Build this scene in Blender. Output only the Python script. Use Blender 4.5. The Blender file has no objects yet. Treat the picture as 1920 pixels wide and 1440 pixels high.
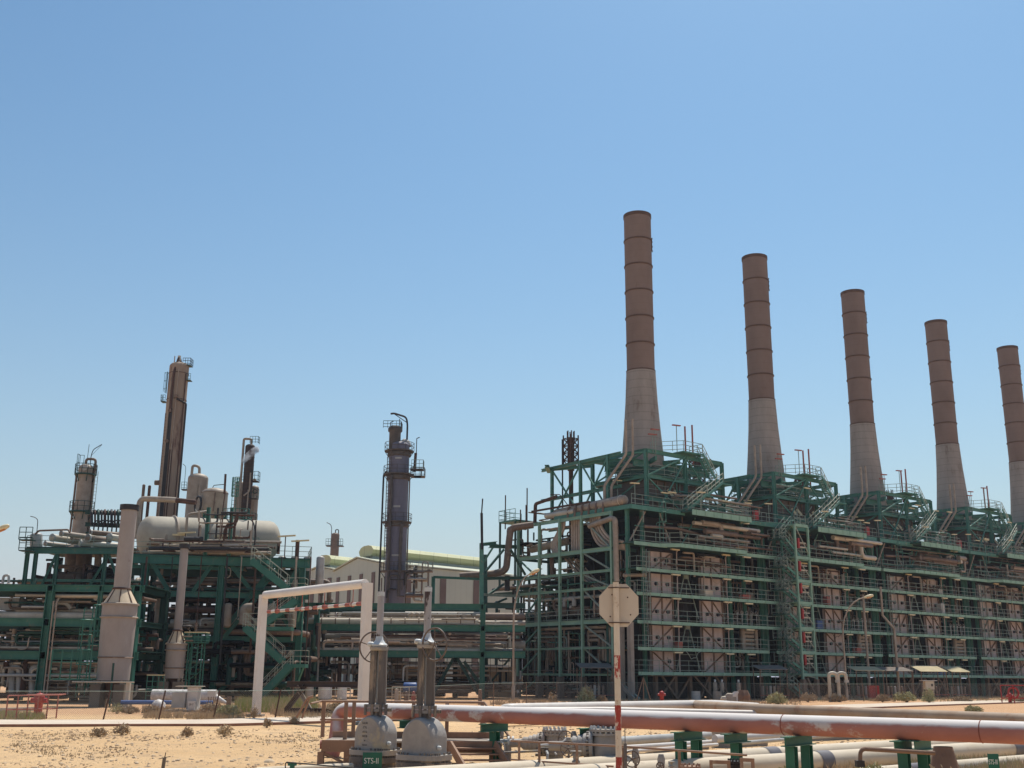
import bpy, math, random
from mathutils import Vector as V, Matrix
R = math.radians
S = bpy.context.scene
COL = S.collection
# ------------------------------------------------------------------ camera, sky, sun, exposure
F_PX, PITCH, ROLL, EYE = 2069.5, 0.2579, 0.0075, 2.3
cd = bpy.data.cameras.new('camera'); cam = bpy.data.objects.new('camera', cd); COL.objects.link(cam)
cd.sensor_width = 36.0; cd.lens = F_PX / 1920 * 36.0
cd.clip_start = 0.2; cd.clip_end = 6000
cam.location = (0, 0, EYE)
cam.rotation_euler = (Matrix.Rotation(math.pi/2 + PITCH, 3, 'X') @ Matrix.Rotation(ROLL, 3, 'Z')).to_euler()
S.camera = cam
SUN_EL, SUN_AZ = 64.0, 21.0          # azimuth clockwise from +Y (the view direction)
HZ_K, HZ_A, HZ_C, SKY_G, SKY_M = 0.18, 0.95, (3.95, 3.85, 4.8), 1.4, 0.34
w = bpy.data.worlds.new('World'); S.world = w; w.use_nodes = True
nt = w.node_tree; sky = nt.nodes.new('ShaderNodeTexSky'); sky.sky_type = 'NISHITA'; sky.sun_disc = False
sky.sun_elevation = R(SUN_EL); sky.sun_rotation = R(SUN_AZ); sky.altitude = 0
sky.air_density = 1.4; sky.dust_density = 1.0; sky.ozone_density = 3.0
bg = nt.nodes['Background']; bg.inputs[1].default_value = 0.15
# dusty desert air: the sky pales towards the horizon (world direction, the same from every position)
tc = nt.nodes.new('ShaderNodeTexCoord'); sx = nt.nodes.new('ShaderNodeSeparateXYZ'); nt.links.new(tc.outputs['Generated'], sx.inputs[0])
ab = nt.nodes.new('ShaderNodeMath'); ab.operation = 'MAXIMUM'; ab.inputs[1].default_value = 0.0; nt.links.new(sx.outputs[2], ab.inputs[0])
m1 = nt.nodes.new('ShaderNodeMath'); m1.operation = 'MULTIPLY'; m1.inputs[1].default_value = -1/HZ_K; nt.links.new(ab.outputs[0], m1.inputs[0])
m2 = nt.nodes.new('ShaderNodeMath'); m2.operation = 'EXPONENT'; nt.links.new(m1.outputs[0], m2.inputs[0])
m3 = nt.nodes.new('ShaderNodeMath'); m3.operation = 'MULTIPLY'; m3.inputs[1].default_value = HZ_A; nt.links.new(m2.outputs[0], m3.inputs[0])
hx = nt.nodes.new('ShaderNodeMix'); hx.data_type = 'RGBA'; nt.links.new(m3.outputs[0], hx.inputs[0])
gm = nt.nodes.new('ShaderNodeGamma'); gm.inputs[1].default_value = SKY_G; nt.links.new(sky.outputs[0], gm.inputs[0])
sc_ = nt.nodes.new('ShaderNodeMix'); sc_.data_type = 'RGBA'; sc_.blend_type = 'MULTIPLY'; sc_.inputs[0].default_value = 1
sc_.inputs[7].default_value = (SKY_M*.90, SKY_M*1.10, SKY_M*1.02, 1); nt.links.new(gm.outputs[0], sc_.inputs[6])
nt.links.new(sc_.outputs[2], hx.inputs[6]); hx.inputs[7].default_value = (*HZ_C, 1); nt.links.new(hx.outputs[2], bg.inputs[0])
sl = bpy.data.lights.new('sun', 'SUN'); sun = bpy.data.objects.new('sun', sl); COL.objects.link(sun)
sl.energy = 5.0; sl.angle = R(0.5); sl.color = (1.0, 0.93, 0.82)
sd = V((math.sin(R(SUN_AZ))*math.cos(R(SUN_EL)), math.cos(R(SUN_AZ))*math.cos(R(SUN_EL)), math.sin(R(SUN_EL))))
sun.rotation_euler = sd.to_track_quat('Z', 'Y').to_euler(); sun.location = (60, 40, 90)
S.view_settings.view_transform = 'Standard'; S.view_settings.look = 'None'
S.view_settings.exposure = 0.0; S.view_settings.gamma = 1.0
try: S.cycles.max_bounces = 5; S.cycles.diffuse_bounces = 3; S.cycles.use_denoising = True
except Exception: pass
rnd = random.Random(7)

# ------------------------------------------------------------------ point on a pixel's ray (photo pixels) at a real depth
def _ray(px, py):
    x = (px-960)/F_PX; u = (720-py)/F_PX; c, s = math.cos(ROLL), math.sin(ROLL)
    x, u = x*c-u*s, x*s+u*c
    c, s = math.cos(PITCH), math.sin(PITCH)
    return V((x, c-u*s, s+u*c))
def at(px, py, Y):
    r = _ray(px, py); k = Y/r.y
    return V((r.x*k, Y, r.z*k+EYE))
def gnd(px, py, z=0.0):
    r = _ray(px, py); k = (z-EYE)/r.z
    return V((r.x*k, r.y*k, z))

# ------------------------------------------------------------------ materials
MATS = {}
def mat(name, c1, c2=None, scale=1.0, rough=0.6, metal=0.0, mix=(0.35, 0.65), c3=None, s3=6.0, t3=(0.62, 0.7),
        zs=1.0, bump=0.0, bscale=20.0, spec=0.4, lines=None, alpha=None):
    """c1/c2 mixed by a large noise, c3 = patches (rust, chips, dirt); zs<1 stretches the noise vertically (streaks)"""
    m = bpy.data.materials.new(name); m.use_nodes = True; N = m.node_tree.nodes; L = m.node_tree.links
    b = N['Principled BSDF']; b.inputs['Roughness'].default_value = rough; b.inputs['Metallic'].default_value = metal
    b.inputs['Specular IOR Level'].default_value = spec
    geo = N.new('ShaderNodeNewGeometry')
    mp = N.new('ShaderNodeMapping'); mp.inputs['Scale'].default_value = (1, 1, zs); L.new(geo.outputs['Position'], mp.inputs[0])
    def col(c): return (c[0], c[1], c[2], 1)
    out = None
    if c2 is None: c2 = tuple(x*0.72 for x in c1)
    n = N.new('ShaderNodeTexNoise'); n.inputs['Scale'].default_value = scale; n.inputs['Detail'].default_value = 6
    n.inputs['Roughness'].default_value = 0.65
    L.new(mp.outputs[0], n.inputs['Vector'])
    r = N.new('ShaderNodeValToRGB'); r.color_ramp.elements[0].position = mix[0]; r.color_ramp.elements[1].position = mix[1]
    r.color_ramp.elements[0].color = col(c1); r.color_ramp.elements[1].color = col(c2)
    L.new(n.outputs[0], r.inputs[0]); out = r.outputs[0]
    if c3 is not None:
        n2 = N.new('ShaderNodeTexNoise'); n2.inputs['Scale'].default_value = s3; n2.inputs['Detail'].default_value = 8
        n2.inputs['Roughness'].default_value = 0.7
        L.new(mp.outputs[0], n2.inputs['Vector'])
        r2 = N.new('ShaderNodeValToRGB'); r2.color_ramp.elements[0].position = t3[0]; r2.color_ramp.elements[1].position = t3[1]
        r2.color_ramp.elements[0].color = (0, 0, 0, 1); r2.color_ramp.elements[1].color = (1, 1, 1, 1)
        L.new(n2.outputs[0], r2.inputs[0])
        mx = N.new('ShaderNodeMix'); mx.data_type = 'RGBA'
        L.new(r2.outputs[0], mx.inputs[0]); L.new(out, mx.inputs[6]); mx.inputs[7].default_value = col(c3); out = mx.outputs[2]
    if lines is not None:                 # horizontal seams: (spacing, width, colour factor)
        sp = N.new('ShaderNodeSeparateXYZ'); L.new(geo.outputs['Position'], sp.inputs[0])
        a = N.new('ShaderNodeMath'); a.operation = 'DIVIDE'; a.inputs[1].default_value = lines[0]; L.new(sp.outputs['XYZ'.index(lines[3]) if len(lines) > 3 else 2], a.inputs[0])
        fr = N.new('ShaderNodeMath'); fr.operation = 'FRACT'; L.new(a.outputs[0], fr.inputs[0])
        lt = N.new('ShaderNodeMath'); lt.operation = 'LESS_THAN'; lt.inputs[1].default_value = lines[1]; L.new(fr.outputs[0], lt.inputs[0])
        k = N.new('ShaderNodeMath'); k.operation = 'MULTIPLY'; k.inputs[1].default_value = 1-lines[2]; L.new(lt.outputs[0], k.inputs[0])
        mx = N.new('ShaderNodeMix'); mx.data_type = 'RGBA'; L.new(k.outputs[0], mx.inputs[0]); L.new(out, mx.inputs[6])
        mx.inputs[7].default_value = (0.02, 0.015, 0.012, 1); out = mx.outputs[2]
    L.new(out, b.inputs['Base Color'])
    if bump:
        nb = N.new('ShaderNodeTexNoise'); nb.inputs['Scale'].default_value = bscale; nb.inputs['Detail'].default_value = 5
        L.new(geo.outputs['Position'], nb.inputs['Vector'])
        bp = N.new('ShaderNodeBump'); bp.inputs['Strength'].default_value = bump; bp.inputs['Distance'].default_value = 0.05
        L.new(nb.outputs[0], bp.inputs['Height']); L.new(bp.outputs[0], b.inputs['Normal'])
    if alpha is not None: b.inputs['Alpha'].default_value = alpha
    MATS[name] = m
    return m
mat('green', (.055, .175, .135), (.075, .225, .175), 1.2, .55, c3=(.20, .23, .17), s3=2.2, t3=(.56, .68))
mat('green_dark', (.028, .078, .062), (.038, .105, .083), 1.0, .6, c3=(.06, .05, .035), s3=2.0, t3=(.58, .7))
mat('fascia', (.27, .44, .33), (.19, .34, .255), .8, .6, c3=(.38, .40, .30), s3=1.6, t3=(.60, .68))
mat('rail', (.27, .32, .28), (.18, .24, .20), 2, .6)
mat('rail_light', (.42, .44, .36), (.28, .32, .26), 2, .6)
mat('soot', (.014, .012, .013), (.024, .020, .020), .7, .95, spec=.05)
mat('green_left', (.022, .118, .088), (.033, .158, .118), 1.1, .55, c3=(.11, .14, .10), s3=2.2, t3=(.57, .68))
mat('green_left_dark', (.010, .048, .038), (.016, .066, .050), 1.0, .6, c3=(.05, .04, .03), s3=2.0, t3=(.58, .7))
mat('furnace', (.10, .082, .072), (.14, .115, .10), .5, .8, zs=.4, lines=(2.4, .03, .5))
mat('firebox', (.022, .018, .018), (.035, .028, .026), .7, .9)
mat('insul_mid', (.50, .41, .33), (.38, .30, .235), 1.4, .55, c3=(.2, .14, .1), s3=2, t3=(.6, .72))
mat('tin', (.22, .19, .165), (.16, .135, .115), 1.5, .95, spec=.1)
mat('tin_yellow', (.50, .43, .28), (.40, .34, .22), 1.5, .95, spec=.1)
mat('panel', (.56, .46, .43), (.42, .34, .31), 1.1, .7, zs=.5, c3=(.16, .10, .07), s3=1.8, t3=(.62, .72))
mat('rustbrown', (.105, .052, .036), (.065, .034, .026), 1.5, .8)
mat('brown_leg', (.25, .17, .12), (.16, .11, .08), 1.2, .8)
mat('chim_brown', (.218, .160, .135), (.180, .128, .106), .35, .85, zs=.5, c3=(.11, .06, .045), s3=.8, t3=(.62, .85), lines=(.8, .05, .88), bump=.15)
mat('chim_ring', (.12, .07, .05), (.08, .05, .04), 1, .8)
mat('chim_concrete', (.34, .305, .275), (.255, .23, .205), .6, .9, zs=.3, c3=(.14, .09, .065), s3=.6, t3=(.58, .75), lines=(.95, .07, .75), bump=.2)
mat('insul', (.38, .315, .25), (.27, .215, .165), 1.2, .55, c3=(.10, .06, .04), s3=2.2, t3=(.62, .70))
mat('insul_brown', (.21, .145, .105), (.14, .09, .065), 1.2, .6, c3=(.33, .27, .2), s3=2.0, t3=(.60, .70))
mat('insul_pale', (.56, .50, .40), (.44, .38, .30), 1.0, .5, c3=(.2, .15, .1), s3=2.5, t3=(.66, .72))
mat('silver', (.46, .45, .42), (.34, .33, .31), 1.5, .45, c3=(.16, .12, .09), s3=2.0, t3=(.64, .72))
mat('lamp_yellow', (.70, .60, .36), (.60, .50, .30), 2, .5)
mat('red', (.42, .03, .03), (.30, .03, .025), 3, .5, c3=(.2, .08, .06), s3=5)
mat('red_faded', (.38, .11, .085), (.28, .08, .06), 3, .6)
mat('white', (.66, .62, .57), (.55, .50, .46), .8, .5, c3=(.38, .24, .16), s3=3.0, t3=(.68, .74))
mat('concrete', (.36, .31, .26), (.27, .23, .19), .8, .9, c3=(.16, .13, .1), s3=1.5, t3=(.6, .8), bump=.2)
mat('concrete_dark', (.20, .165, .13), (.14, .115, .09), .8, .9)
mat('blue_tarp', (.06, .12, .30), (.05, .09, .22), 3, .7)
mat('black', (.02, .018, .02), (.035, .03, .03), 2, .6)
mat('rust_column', (.36, .28, .21), (.25, .17, .12), .55, .8, zs=.25, c3=(.12, .06, .045), s3=.5, t3=(.56, .66))
mat('purple_tower', (.19, .175, .222), (.14, .13, .163), .5, .55, zs=.3, lines=(1.6, .02, .8))

# ------------------------------------------------------------------ mesh builder
class MB:
    def __init__(s): s.v = []; s.f = []; s.sm = []
    def add(s, vs, fs, smooth=False):
        o = len(s.v); s.v.extend(vs)
        for f in fs: s.f.append(tuple(i+o for i in f)); s.sm.append(smooth)
        return s
    def box(s, x0, x1, y0, y1, z0, z1):
        vs = [(x, y, z) for z in (z0, z1) for y in (y0, y1) for x in (x0, x1)]
        return s.add(vs, [(0, 2, 3, 1), (4, 5, 7, 6), (0, 1, 5, 4), (2, 6, 7, 3), (0, 4, 6, 2), (1, 3, 7, 5)])
    def frame(s, p, q, up=None):
        p = V(p); q = V(q); d = (q-p).normalized()
        u = V(up) if up else (V((0, 0, 1)) if abs(d.z) < .95 else V((0, 1, 0)))
        a = d.cross(u).normalized(); b = a.cross(d).normalized()
        return p, q, d, a, b
    def beam(s, p, q, w=.2, h=None, up=None):
        h = h or w; p, q, d, a, b = s.frame(p, q, up)
        vs = [tuple(e + a*(i*w/2) + b*(j*h/2)) for e in (p, q) for i, j in ((-1, -1), (1, -1), (1, 1), (-1, 1))]
        return s.add(vs, [(3, 2, 1, 0), (4, 5, 6, 7), (0, 1, 5, 4), (1, 2, 6, 5), (2, 3, 7, 6), (3, 0, 4, 7)])
    def hbeam(s, p, q, w=.3, h=None, t=.03, up=None):
        """H / I section: flanges above and below (along b), web between"""
        h = h or w; p, q, d, a, b = s.frame(p, q, up)
        for o in (-1, 1):
            s.beam(p + b*o*(h-t)/2, q + b*o*(h-t)/2, w, t, up=tuple(b))
        return s.beam(p, q, t, h-2*t, up=tuple(b))
    def tube(s, pts, r=.1, seg=8, cap=True, r2=None, closed=False):
        pts = [V(p) for p in pts]; n = len(pts); vs = []
        t0 = (pts[1]-pts[0]).normalized(); up = V((0, 0, 1)) if abs(t0.z) < .9 else V((1, 0, 0))
        a = t0.cross(up).normalized(); 
        for i, p in enumerate(pts):
            if closed: t = (pts[(i+1) % n]-pts[i-1]).normalized()
            elif i == 0: t = (pts[1]-p).normalized()
            elif i == n-1: t = (p-pts[-2]).normalized()
            else: t = ((pts[i+1]-p).normalized()+(p-pts[i-1]).normalized()).normalized()
            a = (a-t*a.dot(t)).normalized(); b = t.cross(a)
            rr = r if r2 is None else r+(r2-r)*i/(n-1)
            for k in range(seg):
                an = 2*math.pi*k/seg; vs.append(tuple(p+a*(rr*math.cos(an))+b*(rr*math.sin(an))))
        fs = []
        m = n if closed else n-1
        for i in range(m):
            j = (i+1) % n
            for k in range(seg):
                l = (k+1) % seg; fs.append((i*seg+k, i*seg+l, j*seg+l, j*seg+k))
        s.add(vs, fs, True)
        if cap and not closed:
            o = len(s.v)-len(vs)
            s.f.append(tuple(o+k for k in reversed(range(seg)))); s.sm.append(False)
            s.f.append(tuple(o+(n-1)*seg+k for k in range(seg))); s.sm.append(False)
        return s
    def lathe(s, prof, c=(0, 0, 0), seg=24, axis=(0, 0, 1), a0=0, a1=2*math.pi, smooth=True):
        c = V(c); z = V(axis).normalized(); x = z.cross(V((0, 1, 0)) if abs(z.y) < .9 else V((1, 0, 0))).normalized(); y = z.cross(x)
        vs = []; full = abs(a1-a0-2*math.pi) < 1e-6; m = seg if full else seg+1
        for r, h in prof:
            for k in range(m):
                an = a0+(a1-a0)*k/seg; vs.append(tuple(c+z*h+x*(r*math.cos(an))+y*(r*math.sin(an))))
        fs = []
        for i in range(len(prof)-1):
            for k in range(seg):
                l = (k+1) % m if full else k+1
                fs.append((i*m+k, i*m+l, (i+1)*m+l, (i+1)*m+k))
        return s.add(vs, fs, smooth)
    def dome(s, c, r, h, axis=(0, 0, 1), seg=20, n=5):
        return s.lathe([(max(r*math.cos(math.pi/2*i/n), .001), h*math.sin(math.pi/2*i/n)) for i in range(n+1)], c, seg, axis)
    def vessel(s, p, q, r, hr=.5, seg=24):
        p = V(p); q = V(q); d = (q-p); L = d.length; d.normalize(); n = 5
        pr = [(max(r*math.sin(math.pi/2*i/n), .001), -hr*r*math.cos(math.pi/2*i/n)) for i in range(n+1)]
        pr += [(r, L)] + [(max(r*math.cos(math.pi/2*i/n), .001), L+hr*r*math.sin(math.pi/2*i/n)) for i in range(1, n+1)]
        return s.lathe(pr, p, seg, tuple(d))
    def ring(s, c, R_, r, axis=(0, 0, 1), seg=24, ts=6):
        z = V(axis).normalized(); x = z.cross(V((0, 1, 0)) if abs(z.y) < .9 else V((1, 0, 0))).normalized(); y = z.cross(x); c = V(c)
        return s.tube([c+x*(R_*math.cos(2*math.pi*k/seg))+y*(R_*math.sin(2*math.pi*k/seg)) for k in range(seg)], r, ts, closed=True)
    def poly(s, pts, d):                       # flat outline extruded by vector d
        d = V(d); n = len(pts); P = [V(p) for p in pts]
        vs = [tuple(p) for p in P]+[tuple(p+d) for p in P]
        fs = [tuple(range(n)), tuple(reversed(range(n, 2*n)))]+[(i, n+i, n+(i+1) % n, (i+1) % n) for i in range(n)]
        return s.add(vs, fs)
    def rail(s, pts, h=1.1, step=1.5, r=.028, n=3, closed=False):
        """guard rail along a polyline: posts + n horizontal rails"""
        pts = [V(p) for p in pts]
        segs = list(zip(pts, pts[1:]))+([(pts[-1], pts[0])] if closed else [])
        for p, q in segs:
            L = (q-p).length; k = max(1, int(round(L/step)))
            for i in range(k+1):
                e = p.lerp(q, i/k); s.beam(e, e+V((0, 0, h)), r*1.5)
            for j in range(n):
                z = h*(1-j*.42) if n == 3 else h*(n-j)/n
                s.beam(p+V((0, 0, z)), q+V((0, 0, z)), r*1.7)
        return s
    def ladder(s, p, h, w=.45, dirn=(1, 0, 0), cage=True, out=(0, -1, 0), r=.03):
        p = V(p); d = V(dirn)*w/2; o = V(out)
        s.beam(p-d, p-d+V((0, 0, h)), r*1.6); s.beam(p+d, p+d+V((0, 0, h)), r*1.6)
        for i in range(int(h/.4)): s.beam(p-d+V((0, 0, .3+i*.4)), p+d+V((0, 0, .3+i*.4)), r)
        if cage and h > 3:
            hoops = [2.2+i*1.0 for i in range(int((h-2.2)/1.0)+1)]
            def hp(z): return [p+V((0, 0, z))+d*1.3*math.cos(a)+o*(.7*math.sin(a)) for a in [math.pi*k/6 for k in range(7)]]
            for z in hoops: s.tube(hp(z), r, 4, cap=False)
            for k in (1, 3, 5): s.beam(hp(2.2)[k], hp(hoops[-1])[k], r)
        return s
    def stair(s, p, q, w=.8, side=None, n=None):
        """flight from p (bottom) to q (top): stringers and treads"""
        p = V(p); q = V(q); hd = V((q.x-p.x, q.y-p.y, 0)).normalized(); sd_ = V((-hd.y, hd.x, 0))*w/2
        for o in (-1, 1): s.beam(p+sd_*o, q+sd_*o, .06, .28)
        n = n or max(3, int(abs(q.z-p.z)/.24))
        for i in range(1, n):
            e = p.lerp(q, i/n); s.beam(e-sd_, e+sd_, .26, .04, up=(0, 0, 1))
        return s
    def stair_rail(s, p, q, w=.8, h=1.0, r=.03):
        p = V(p); q = V(q); hd = V((q.x-p.x, q.y-p.y, 0)).normalized(); sd_ = V((-hd.y, hd.x, 0))*w/2
        for o in (-1, 1):
            for k in (h, h*.5): s.beam(p+sd_*o+V((0, 0, k)), q+sd_*o+V((0, 0, k)), r*1.6)
            for i in range(5):
                e = p.lerp(q, i/4)+sd_*o; s.beam(e, e+V((0, 0, h)), r*1.5)
        return s
    def build(s, name, m, parent=None, loc=None, label=None):
        me = bpy.data.meshes.new(name); me.from_pydata([tuple(v) for v in s.v], [], s.f); me.update()
        me.polygons.foreach_set('use_smooth', s.sm)
        if any(s.sm) and len(s.f) < 6000: me.set_sharp_from_angle(angle=R(55))
        o = bpy.data.objects.new(name, me); COL.objects.link(o)
        me.materials.append(MATS[m] if isinstance(m, str) else m)
        if parent is not None: o.parent = parent
        if loc is not None: o.location = loc
        if label: o['label'] = label
        return o
def fil(pts, r=.5, n=4):
    """round the corners of a polyline (pipe elbows)"""
    pts = [V(p) for p in pts]; out = [pts[0]]
    for i in range(1, len(pts)-1):
        a, b, c = pts[i-1], pts[i], pts[i+1]; d1 = (a-b); d2 = (c-b)
        k = min(r, d1.length*.45, d2.length*.45); p = b+d1.normalized()*k; q = b+d2.normalized()*k
        for j in range(n+1):
            t = j/n; out.append(p*(1-t)**2+b*(2*t*(1-t))+q*t*t)
    return out+[pts[-1]]
def tag(o, label=None, cat=None, group=None, kind=None):
    if label: o['label'] = label
    if cat: o['category'] = cat
    if group: o['group'] = group
    if kind: o['kind'] = kind
    return o
def thing(name, label, cat, loc=(0, 0, 0), rz=0, group=None):
    o = bpy.data.objects.new(name, None); COL.objects.link(o); o.empty_display_size = .3
    o.location = loc; o.rotation_euler = (0, 0, rz)
    return tag(o, label, cat, group)
def kids(o): return [c for c in KID.get(o.name, [])]
def dup(root, loc=None, rz=None, label=None):
    """copy of a thing with copies of its parts and sub-parts (shared mesh data)"""
    def cp(o, par):
        c = o.copy(); COL.objects.link(c); c.parent = par
        for ch in list(o.children): cp(ch, c)
        return c
    r = cp(root, None)
    if loc is not None: r.location = loc
    if rz is not None: r.rotation_euler = (0, 0, rz)
    if label: r['label'] = label
    return r
def clutter(parent, box, n, rs=(.06, .2), mats=('insul', 'insul_brown', 'silver'), seed=1, name='pipe', vert=.45, bend=.3):
    """n orthogonal pipe runs with elbows inside a box, each a mesh of its own"""
    g = random.Random(seed); x0, x1, y0, y1, z0, z1 = box
    for i in range(n):
        r = g.uniform(*rs); p = V((g.uniform(x0, x1), g.uniform(y0, y1), g.uniform(z0, z1)))
        pts = [p]; ax = g.choice([2]) if g.random() < vert else 0
        for k in range(g.randint(1, 4)):
            q = pts[-1].copy()
            if ax == 0: q.x = g.uniform(x0, x1)
            elif ax == 2: q.z = g.uniform(z0, z1)
            else: q.y = g.uniform(y0, y1)
            if (q-pts[-1]).length > r*5: pts.append(q)
            ax = g.choice([a for a in (0, 1, 2) if a != ax])
        if len(pts) < 2: continue
        m = MB(); m.tube(fil(pts, bend+r, 3), r, 7)
        m.build(name, g.choice(mats), parent)
# ------------------------------------------------------------------ ground, road
def sand_material():
    m = bpy.data.materials.new('sand'); m.use_nodes = True; N = m.node_tree.nodes; L = m.node_tree.links
    b = N['Principled BSDF']; b.inputs['Roughness'].default_value = .95; b.inputs['Specular IOR Level'].default_value = .15
    geo = N.new('ShaderNodeNewGeometry')
    def noise(sc, det=6, ro=.6):
        n = N.new('ShaderNodeTexNoise'); n.inputs['Scale'].default_value = sc; n.inputs['Detail'].default_value = det
        n.inputs['Roughness'].default_value = ro; L.new(geo.outputs['Position'], n.inputs['Vector']); return n.outputs[0]
    def ramp(f, a, b_, ca, cb):
        r = N.new('ShaderNodeValToRGB'); e = r.color_ramp.elements; e[0].position = a; e[1].position = b_
        e[0].color = (*ca, 1); e[1].color = (*cb, 1); L.new(f, r.inputs[0]); return r.outputs[0]
    def mixc(f, a, b_):
        x = N.new('ShaderNodeMix'); x.data_type = 'RGBA'; L.new(f, x.inputs[0]); L.new(a, x.inputs[6])
        if isinstance(b_, tuple): x.inputs[7].default_value = (*b_, 1)
        else: L.new(b_, x.inputs[7])
        return x.outputs[2]
    base = ramp(noise(.12), .35, .65, (.61, .40, .21), (.71, .485, .27))
    c = mixc(ramp(noise(.9, 8), .48, .70, (0, 0, 0), (.8, .8, .8)), base, (.50, .345, .21))
    c = mixc(ramp(noise(3.5, 8, .75), .56, .68, (0, 0, 0), (.85, .85, .85)), c, (.36, .235, .14))
    c = mixc(ramp(noise(14, 6, .8), .60, .68, (0, 0, 0), (.9, .9, .9)), c, (.16, .10, .065))
    c = mixc(ramp(noise(9, 4, .7), .64, .70, (0, 0, 0), (.7, .7, .7)), c, (.72, .60, .45))
    # redder earth beyond the road (a different soil, lies where it lies)
    sp = N.new('ShaderNodeSeparateXYZ'); L.new(geo.outputs['Position'], sp.inputs[0])
    mr = N.new('ShaderNodeMapRange'); mr.inputs[1].default_value = 60; mr.inputs[2].default_value = 66; mr.inputs[4].default_value = .6
    L.new(sp.outputs[1], mr.inputs[0]); c = mixc(mr.outputs[0], c, (.46, .25, .145))
    L.new(c, b.inputs['Base Color'])
    bp = N.new('ShaderNodeBump'); bp.inputs['Strength'].default_value = .9; bp.inputs['Distance'].default_value = .12
    L.new(noise(5, 8, .75), bp.inputs['Height']); L.new(bp.outputs[0], b.inputs['Normal'])
    return m
MATS['sand'] = sand_material()
from mathutils import noise as _nz
def gh(x, y):
    """ground height: nearly level, with low bumps in front"""
    a = max(0, min(1, (58-y)/20))
    return (.10*_nz.noise(V((x*.13, y*.13, 0)))+.05*_nz.noise(V((x*.5, y*.5, 3))))*a
g = MB(); NX, NY = 150, 130
xs = [-90+180*i/NX for i in range(NX+1)]; ys = [14+86*i/NY for i in range(NY+1)]
vs = [(x, y, gh(x, y)) for y in ys for x in xs]; n1 = NX+1
g.add(vs, [(j*n1+i, j*n1+i+1, (j+1)*n1+i+1, (j+1)*n1+i) for j in range(NY) for i in range(NX)], True)
BIG = 3000
o = len(g.v); X0, X1, Y0, Y1 = -90, 90, 14, 100
g.add([(-BIG, -200, 0), (BIG, -200, 0), (BIG, Y0, 0), (-BIG, Y0, 0), (-BIG, Y1, 0), (BIG, Y1, 0), (BIG, BIG, 0), (-BIG, BIG, 0),
       (X0, Y0, 0), (X1, Y0, 0), (X0, Y1, 0), (X1, Y1, 0)],
      [(0, 1, 2, 9, 8, 3), (3, 8, 10, 4), (9, 2, 5, 11), (4, 10, 11, 5, 6, 7)])
gr = g.build('ground', 'sand'); tag(gr, kind='structure')
mat('road', (.60, .51, .41), (.52, .43, .34), .5, .95, c3=(.32, .23, .16), s3=1.3, t3=(.6, .8), bump=.25, bscale=30)
mat('road_edge', (.22, .10, .07), (.30, .16, .10), 2, .9)
RD = [gnd(-60, 1357), gnd(0, 1358), gnd(400, 1357), gnd(640, 1350), gnd(1000, 1341), gnd(1400, 1333), gnd(1650, 1324), gnd(1900, 1316), gnd(2100, 1310)]
def ribbon(pts, wd, z, thick, name, m):
    b = MB(); P = []
    for i, p in enumerate(pts):
        t = (pts[min(i+1, len(pts)-1)]-pts[max(i-1, 0)]).normalized(); nrm = V((-t.y, t.x, 0))
        P.append((p-nrm*wd/2, p+nrm*wd/2))
    vs = []
    for a, c in P: vs += [(a.x, a.y, z), (c.x, c.y, z), (a.x, a.y, z-thick), (c.x, c.y, z-thick)]
    fs = []
    for i in range(len(P)-1):
        k = i*4; fs += [(k, k+4, k+5, k+1), (k, k+2, k+6, k+4), (k+1, k+5, k+7, k+3)]
    return tag(b.add(vs, fs).build(name, m), kind='structure')
RD = [RD[0]+V((-60, -3, 0))]+RD
ribbon([V((p.x, p.y, 0)) for p in RD], 5.2, .10, .25, 'road', 'road')
_pts = [V((p.x, p.y, 0)) for p in RD]
_off = []
for i, p in enumerate(_pts):
    t = (_pts[min(i+1, len(_pts)-1)]-_pts[max(i-1, 0)]).normalized(); _off.append(p+V((t.y, -t.x, 0))*2.72)
ribbon(_off, .22, .112, .2, 'road_edge', 'road_edge')
# ------------------------------------------------------------------ right: five furnace units with chimneys
FA = V((.7846, .62, 0)).normalized(); FB = V((-FA.y, FA.x, 0)); FC = V((12.0, 110.0, 0)); FROT = math.atan2(FA.y, FA.x)
STEP = 21.07
def fw(u, b, z=0): return FC+FA*u+FB*b+V((0, 0, z))
ORD = ['nearest and tallest looking', 'second', 'third', 'fourth', 'farthest']
NTH = ['first', 'second', 'third', 'fourth', 'fifth']
# ---- chimney
ch = thing('chimney', 'tall brown chimney nearest the camera, leftmost of the row of five', 'chimney', fw(8.2, 6.3), FROT, 'row of brown chimneys over the furnaces')
prof = [(2.75, 19.0), (2.55, 22), (2.28, 26), (2.02, 29), (1.80, 32), (1.64, 35.5)]
MB().lathe(prof, seg=40).build('cone', 'chim_concrete', ch)
MB().lathe([(1.57, 35.5), (1.57, 54.3), (1.40, 54.3), (1.40, 50)], seg=40).build('shaft', 'chim_brown', ch)
for i in range(6):
    z = 35.5+3.14*i; MB().lathe([(1.56, z-.10), (1.66, z-.08), (1.66, z+.05), (1.56, z+.07)], seg=40).build('ring', 'chim_ring', ch)
MB().lathe([(1.41, 54.05), (1.63, 54.05), (1.63, 54.45), (1.38, 54.45), (1.38, 54.05)], seg=40).build('rim', 'chim_ring', ch)
m = MB()
for a in (-52, -47, -42):
    p = V((math.cos(R(a))*1.60, math.sin(R(a))*1.60, 50.0))
    m.beam(p, p+V((0, 0, 1.5)), .08)
for z in (49.95, 50.5, 51.1, 51.5):
    m.tube([V((math.cos(R(a))*1.66, math.sin(R(a))*1.66, z)) for a in range(-54, -37, 4)], .05, 5)
m.build('inspection_port', 'chim_ring', ch)
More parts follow.
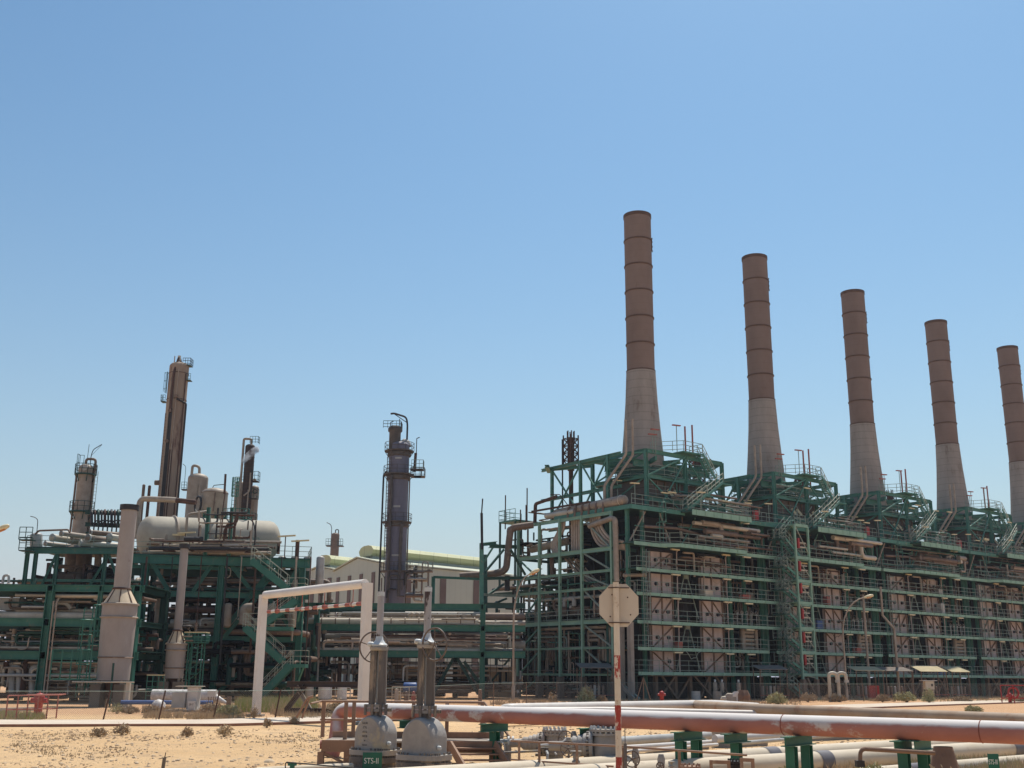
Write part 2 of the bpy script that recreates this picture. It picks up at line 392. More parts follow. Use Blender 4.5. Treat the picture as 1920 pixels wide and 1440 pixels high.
# aviation-lamp arms and fine bolts ring near foot
m = MB()
for k in range(14):
    a = R(-150+k*9); m.box(2.33*math.cos(a)-.05, 2.33*math.cos(a)+.05, 2.33*math.sin(a)-.05, 2.33*math.sin(a)+.05, 25.3, 25.45)
# (bolts too small to show)

# ---- furnace unit (local x = u along front, y = inward, z up)
fu = thing('furnace_unit', 'first furnace block of green decks and railings under the leftmost chimney', 'furnace', FC, FROT, 'furnace blocks under the chimneys')
DZ = [2.7, 5.05, 7.6, 10.35, 12.75]
def furnace(fu):
    # dark firebox body with the recess between the two panel bays
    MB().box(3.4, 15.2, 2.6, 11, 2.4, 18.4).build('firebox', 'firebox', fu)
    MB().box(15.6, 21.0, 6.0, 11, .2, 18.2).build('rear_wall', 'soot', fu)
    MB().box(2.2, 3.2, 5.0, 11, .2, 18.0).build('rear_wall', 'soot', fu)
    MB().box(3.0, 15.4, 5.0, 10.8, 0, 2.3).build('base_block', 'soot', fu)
    # panel bays, one panel per floor, each with ribs and hatches
    for (a, b, sd_) in ((3.7, 6.95, 1), (11.2, 14.55, -1)):
        for k, z in enumerate(DZ):
            top = (DZ+[15.3])[k+1]
            if k == 4: top = 15.0
            pn = MB().box(a, b, 1.25, 1.5, z+.02, top-.34).build('wall_panel', 'panel', fu)
            mid = (a+b)/2
            for r0, r1, ry in ((mid-.07, mid+.07, 1.13), (b-.13, b-.001, 1.11), (a+.001, a+.10, 1.15)): MB().box(r0, r1, ry, 1.247, z+.03, top-.36).build('rib', 'brown_leg', pn)
            m = MB()
            if k in (0, 1, 2, 4):
                s1 = (sd_ if k != 0 else -sd_)
                if k == 2:
                    for q0, q1 in ((a+.15, mid-.1), (mid+.1, b-.15)):
                        x0, x1 = (q0, q1) if s1 > 0 else (q1, q0); m.beam((x0, 1.16, z+.9), (x1, 1.16, top-.45), .12, .1)
                else:
                    x0, x1 = (a+.2, b-.2) if s1 > 0 else (b-.2, a+.2); m.beam((x0, 1.16, z+.1), (x1, 1.16, top-.45), .13, .1)
                m.build('diagonal_brace', 'brown_leg', pn)
            if k > 0 or sd_ > 0:
                for xx in ((a+mid)/2, (mid+b)/2):
                    if k == 0 and xx < mid: continue
                    h = MB().lathe([(.001, .16), (.16, .16), (.2, 0)], (xx, 1.25, z+1.05), 10, (0, -1, 0))
                    h.ring((xx, 1.05, z+1.05), .17, .03, (0, 1, 0), 10, 4); h.build('hatch', 'black', pn)
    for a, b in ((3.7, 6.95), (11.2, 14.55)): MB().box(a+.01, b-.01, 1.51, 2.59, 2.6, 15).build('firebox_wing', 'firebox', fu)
    # A-shaped hangers in the recess
    for z0, z1 in ((2.75, 7.25), (8.0, 12.4)):
        m = MB(); xm = 9.05
        for s_ in (-1, 1): m.beam((xm+s_*.25, 1.3, z1), (xm+s_*1.75, 1.3, z0+.1), .09, .09)
        m.box(xm-.35, xm+.35, 1.2, 1.4, z1-.25, z1+.15)
        for t in (.30, .62): m.beam((xm-.25-1.5*t, 1.3, z1+(z0-z1)*t), (xm+.25+1.5*t, 1.3, z1+(z0-z1)*t), .05)
        m.build('hanger', 'rail', fu)
    # decks with fascia and guard rails
    full = [(.55, 21.8)]*5
    for k, z in enumerate(DZ):
        x1 = 21.8 if k != 1 else 20.4
        d = MB().box(.55, x1, 0.0, 1.2, z-.12, z).build('deck', 'green_dark', fu)
        m = MB().box(.55, x1, -.05, -.002, z-.30, z+.02)
        for i in range(15):
            x = .9+i*1.48
            if x < x1: m.box(x, x+.06, -.09, -.051, z-.34, z+.02)
        m.build('fascia', 'fascia', d)
        m = MB().rail([(.6, -.04, z), (x1-.05, -.04, z)], 1.12, 1.45, .026); m.rail([(.6, -.04, z), (.6, 1.1, z)], 1.12, 1.1, .026)
        m.build('guard_rail', 'rail', d)
        inner = MB().box(15.7, 21.6, 1.25, 6, z-.12, z).build('deck', 'green_dark', fu)
        inner = MB().box(.6, 3.3, 1.25, 5, z-.12, z).build('deck', 'green_dark', fu)
    # wider balcony at 15.3 and the top deck at 19
    z = 15.3
    d = MB().box(.3, 21.9, 0.0, 2.4, z-.14, z).build('deck', 'green_dark', fu)
    MB().box(.3, 5.0, -.05, -.002, z-.34, z+.03).build('fascia', 'fascia', d); MB().box(15.6, 21.9, -.05, -.002, z-.34, z+.03).build('fascia', 'fascia', d)
    MB().rail([(.3, 0, z), (5.0, 0, z)], 1.1, 1.4, .026).build('guard_rail', 'rail', d); MB().rail([(15.6, 0, z), (21.8, 0, z)], 1.1, 1.4, .026).build('guard_rail', 'rail', d)
    d = MB().poly([(3.9, -.003, z-.16), (5.4, -1.5, z-.16), (15.6, -1.5, z-.16), (15.6, -.003, z-.16)], (0, 0, .14)).build('balcony', 'green_dark', fu)
    m = MB().box(5.4, 15.65, -1.56, -1.503, z-.36, z+.04); m.beam((3.9, -.03, z-.16), (5.4, -1.53, z-.16), .05, .38); m.box(15.605, 15.66, -1.5, 0, z-.36, z+.04)
    for i in range(8): m.box(6+i*1.35, 6.05+i*1.35, -1.6, -1.561, z-.4, z+.04)
    m.build('fascia', 'fascia', d)
    m = MB().rail([(4.0, 0, z), (5.4, -1.5, z), (15.6, -1.5, z), (15.6, 0, z)], 1.1, 1.35, .026); m.build('guard_rail', 'rail', d)
    z = 19.0
    d = MB().box(0.2, 21.9, 0.2, 12, z-.16, z).build('top_deck', 'green_dark', fu)
    MB().box(0.2, 8.0, .14, .198, z-.42, z+.03).box(.14, .198, .2, 12, z-.42, z+.03).build('fascia', 'green', d); MB().box(16.7, 21.9, .14, .198, z-.42, z+.03).build('fascia', 'green', d)
    MB().rail([(.3, .2, z), (7.9, .2, z)], 1.1, 1.4, .026).build('guard_rail', 'rail', d); MB().rail([(16.7, .2, z), (21.8, .2, z)], 1.1, 1.4, .026).build('guard_rail', 'rail', d)
    d = MB().box(7.4, 16.7, -1.4, .19, z-.2, z-.04).build('balcony', 'green_dark', fu)
    m = MB().box(7.4, 16.75, -1.46, -1.402, z-.55, z+.02); m.box(16.702, 16.76, -1.4, .19, z-.55, z+.02)
    for i in range(7): m.box(8+i*1.35, 8.05+i*1.35, -1.5, -1.461, z-.58, z+.02)
    m.build('fascia', 'fascia', d)
    m = MB().rail([(7.4, .2, z), (7.4, -1.4, z), (16.7, -1.4, z), (16.7, .2, z)], 1.1, 1.35, .026); m.build('guard_rail', 'rail', d)
    # columns
    for (x, y) in ((.7, 1.3), (2.9, 1.4), (16.0, 1.4), (18.6, 1.6), (21.2, 1.4), (18.6, 4.5), (21.2, 4.5), (.9, 4.5)):
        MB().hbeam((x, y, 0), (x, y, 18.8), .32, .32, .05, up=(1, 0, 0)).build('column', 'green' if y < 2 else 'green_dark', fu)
    # brown legs and V braces below the first deck
    for x in (1.0, 4.6, 7.4, 9.6, 12.4, 14.9, 18.0, 21.0):
        MB().beam((x, 1.7, 0), (x, 1.7, 2.38), .38, .38).build('leg', 'brown_leg', fu)
    for x0, x1 in ((4.8, 7.2), (7.4, 9.5), (10.8, 12.2), (12.6, 14.7)):
        MB().beam((x0, 1.45, .1), (x1, 1.45, 2.35), .17, .2).build('brace', 'brown_leg', fu)
    for x0, x1 in ((7.1, 5.0), (12.6, 9.7), (15.4, 12.9)):
        MB().beam((x0, 1.2, .1), (x1, 1.2, 2.35), .17, .2).build('brace', 'brown_leg', fu)
    MB().box(3.2, 15.6, .9, 1.9, 2.30, 2.39).build('sill_beam', 'brown_leg', fu)
    # vertical lamp conduits with fluorescent lamps, one per floor
    for k, z in enumerate(DZ+[15.3]):
        for x in (6.1, 13.9, 17.3):
            if k == 5 and x < 17: continue
            zz = ((DZ+[15.3, 19])[k+1])-.42
            MB().box(x-.6, x+.6, -.2, .0, zz-.09, zz+.05).build('lamp', 'lamp_yellow', fu)
    for x in (7.15, 14.75):
        for k, z in enumerate(DZ):
            zz = ((DZ+[15.3])[k+1])-.42
            MB().tube([(x, .7, z), (x, .7, zz-.1), (x-.5, .1, zz-.1)], .06, 6).build('lamp_post', 'panel', fu)
    # pipes turned down beside the panels on the fifth floor
    MB().tube(fil([(7.9, .5, 14.75), (9.3, .3, 14.75), (9.3, .3, 12.3)], .25), .11, 8).build('pipe', 'insul', fu)
    MB().tube(fil([(11.0, .6, 11.0), (11.0, .4, 14.55), (12.7, .4, 14.55)], .25), .10, 8).build('pipe', 'insul', fu)
    MB().tube(fil([(2.4, .6, 17.0), (7.2, .6, 17.2), (12.0, .9, 16.8)], .25), .16, 8).build('pipe', 'insul_brown', fu)
    # pipework in the open bay to the right, the coil on floor two
    m = MB()
    for i in range(5): m.tube(fil([(17.6, 1.3, 5.3+i*.42), (19.4, 1.3, 5.3+i*.42)], .2), .19, 8)
    m.tube([(17.7, 1.3, 5.1), (17.7, 1.3, 7.3)], .30, 8); m.tube([(19.9, 1.3, 5.1), (19.9, 1.3, 7.3)], .22, 8)
    m.build('coil', 'insul', fu)
    MB().tube(fil([(17.2, 1.2, 15.6), (17.2, 1.2, 18.0), (18.9, 1.2, 18.0), (18.9, 1.2, 15.6)], .8, 6), .17, 8).build('pipe', 'insul', fu)
    MB().vessel((18.6, 2.4, 11.0), (20.6, 2.4, 11.0), .45).build('small_vessel', 'insul', fu)
    # valve stems glimpsed on floor three
    for i in range(5):
        x = 16.6+i*.8; MB().tube([(x, 1.0, 7.7), (x, 1.0, 9.0)], .05, 5).ring((x, 1.0, 9.0), .2, .03, (0, 1, 0), 10, 4).build('valve_stem', 'silver', fu)
    # ladder cage at the left edge
    MB().ladder((1.6, -.15, 5.1), 9.5, .5).build('caged_ladder', 'rail', fu)
    MB().ladder((4.6, .3, 15.4), 4.2, .5).build('caged_ladder', 'green', fu)
    # knee braces under the top deck
    for x0, z0, x1, z1 in ((.6, 15.4, 2.9, 18.6), (6.6, 15.4, 5.0, 18.6), (8.0, 15.4, 10.4, 18.6), (13.4, 15.5, 11.6, 18.6), (20.8, 15.4, 18.9, 18.6)):
        MB().beam((x0, .9, z0), (x1, .9, z1), .13).build('brace', 'green' if x0 > 7 else 'insul', fu)
    # ---- upper frame round the chimney foot
    uf = [(4.6, 2.3), (10.6, 2.3), (16.6, 2.3), (4.6, 10.6), (10.6, 10.6), (16.6, 10.6)]
    ZT = 25.5
    for i, (x, y) in enumerate(uf):
        MB().hbeam((x, y, 19), (x, y, ZT), .34, .34, .06, up=(1, 0, 0)).build('upper_column', 'green', fu)
    for z, w_ in ((ZT-.1, .28), (22.7, .30)):
        for p, q in (((4.6, 2.3), (16.6, 2.3)), ((4.6, 10.6), (16.6, 10.6)), ((4.6, 2.3), (4.6, 10.6)), ((16.6, 2.3), (16.6, 10.6)), ((10.6, 2.3), (10.6, 10.6))):
            if z > 25 and p[0] == 10.6: continue
            MB().hbeam((*p, z), (*q, z), w_, .42, .06).build('upper_beam', 'green', fu)
    MB().hbeam((4.6, 2.3, 20.3), (16.6, 2.3, 20.3), .25, .32, .05).build('upper_beam', 'green', fu)
    for p, q in (((4.6, 2.2, 22.7), (10.6, 2.2, 25.4)), ((4.9, 2.2, 22.4), (9.8, 2.2, 19.3)), ((10.6, 2.15, 25.2), (6.2, 2.15, 19.2)), ((10.8, 2.2, 25.2), (13.2, 2.2, 22.8)),
                 ((13.6, 2.15, 22.5), (16.5, 2.15, 19.4)), ((16.5, 2.2, 22.9), (13.2, 2.2, 25.3)), ((11, 2.1, 19.3), (13.6, 2.1, 22.5)), ((16.6, 2.5, 19.3), (16.6, 10.4, 22.6)),
                 ((16.6, 2.5, 25.3), (16.6, 10.4, 22.8)), ((16.6, 10.4, 25.3), (16.6, 2.5, 22.8)), ((4.6, 2.5, 25.3), (4.6, 10.4, 22.8)), ((4.6, 10.4, 19.2), (4.6, 2.5, 22.6)),
                 ((5, 10.6, 19.2), (10.5, 10.6, 22.6)), ((16.4, 10.6, 19.2), (10.8, 10.6, 22.6)), ((10.6, 10.6, 22.8), (16.4, 10.6, 25.3))):
        MB().beam(p, q, .14, .14).build('upper_brace', 'green', fu)
    # ring deck round the chimney and collar
    d = MB().lathe([(2.4, 22.75), (4.3, 22.75), (4.3, 22.95), (2.4, 22.95)], (8.2, 6.3, 0), 16, smooth=False).build('ring_deck', 'green_dark', fu)
    pr = [(8.2+4.2*math.cos(2*math.pi*k/14), 6.3+4.2*math.sin(2*math.pi*k/14), 22.95) for k in range(14)]
    MB().rail(pr, 1.1, 2.2, .026, closed=True).build('guard_rail', 'rail', d)
    MB().lathe([(2.5, 23.3), (2.95, 23.4), (2.95, 24.1), (2.5, 24.2)], (8.2, 6.3, 0), 20).build('collar', 'green_dark', fu)
    for a in range(0, 360, 45):
        c_, s_ = math.cos(R(a+20)), math.sin(R(a+20))
        MB().beam((8.2+2.4*c_, 6.3+2.4*s_, 24.8), (8.2+4.6*c_, 6.3+4.3*s_, 24.8), .2, .5).build('outrigger', 'green', fu)
    MB().hbeam((4.6, 4.2, 24.4), (16.6, 4.2, 24.4), .3, .8, .06).build('girder', 'green', fu)
    MB().hbeam((4.6, 8.6, 24.4), (16.6, 8.6, 24.4), .3, .8, .06).build('girder', 'green', fu)
    MB().box(5.2, 13.2, 3.2, 9.6, 19.05, 22.6).build('duct_box', 'furnace', fu)
    MB().box(13.2, 15.8, 4.2, 8.6, 19.05, 20.8).build('duct_box', 'furnace', fu)
    m = MB()
    for i in range(6): m.box(13.0-i*1.2, 13.12-i*1.2, 3.06, 3.195, 19.1, 22.5)
    m.build('stiffener', 'brown_leg', fu)
    for x in (8.4, 9.4, 11.2, 12.4):
        MB().beam((x, 2.9, 21.7), (x+.5, 2.6, 21.0), .35, .06, up=(0, 1, 0)).build('louvre', 'lamp_yellow', fu)
    # apex landing and stairs
    MB().box(9.6, 12.6, 1.5, 3.4, 25.75, 25.9).build('landing', 'green', fu)
    m = MB().rail([(9.6, 1.5, 25.9), (12.6, 1.5, 25.9)], 1.1, 1.4, .03); m.rail([(9.6, 1.5, 25.9), (6.5, 3.4, 25.6)], 1.1, 1.4, .03); m.rail([(12.6, 1.5, 25.9), (12.6, 3.4, 25.9)], 1.1, 1.4, .03)
    m.build('landing_rail', 'rail', fu)
    MB().box(13.9, 16.6, .9, 2.1, 22.75, 22.9).build('landing', 'green', fu)
    MB().box(10.0, 12.0, -.3, .9, 20.85, 21.0).build('landing', 'green', fu)
    for p, q in (((14.4, 1.5, 22.9), (12.2, 1.5, 25.85)), ((11.2, .2, 21.0), (14.6, .9, 22.9)), ((7.6, -.3, 19.05), (10.6, -.3, 20.95)),):
        st = MB().stair(p, q, .8).build('stair', 'green', fu)
        MB().stair_rail(p, q, .8, 1.0, .034).build('stair_rail', 'rail_light', st)
    # vent pipes up the chimney's side
    for x, y, zt in ((3.0, 3.6, 28.7), (3.9, 3.5, 28.9)):
        MB().tube(fil([(x, y, zt), (x, y, 25.0), (x-1.9, y+1.4, 21.6), (x-1.9, y+1.4, 19.2)], .35, 4), .14, 8).build('vent_pipe', 'insul', fu)
    # red vent stubs and lamps above the frame
    for x, y, z0, z1 in ((12.2, 3.6, 25, 29.3), (13.6, 3.8, 25, 29.7)):
        MB().tube([(x, y, z0), (x, y, z1)], .10, 7).build('vent_stub', 'red_faded', fu)
    MB().tube([(15.2, 3.2, 24.5), (15.2, 3.2, 26.1)], .1, 6).build('vent_stub', 'black', fu)
    MB().tube([(15.8, 3.2, 24.5), (15.8, 3.2, 26.0)], .1, 6).build('vent_stub', 'black', fu)
    for x, y, z0, zt in ((8.9, 1.8, 25.7, 28.6), (6.0, 2.2, 25, 27.8), (1.0, .4, 19, 21.2), (9.0, -1.3, 19, 20.9), (18.5, .4, 19, 20.9), (3.0, 5.0, 19, 22.3), (5.6, 2.2, 25.2, 27.2)):
        l = MB().tube([(x, y, z0), (x, y, zt)], .045, 6).build('lamp_mast', 'rail', fu)
        MB().beam((x-.6, y, zt), (x+.6, y, zt+.08), .22, .12).build('lamp', 'red_faded' if z0 > 24 else 'lamp_yellow', l)
    # truss arm that runs back to the rusty stack
    for b in (6.0, 10.4, 15.2):
        MB().hbeam((2.6, b, 19), (2.6, b, 25.2), .30, .30, .05, up=(1, 0, 0)).build('upper_column', 'green', fu)
    for z in (25.1, 21.6):
        MB().hbeam((2.6, 4.0, z), (2.6, 17.0, z-.1), .28, .34, .05).build('upper_beam', 'green', fu)
    MB().hbeam((4.6, 6.0, 24.9), (2.6, 10.4, 24.9), .28, .34, .05).build('upper_beam', 'green', fu)
    MB().hbeam((4.6, 10.6, 24.9), (2.6, 15.2, 24.9), .28, .34, .05).build('upper_beam', 'green', fu)
    for p, q in (((2.6, 6, 25), (2.6, 10.4, 19.2)), ((2.6, 10.4, 25), (2.6, 6, 19.2)), ((2.6, 10.4, 24.8), (2.6, 15.2, 19.2)), ((2.6, 15.2, 24.8), (2.6, 10.4, 19.2)), ((4.6, 2.3, 25.2), (2.6, 6, 25.2))):
        MB().beam(p, q, .15, .15).build('upper_brace', 'green', fu)
    MB().hbeam((0.8, 14.0, 24.9), (3.4, 16.6, 24.9), .5, .3, .05).build('upper_beam', 'green', fu)
    # clutter on the top deck
    MB().box(19.8, 20.4, .5, .9, 19.2, 20.3).build('cabinet', 'red', fu)
furnace(fu)
def unit_clutter(fu, n):
    """each block has pipe runs of its own"""
    S0 = n*100
    clutter(fu, (16.1, 21.2, 1.9, 4.6, 8.0, 14.8), 26, (.05, .16), seed=11+S0, vert=.7)
    clutter(fu, (16.1, 21.2, 1.9, 4.6, 2.9, 7.4), 16, (.05, .16), seed=12+S0, vert=.6)
    clutter(fu, (1.0, 3.2, 1.9, 4.6, 2.9, 17.0), 16, (.05, .15), seed=13+S0, vert=.8)
    clutter(fu, (9.0, 21.5, -.6, 2.4, 15.9, 18.3), 22, (.10, .32), seed=14+S0, vert=.1, mats=('insul', 'insul_brown', 'insul_brown', 'insul_pale'))
    clutter(fu, (4.0, 15.5, .3, 2.2, 13.3, 14.6), 9, (.05, .12), seed=15+S0, vert=.3, mats=('insul_brown', 'rustbrown'))
    clutter(fu, (7.5, 10.8, 1.5, 2.4, 2.9, 14.6), 7, (.04, .08), seed=16+S0, vert=.5, mats=('black', 'green_dark'))
    clutter(fu, (16.9, 21.6, 1.0, 6.0, 19.2, 21.0), 14, (.05, .2), seed=21+S0, vert=.5)
    clutter(fu, (13.4, 16.4, 3.0, 9.6, 20.9, 23.5), 14, (.04, .16), seed=22+S0, vert=.6, mats=('green', 'insul', 'green_dark', 'rail'))
    clutter(fu, (5.0, 16.0, 2.6, 9.6, 22.9, 24.8), 16, (.05, .14), seed=23+S0, vert=.2, mats=('green', 'green_dark', 'insul_brown'))
    clutter(fu, (4.8, 16.4, 2.4, 10.4, 19.3, 25.2), 34, (.04, .09), seed=24+S0, vert=.35, mats=('green', 'green_dark', 'rail', 'green'), name='small_beam', bend=.02)
    clutter(fu, (7.5, 21.5, .3, 3.0, 19.2, 21.4), 22, (.04, .12), seed=25+S0, vert=.5, mats=('green', 'insul_brown', 'insul', 'rail'), name='small_pipe')
    clutter(fu, (.8, 21.5, .2, 1.2, 15.5, 18.6), 16, (.03, .07), seed=26+S0, vert=.5, mats=('green', 'insul_brown', 'rail'), name='small_pipe', bend=.05)
    g = random.Random(n+40)
    for i in range(10):
        x, y, z = g.uniform(5, 16), g.uniform(2.0, 9), g.uniform(19.3, 22.5); MB().beam((x, y, z), (x+g.uniform(-2.2, 2.2), y+g.uniform(-2, 2), z+g.uniform(1.2, 2.8)), .10).build('upper_brace', g.choice(['green', 'green_dark', 'rail']), fu)
    for i in range(5):
        x, y, z = g.uniform(2, 20), g.uniform(-.2, 2.2), g.choice([19.0+1.9, 19+1.7, 22.7+1.2]); MB().box(x, x+1.1, y, y+.2, z, z+.12).build('lamp', 'lamp_yellow', fu)
    d = MB().box(9.2, 16.4, 2.6, 4.2, 22.9, 23.0).build('mid_deck', 'green_dark', fu); MB().rail([(9.2, 2.6, 23.0), (16.4, 2.6, 23.0)], 1.1, 1.3, .026).build('guard_rail', 'rail', d)
    d = MB().box(4.8, 9.0, 2.5, 4.0, 20.7, 20.8).build('mid_deck', 'green_dark', fu); MB().rail([(4.8, 2.5, 20.8), (9.0, 2.5, 20.8)], 1.1, 1.3, .026).build('guard_rail', 'rail', d)
    for i in range(3):
        x = g.uniform(4, 20); z = g.choice([2.7, 5.05, 7.6, 10.35, 12.75]); MB().box(x, x+g.uniform(.5, 1.3), .25, .85, z+.01, z+g.uniform(.5, 1.3)).build(g.choice(['crate', 'tool_box']), g.choice(['insul_pale', 'red_faded', 'insul_brown', 'blue_tarp', 'silver']), fu)
    for i in range(3):
        x = g.uniform(1, 21); z = g.choice([5.05, 7.6, 10.35, 12.75]); MB().tube([(x+.35*j, -.12, z-.3-g.uniform(.2, 1.2)*math.sin(math.pi*j/6)) for j in range(7)], .03, 5).build('hose', g.choice(['black', 'insul', 'rail_light']), fu)
# ---- rusty lattice vent stack behind each unit
vs_ = thing('vent_stack', 'rusty lattice vent stack standing left of the first chimney', 'vent stack', fw(4.4, 14.0), FROT, 'rusty lattice vent stacks')
MB().tube([(0, 0, 17), (0, 0, 24.8)], .26, 8).build('riser', 'rustbrown', vs_)
MB().tube([(0, 0, 24.8), (0, 0, 28.6)], .40, 10).build('muffler', 'rustbrown', vs_)
lt = MB(); hw = .60
for sx in (-1, 1):
    for sy in (-1, 1): lt.beam((sx*hw, sy*hw, 25.0), (sx*hw, sy*hw, 28.9), .12)
for i in range(5):
    z = 25.1+i*.85
    for a, b in (((-hw, -hw), (hw, -hw)), ((hw, -hw), (hw, hw)), ((hw, hw), (-hw, hw)), ((-hw, hw), (-hw, -hw))):
        lt.beam((*a, z), (*b, z), .08)
        if i < 4: lt.beam((*a, z), (*b, z+.85), .07); lt.beam((*b, z), (*a, z+.85), .07)
lt.build('lattice', 'rustbrown', vs_)
m = MB()
for a in range(0, 360, 60): m.tube([(.42*math.cos(R(a)), .42*math.sin(R(a)), 28.0), (.42*math.cos(R(a)), .42*math.sin(R(a)), 29.4)], .07, 5)
m.build('nozzles', 'rustbrown', vs_)
MB().tube([(-.8, .55, 17), (-.8, .55, 28.4)], .09, 6).build('mast', 'black', vs_)
UNITS = [fu]
for i in range(1, 5):
    dup(ch, fw(8.2+STEP*i, 6.3), label=['', 'second brown chimney from the left in the row of five', 'middle brown chimney of the row of five', 'fourth brown chimney from the left in the row of five', 'farthest brown chimney, cut by the right edge of the photo'][i])
    u_ = dup(fu, fw(STEP*i, 0), label='%s furnace block from the left, under the %s chimney' % (NTH[i], NTH[i]))
    UNITS.append(u_)
    dup(vs_, fw(4.4+STEP*i, 14.0), label='rusty lattice vent stack just left of the %s chimney' % NTH[i])

for i, u_ in enumerate(UNITS): unit_clutter(u_, i)
# ---- stair tower between the first two units
st = thing('stair_tower', 'green zigzag stair tower on tall posts between the first two furnace blocks', 'stair tower', FC, FROT)
for x, y in ((23.5, -1.9), (25.85, -1.9), (23.5, .0), (25.85, .0)):
    MB().beam((x, y, 2.1), (x, y, 18.7), .20, .20).build('post', 'fascia' if y < -1 else 'green', st)
    MB().beam((x, y, 0), (x, y, 2.1), .42, .42).build('foot', 'brown_leg', st)
lv = [0]+DZ+[15.3, 18.9]
for k in range(len(lv)-1):
    z0, z1 = lv[k], lv[k+1]; zm = (z0+z1)/2
    p, q, r_ = (24.0, -.6, z0), (21.9, -.6, zm), (24.0, .3, z1)
    if k == 0: q = (22.3, -.6, zm)
    a = MB().stair((24.4, -1.4, z0), (22.0, -1.4, zm+.0), .8).build('flight', 'green', st); MB().stair_rail((24.4, -1.4, z0), (22.0, -1.4, zm), .8).build('hand_rail', 'rail', a)
    a = MB().stair((22.0, -.5, zm), (24.2, -.5, z1), .8).build('flight', 'green_dark', st); MB().stair_rail((22.0, -.5, zm), (24.2, -.5, z1), .8).build('hand_rail', 'rail', a)
    l = MB().box(21.2, 22.0, -1.85, .0, zm-.12, zm).build('landing', 'green_dark', st)
    MB().rail([(21.2, 0, zm), (21.2, -1.85, zm), (22, -1.85, zm)], 1.05, 1.0, .03).build('guard_rail', 'rail', l)
    if k < len(lv)-1:
        l = MB().box(23.7, 26.0, -1.8, .1, z1-.14, z1).box(23.6, 25.8, -2.0, -1.802, z1-.30, z1+.02).build('landing', 'fascia', st)
        MB().rail([(23.7, -1.8, z1), (25.7, -1.8, z1)], 1.05, 1.0, .03).build('guard_rail', 'rail', l)
    MB().beam((23.5, -1.9, z1-.1), (25.85, -1.9, (z0+.3) if k else 2.2), .08).build('brace', 'rail_light', st)
    if 0 < k < 7:
        hb = MB().box(23.85, 24.1, -2.06, -1.75, z0+.9, z0+2.0).build('hose_box', 'red', st)
        MB().box(24.3, 25.4, -1.9, -1.6, z0+1.0, z0+1.12).box(24.3, 25.4, -1.9, -1.6, z0+1.5, z0+1.6).build('bracket', 'insul_pale', st)
MB().beam((26.3, .4, 0), (27.3, .4, 2.3), .26, .3).build('brace', 'brown_leg', st)
MB().beam((24.2, -1.9, 2.2), (25.6, -1.9, .2), .22, .22).build('brace', 'brown_leg', st)
MB().beam((19.0, .3, 18.9), (22.8, -1.2, 18.9), .1, .1).build('brace', 'green', st)
# ------------------------------------------------------------------ left end of the furnace row: green grid, hairpin pipes (local x = b inward, local y = u)
ew = thing('pipe_gantry', 'open green steel grid full of curved pipes at the left end of the furnace row', 'pipe gantry', FC, FROT)
def gcol(b, u, z0, z1, w_=.30, m='green', foot=True):
    c = MB().hbeam((u, b, z0), (u, b, z1), w_, w_, .05, up=(1, 0, 0)).build('column', m, ew)
    if foot: MB().box(u-.3, u+.3, b-.3, b+.3, 0, z0).build('foot', 'concrete_dark', c)
GB = [2.9, 7.4, 10.9, 14.3, 18.0]
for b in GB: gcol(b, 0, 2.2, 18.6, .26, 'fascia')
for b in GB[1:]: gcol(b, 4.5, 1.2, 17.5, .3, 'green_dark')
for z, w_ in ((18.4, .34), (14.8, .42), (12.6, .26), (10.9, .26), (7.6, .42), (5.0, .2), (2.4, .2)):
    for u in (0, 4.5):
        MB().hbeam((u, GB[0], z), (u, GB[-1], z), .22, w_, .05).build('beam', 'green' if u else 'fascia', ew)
for z in (14.8, 11.6, 7.6):
    for b in GB: MB().beam((0, b, z), (4.5, b, z), .2, .3).build('beam', 'green_dark', ew)
MB().box(.3, 4.6, 3.0, 13.8, 7.62, 7.72).build('deck', 'green_dark', ew)
MB().box(.3, 4.6, 3.0, 14.0, 14.86, 14.94).build('deck', 'green_dark', ew)
for (b0, z0, b1, z1) in ((7.2, 14.6, 3.2, 12.7), (7.2, 12.4, 3.2, 11.0), (7.2, 10.8, 3.2, 7.8), (7.2, 7.3, 3.2, 5.1), (7.2, 4.9, 3.2, 2.5), (3.2, 14.9, 7.2, 18.2),
                         (14.4, 10.6, 17.8, 7.8), (14.4, 7.3, 17.8, 5.0), (14.4, 4.8, 17.8, 2.5), (14.4, 2.2, 17.9, .2), (2.9, 2.2, -.5, .2), (14.5, 12.4, 17.8, 14.6)):
    MB().beam((.15, b0, z0), (.15, b1, z1), .16, .16).build('brace', 'rail' if b0 < 8 else 'green', ew)
MB().rail([(-.1, 2.9, 7.75), (-.1, 18, 7.75)], 1.1, 1.6, .026).build('guard_rail', 'rail', ew)
# hairpins: big curved insulated pipes hanging between the top beam and the second
for i in range(5):
    b = 5.0+i*.46; u = .35+.12*i
    MB().tube(fil([(u, b, 19.2), (u, b, 17.4-.1*i), (u, b-1.3, 15.9-.18*i), (u, 1.6, 15.35-.16*i)], 1.6, 7), .155, 10).build('curved_pipe', 'insul_mid', ew)
for i in range(5):
    b = 7.9+i*.52; u = .5+.12*i
    MB().tube([(u, b, 18.9), (u, b, 14.9)], .15, 10).build('curved_pipe', 'insul_mid', ew)
for i in range(4):
    b = 10.7+i*.42; u = .5+.12*i
    MB().tube(fil([(u, b, 18.9), (u, b, 17.6), (u, b+1.4, 16.0), (u, b+.9, 15.0), (u, b-1.2, 14.95)], .7, 6), .145, 10).build('curved_pipe', 'insul_mid', ew)
for i in range(4):
    MB().tube(fil([(1.4+.3*i, 11.6-i*.3, 14.5), (1.4+.3*i, 8.8-i*.3, 12.2), (1.4+.3*i, 4.8, 10.2)], .6, 4), .14, 8).build('curved_pipe', 'insul', ew)
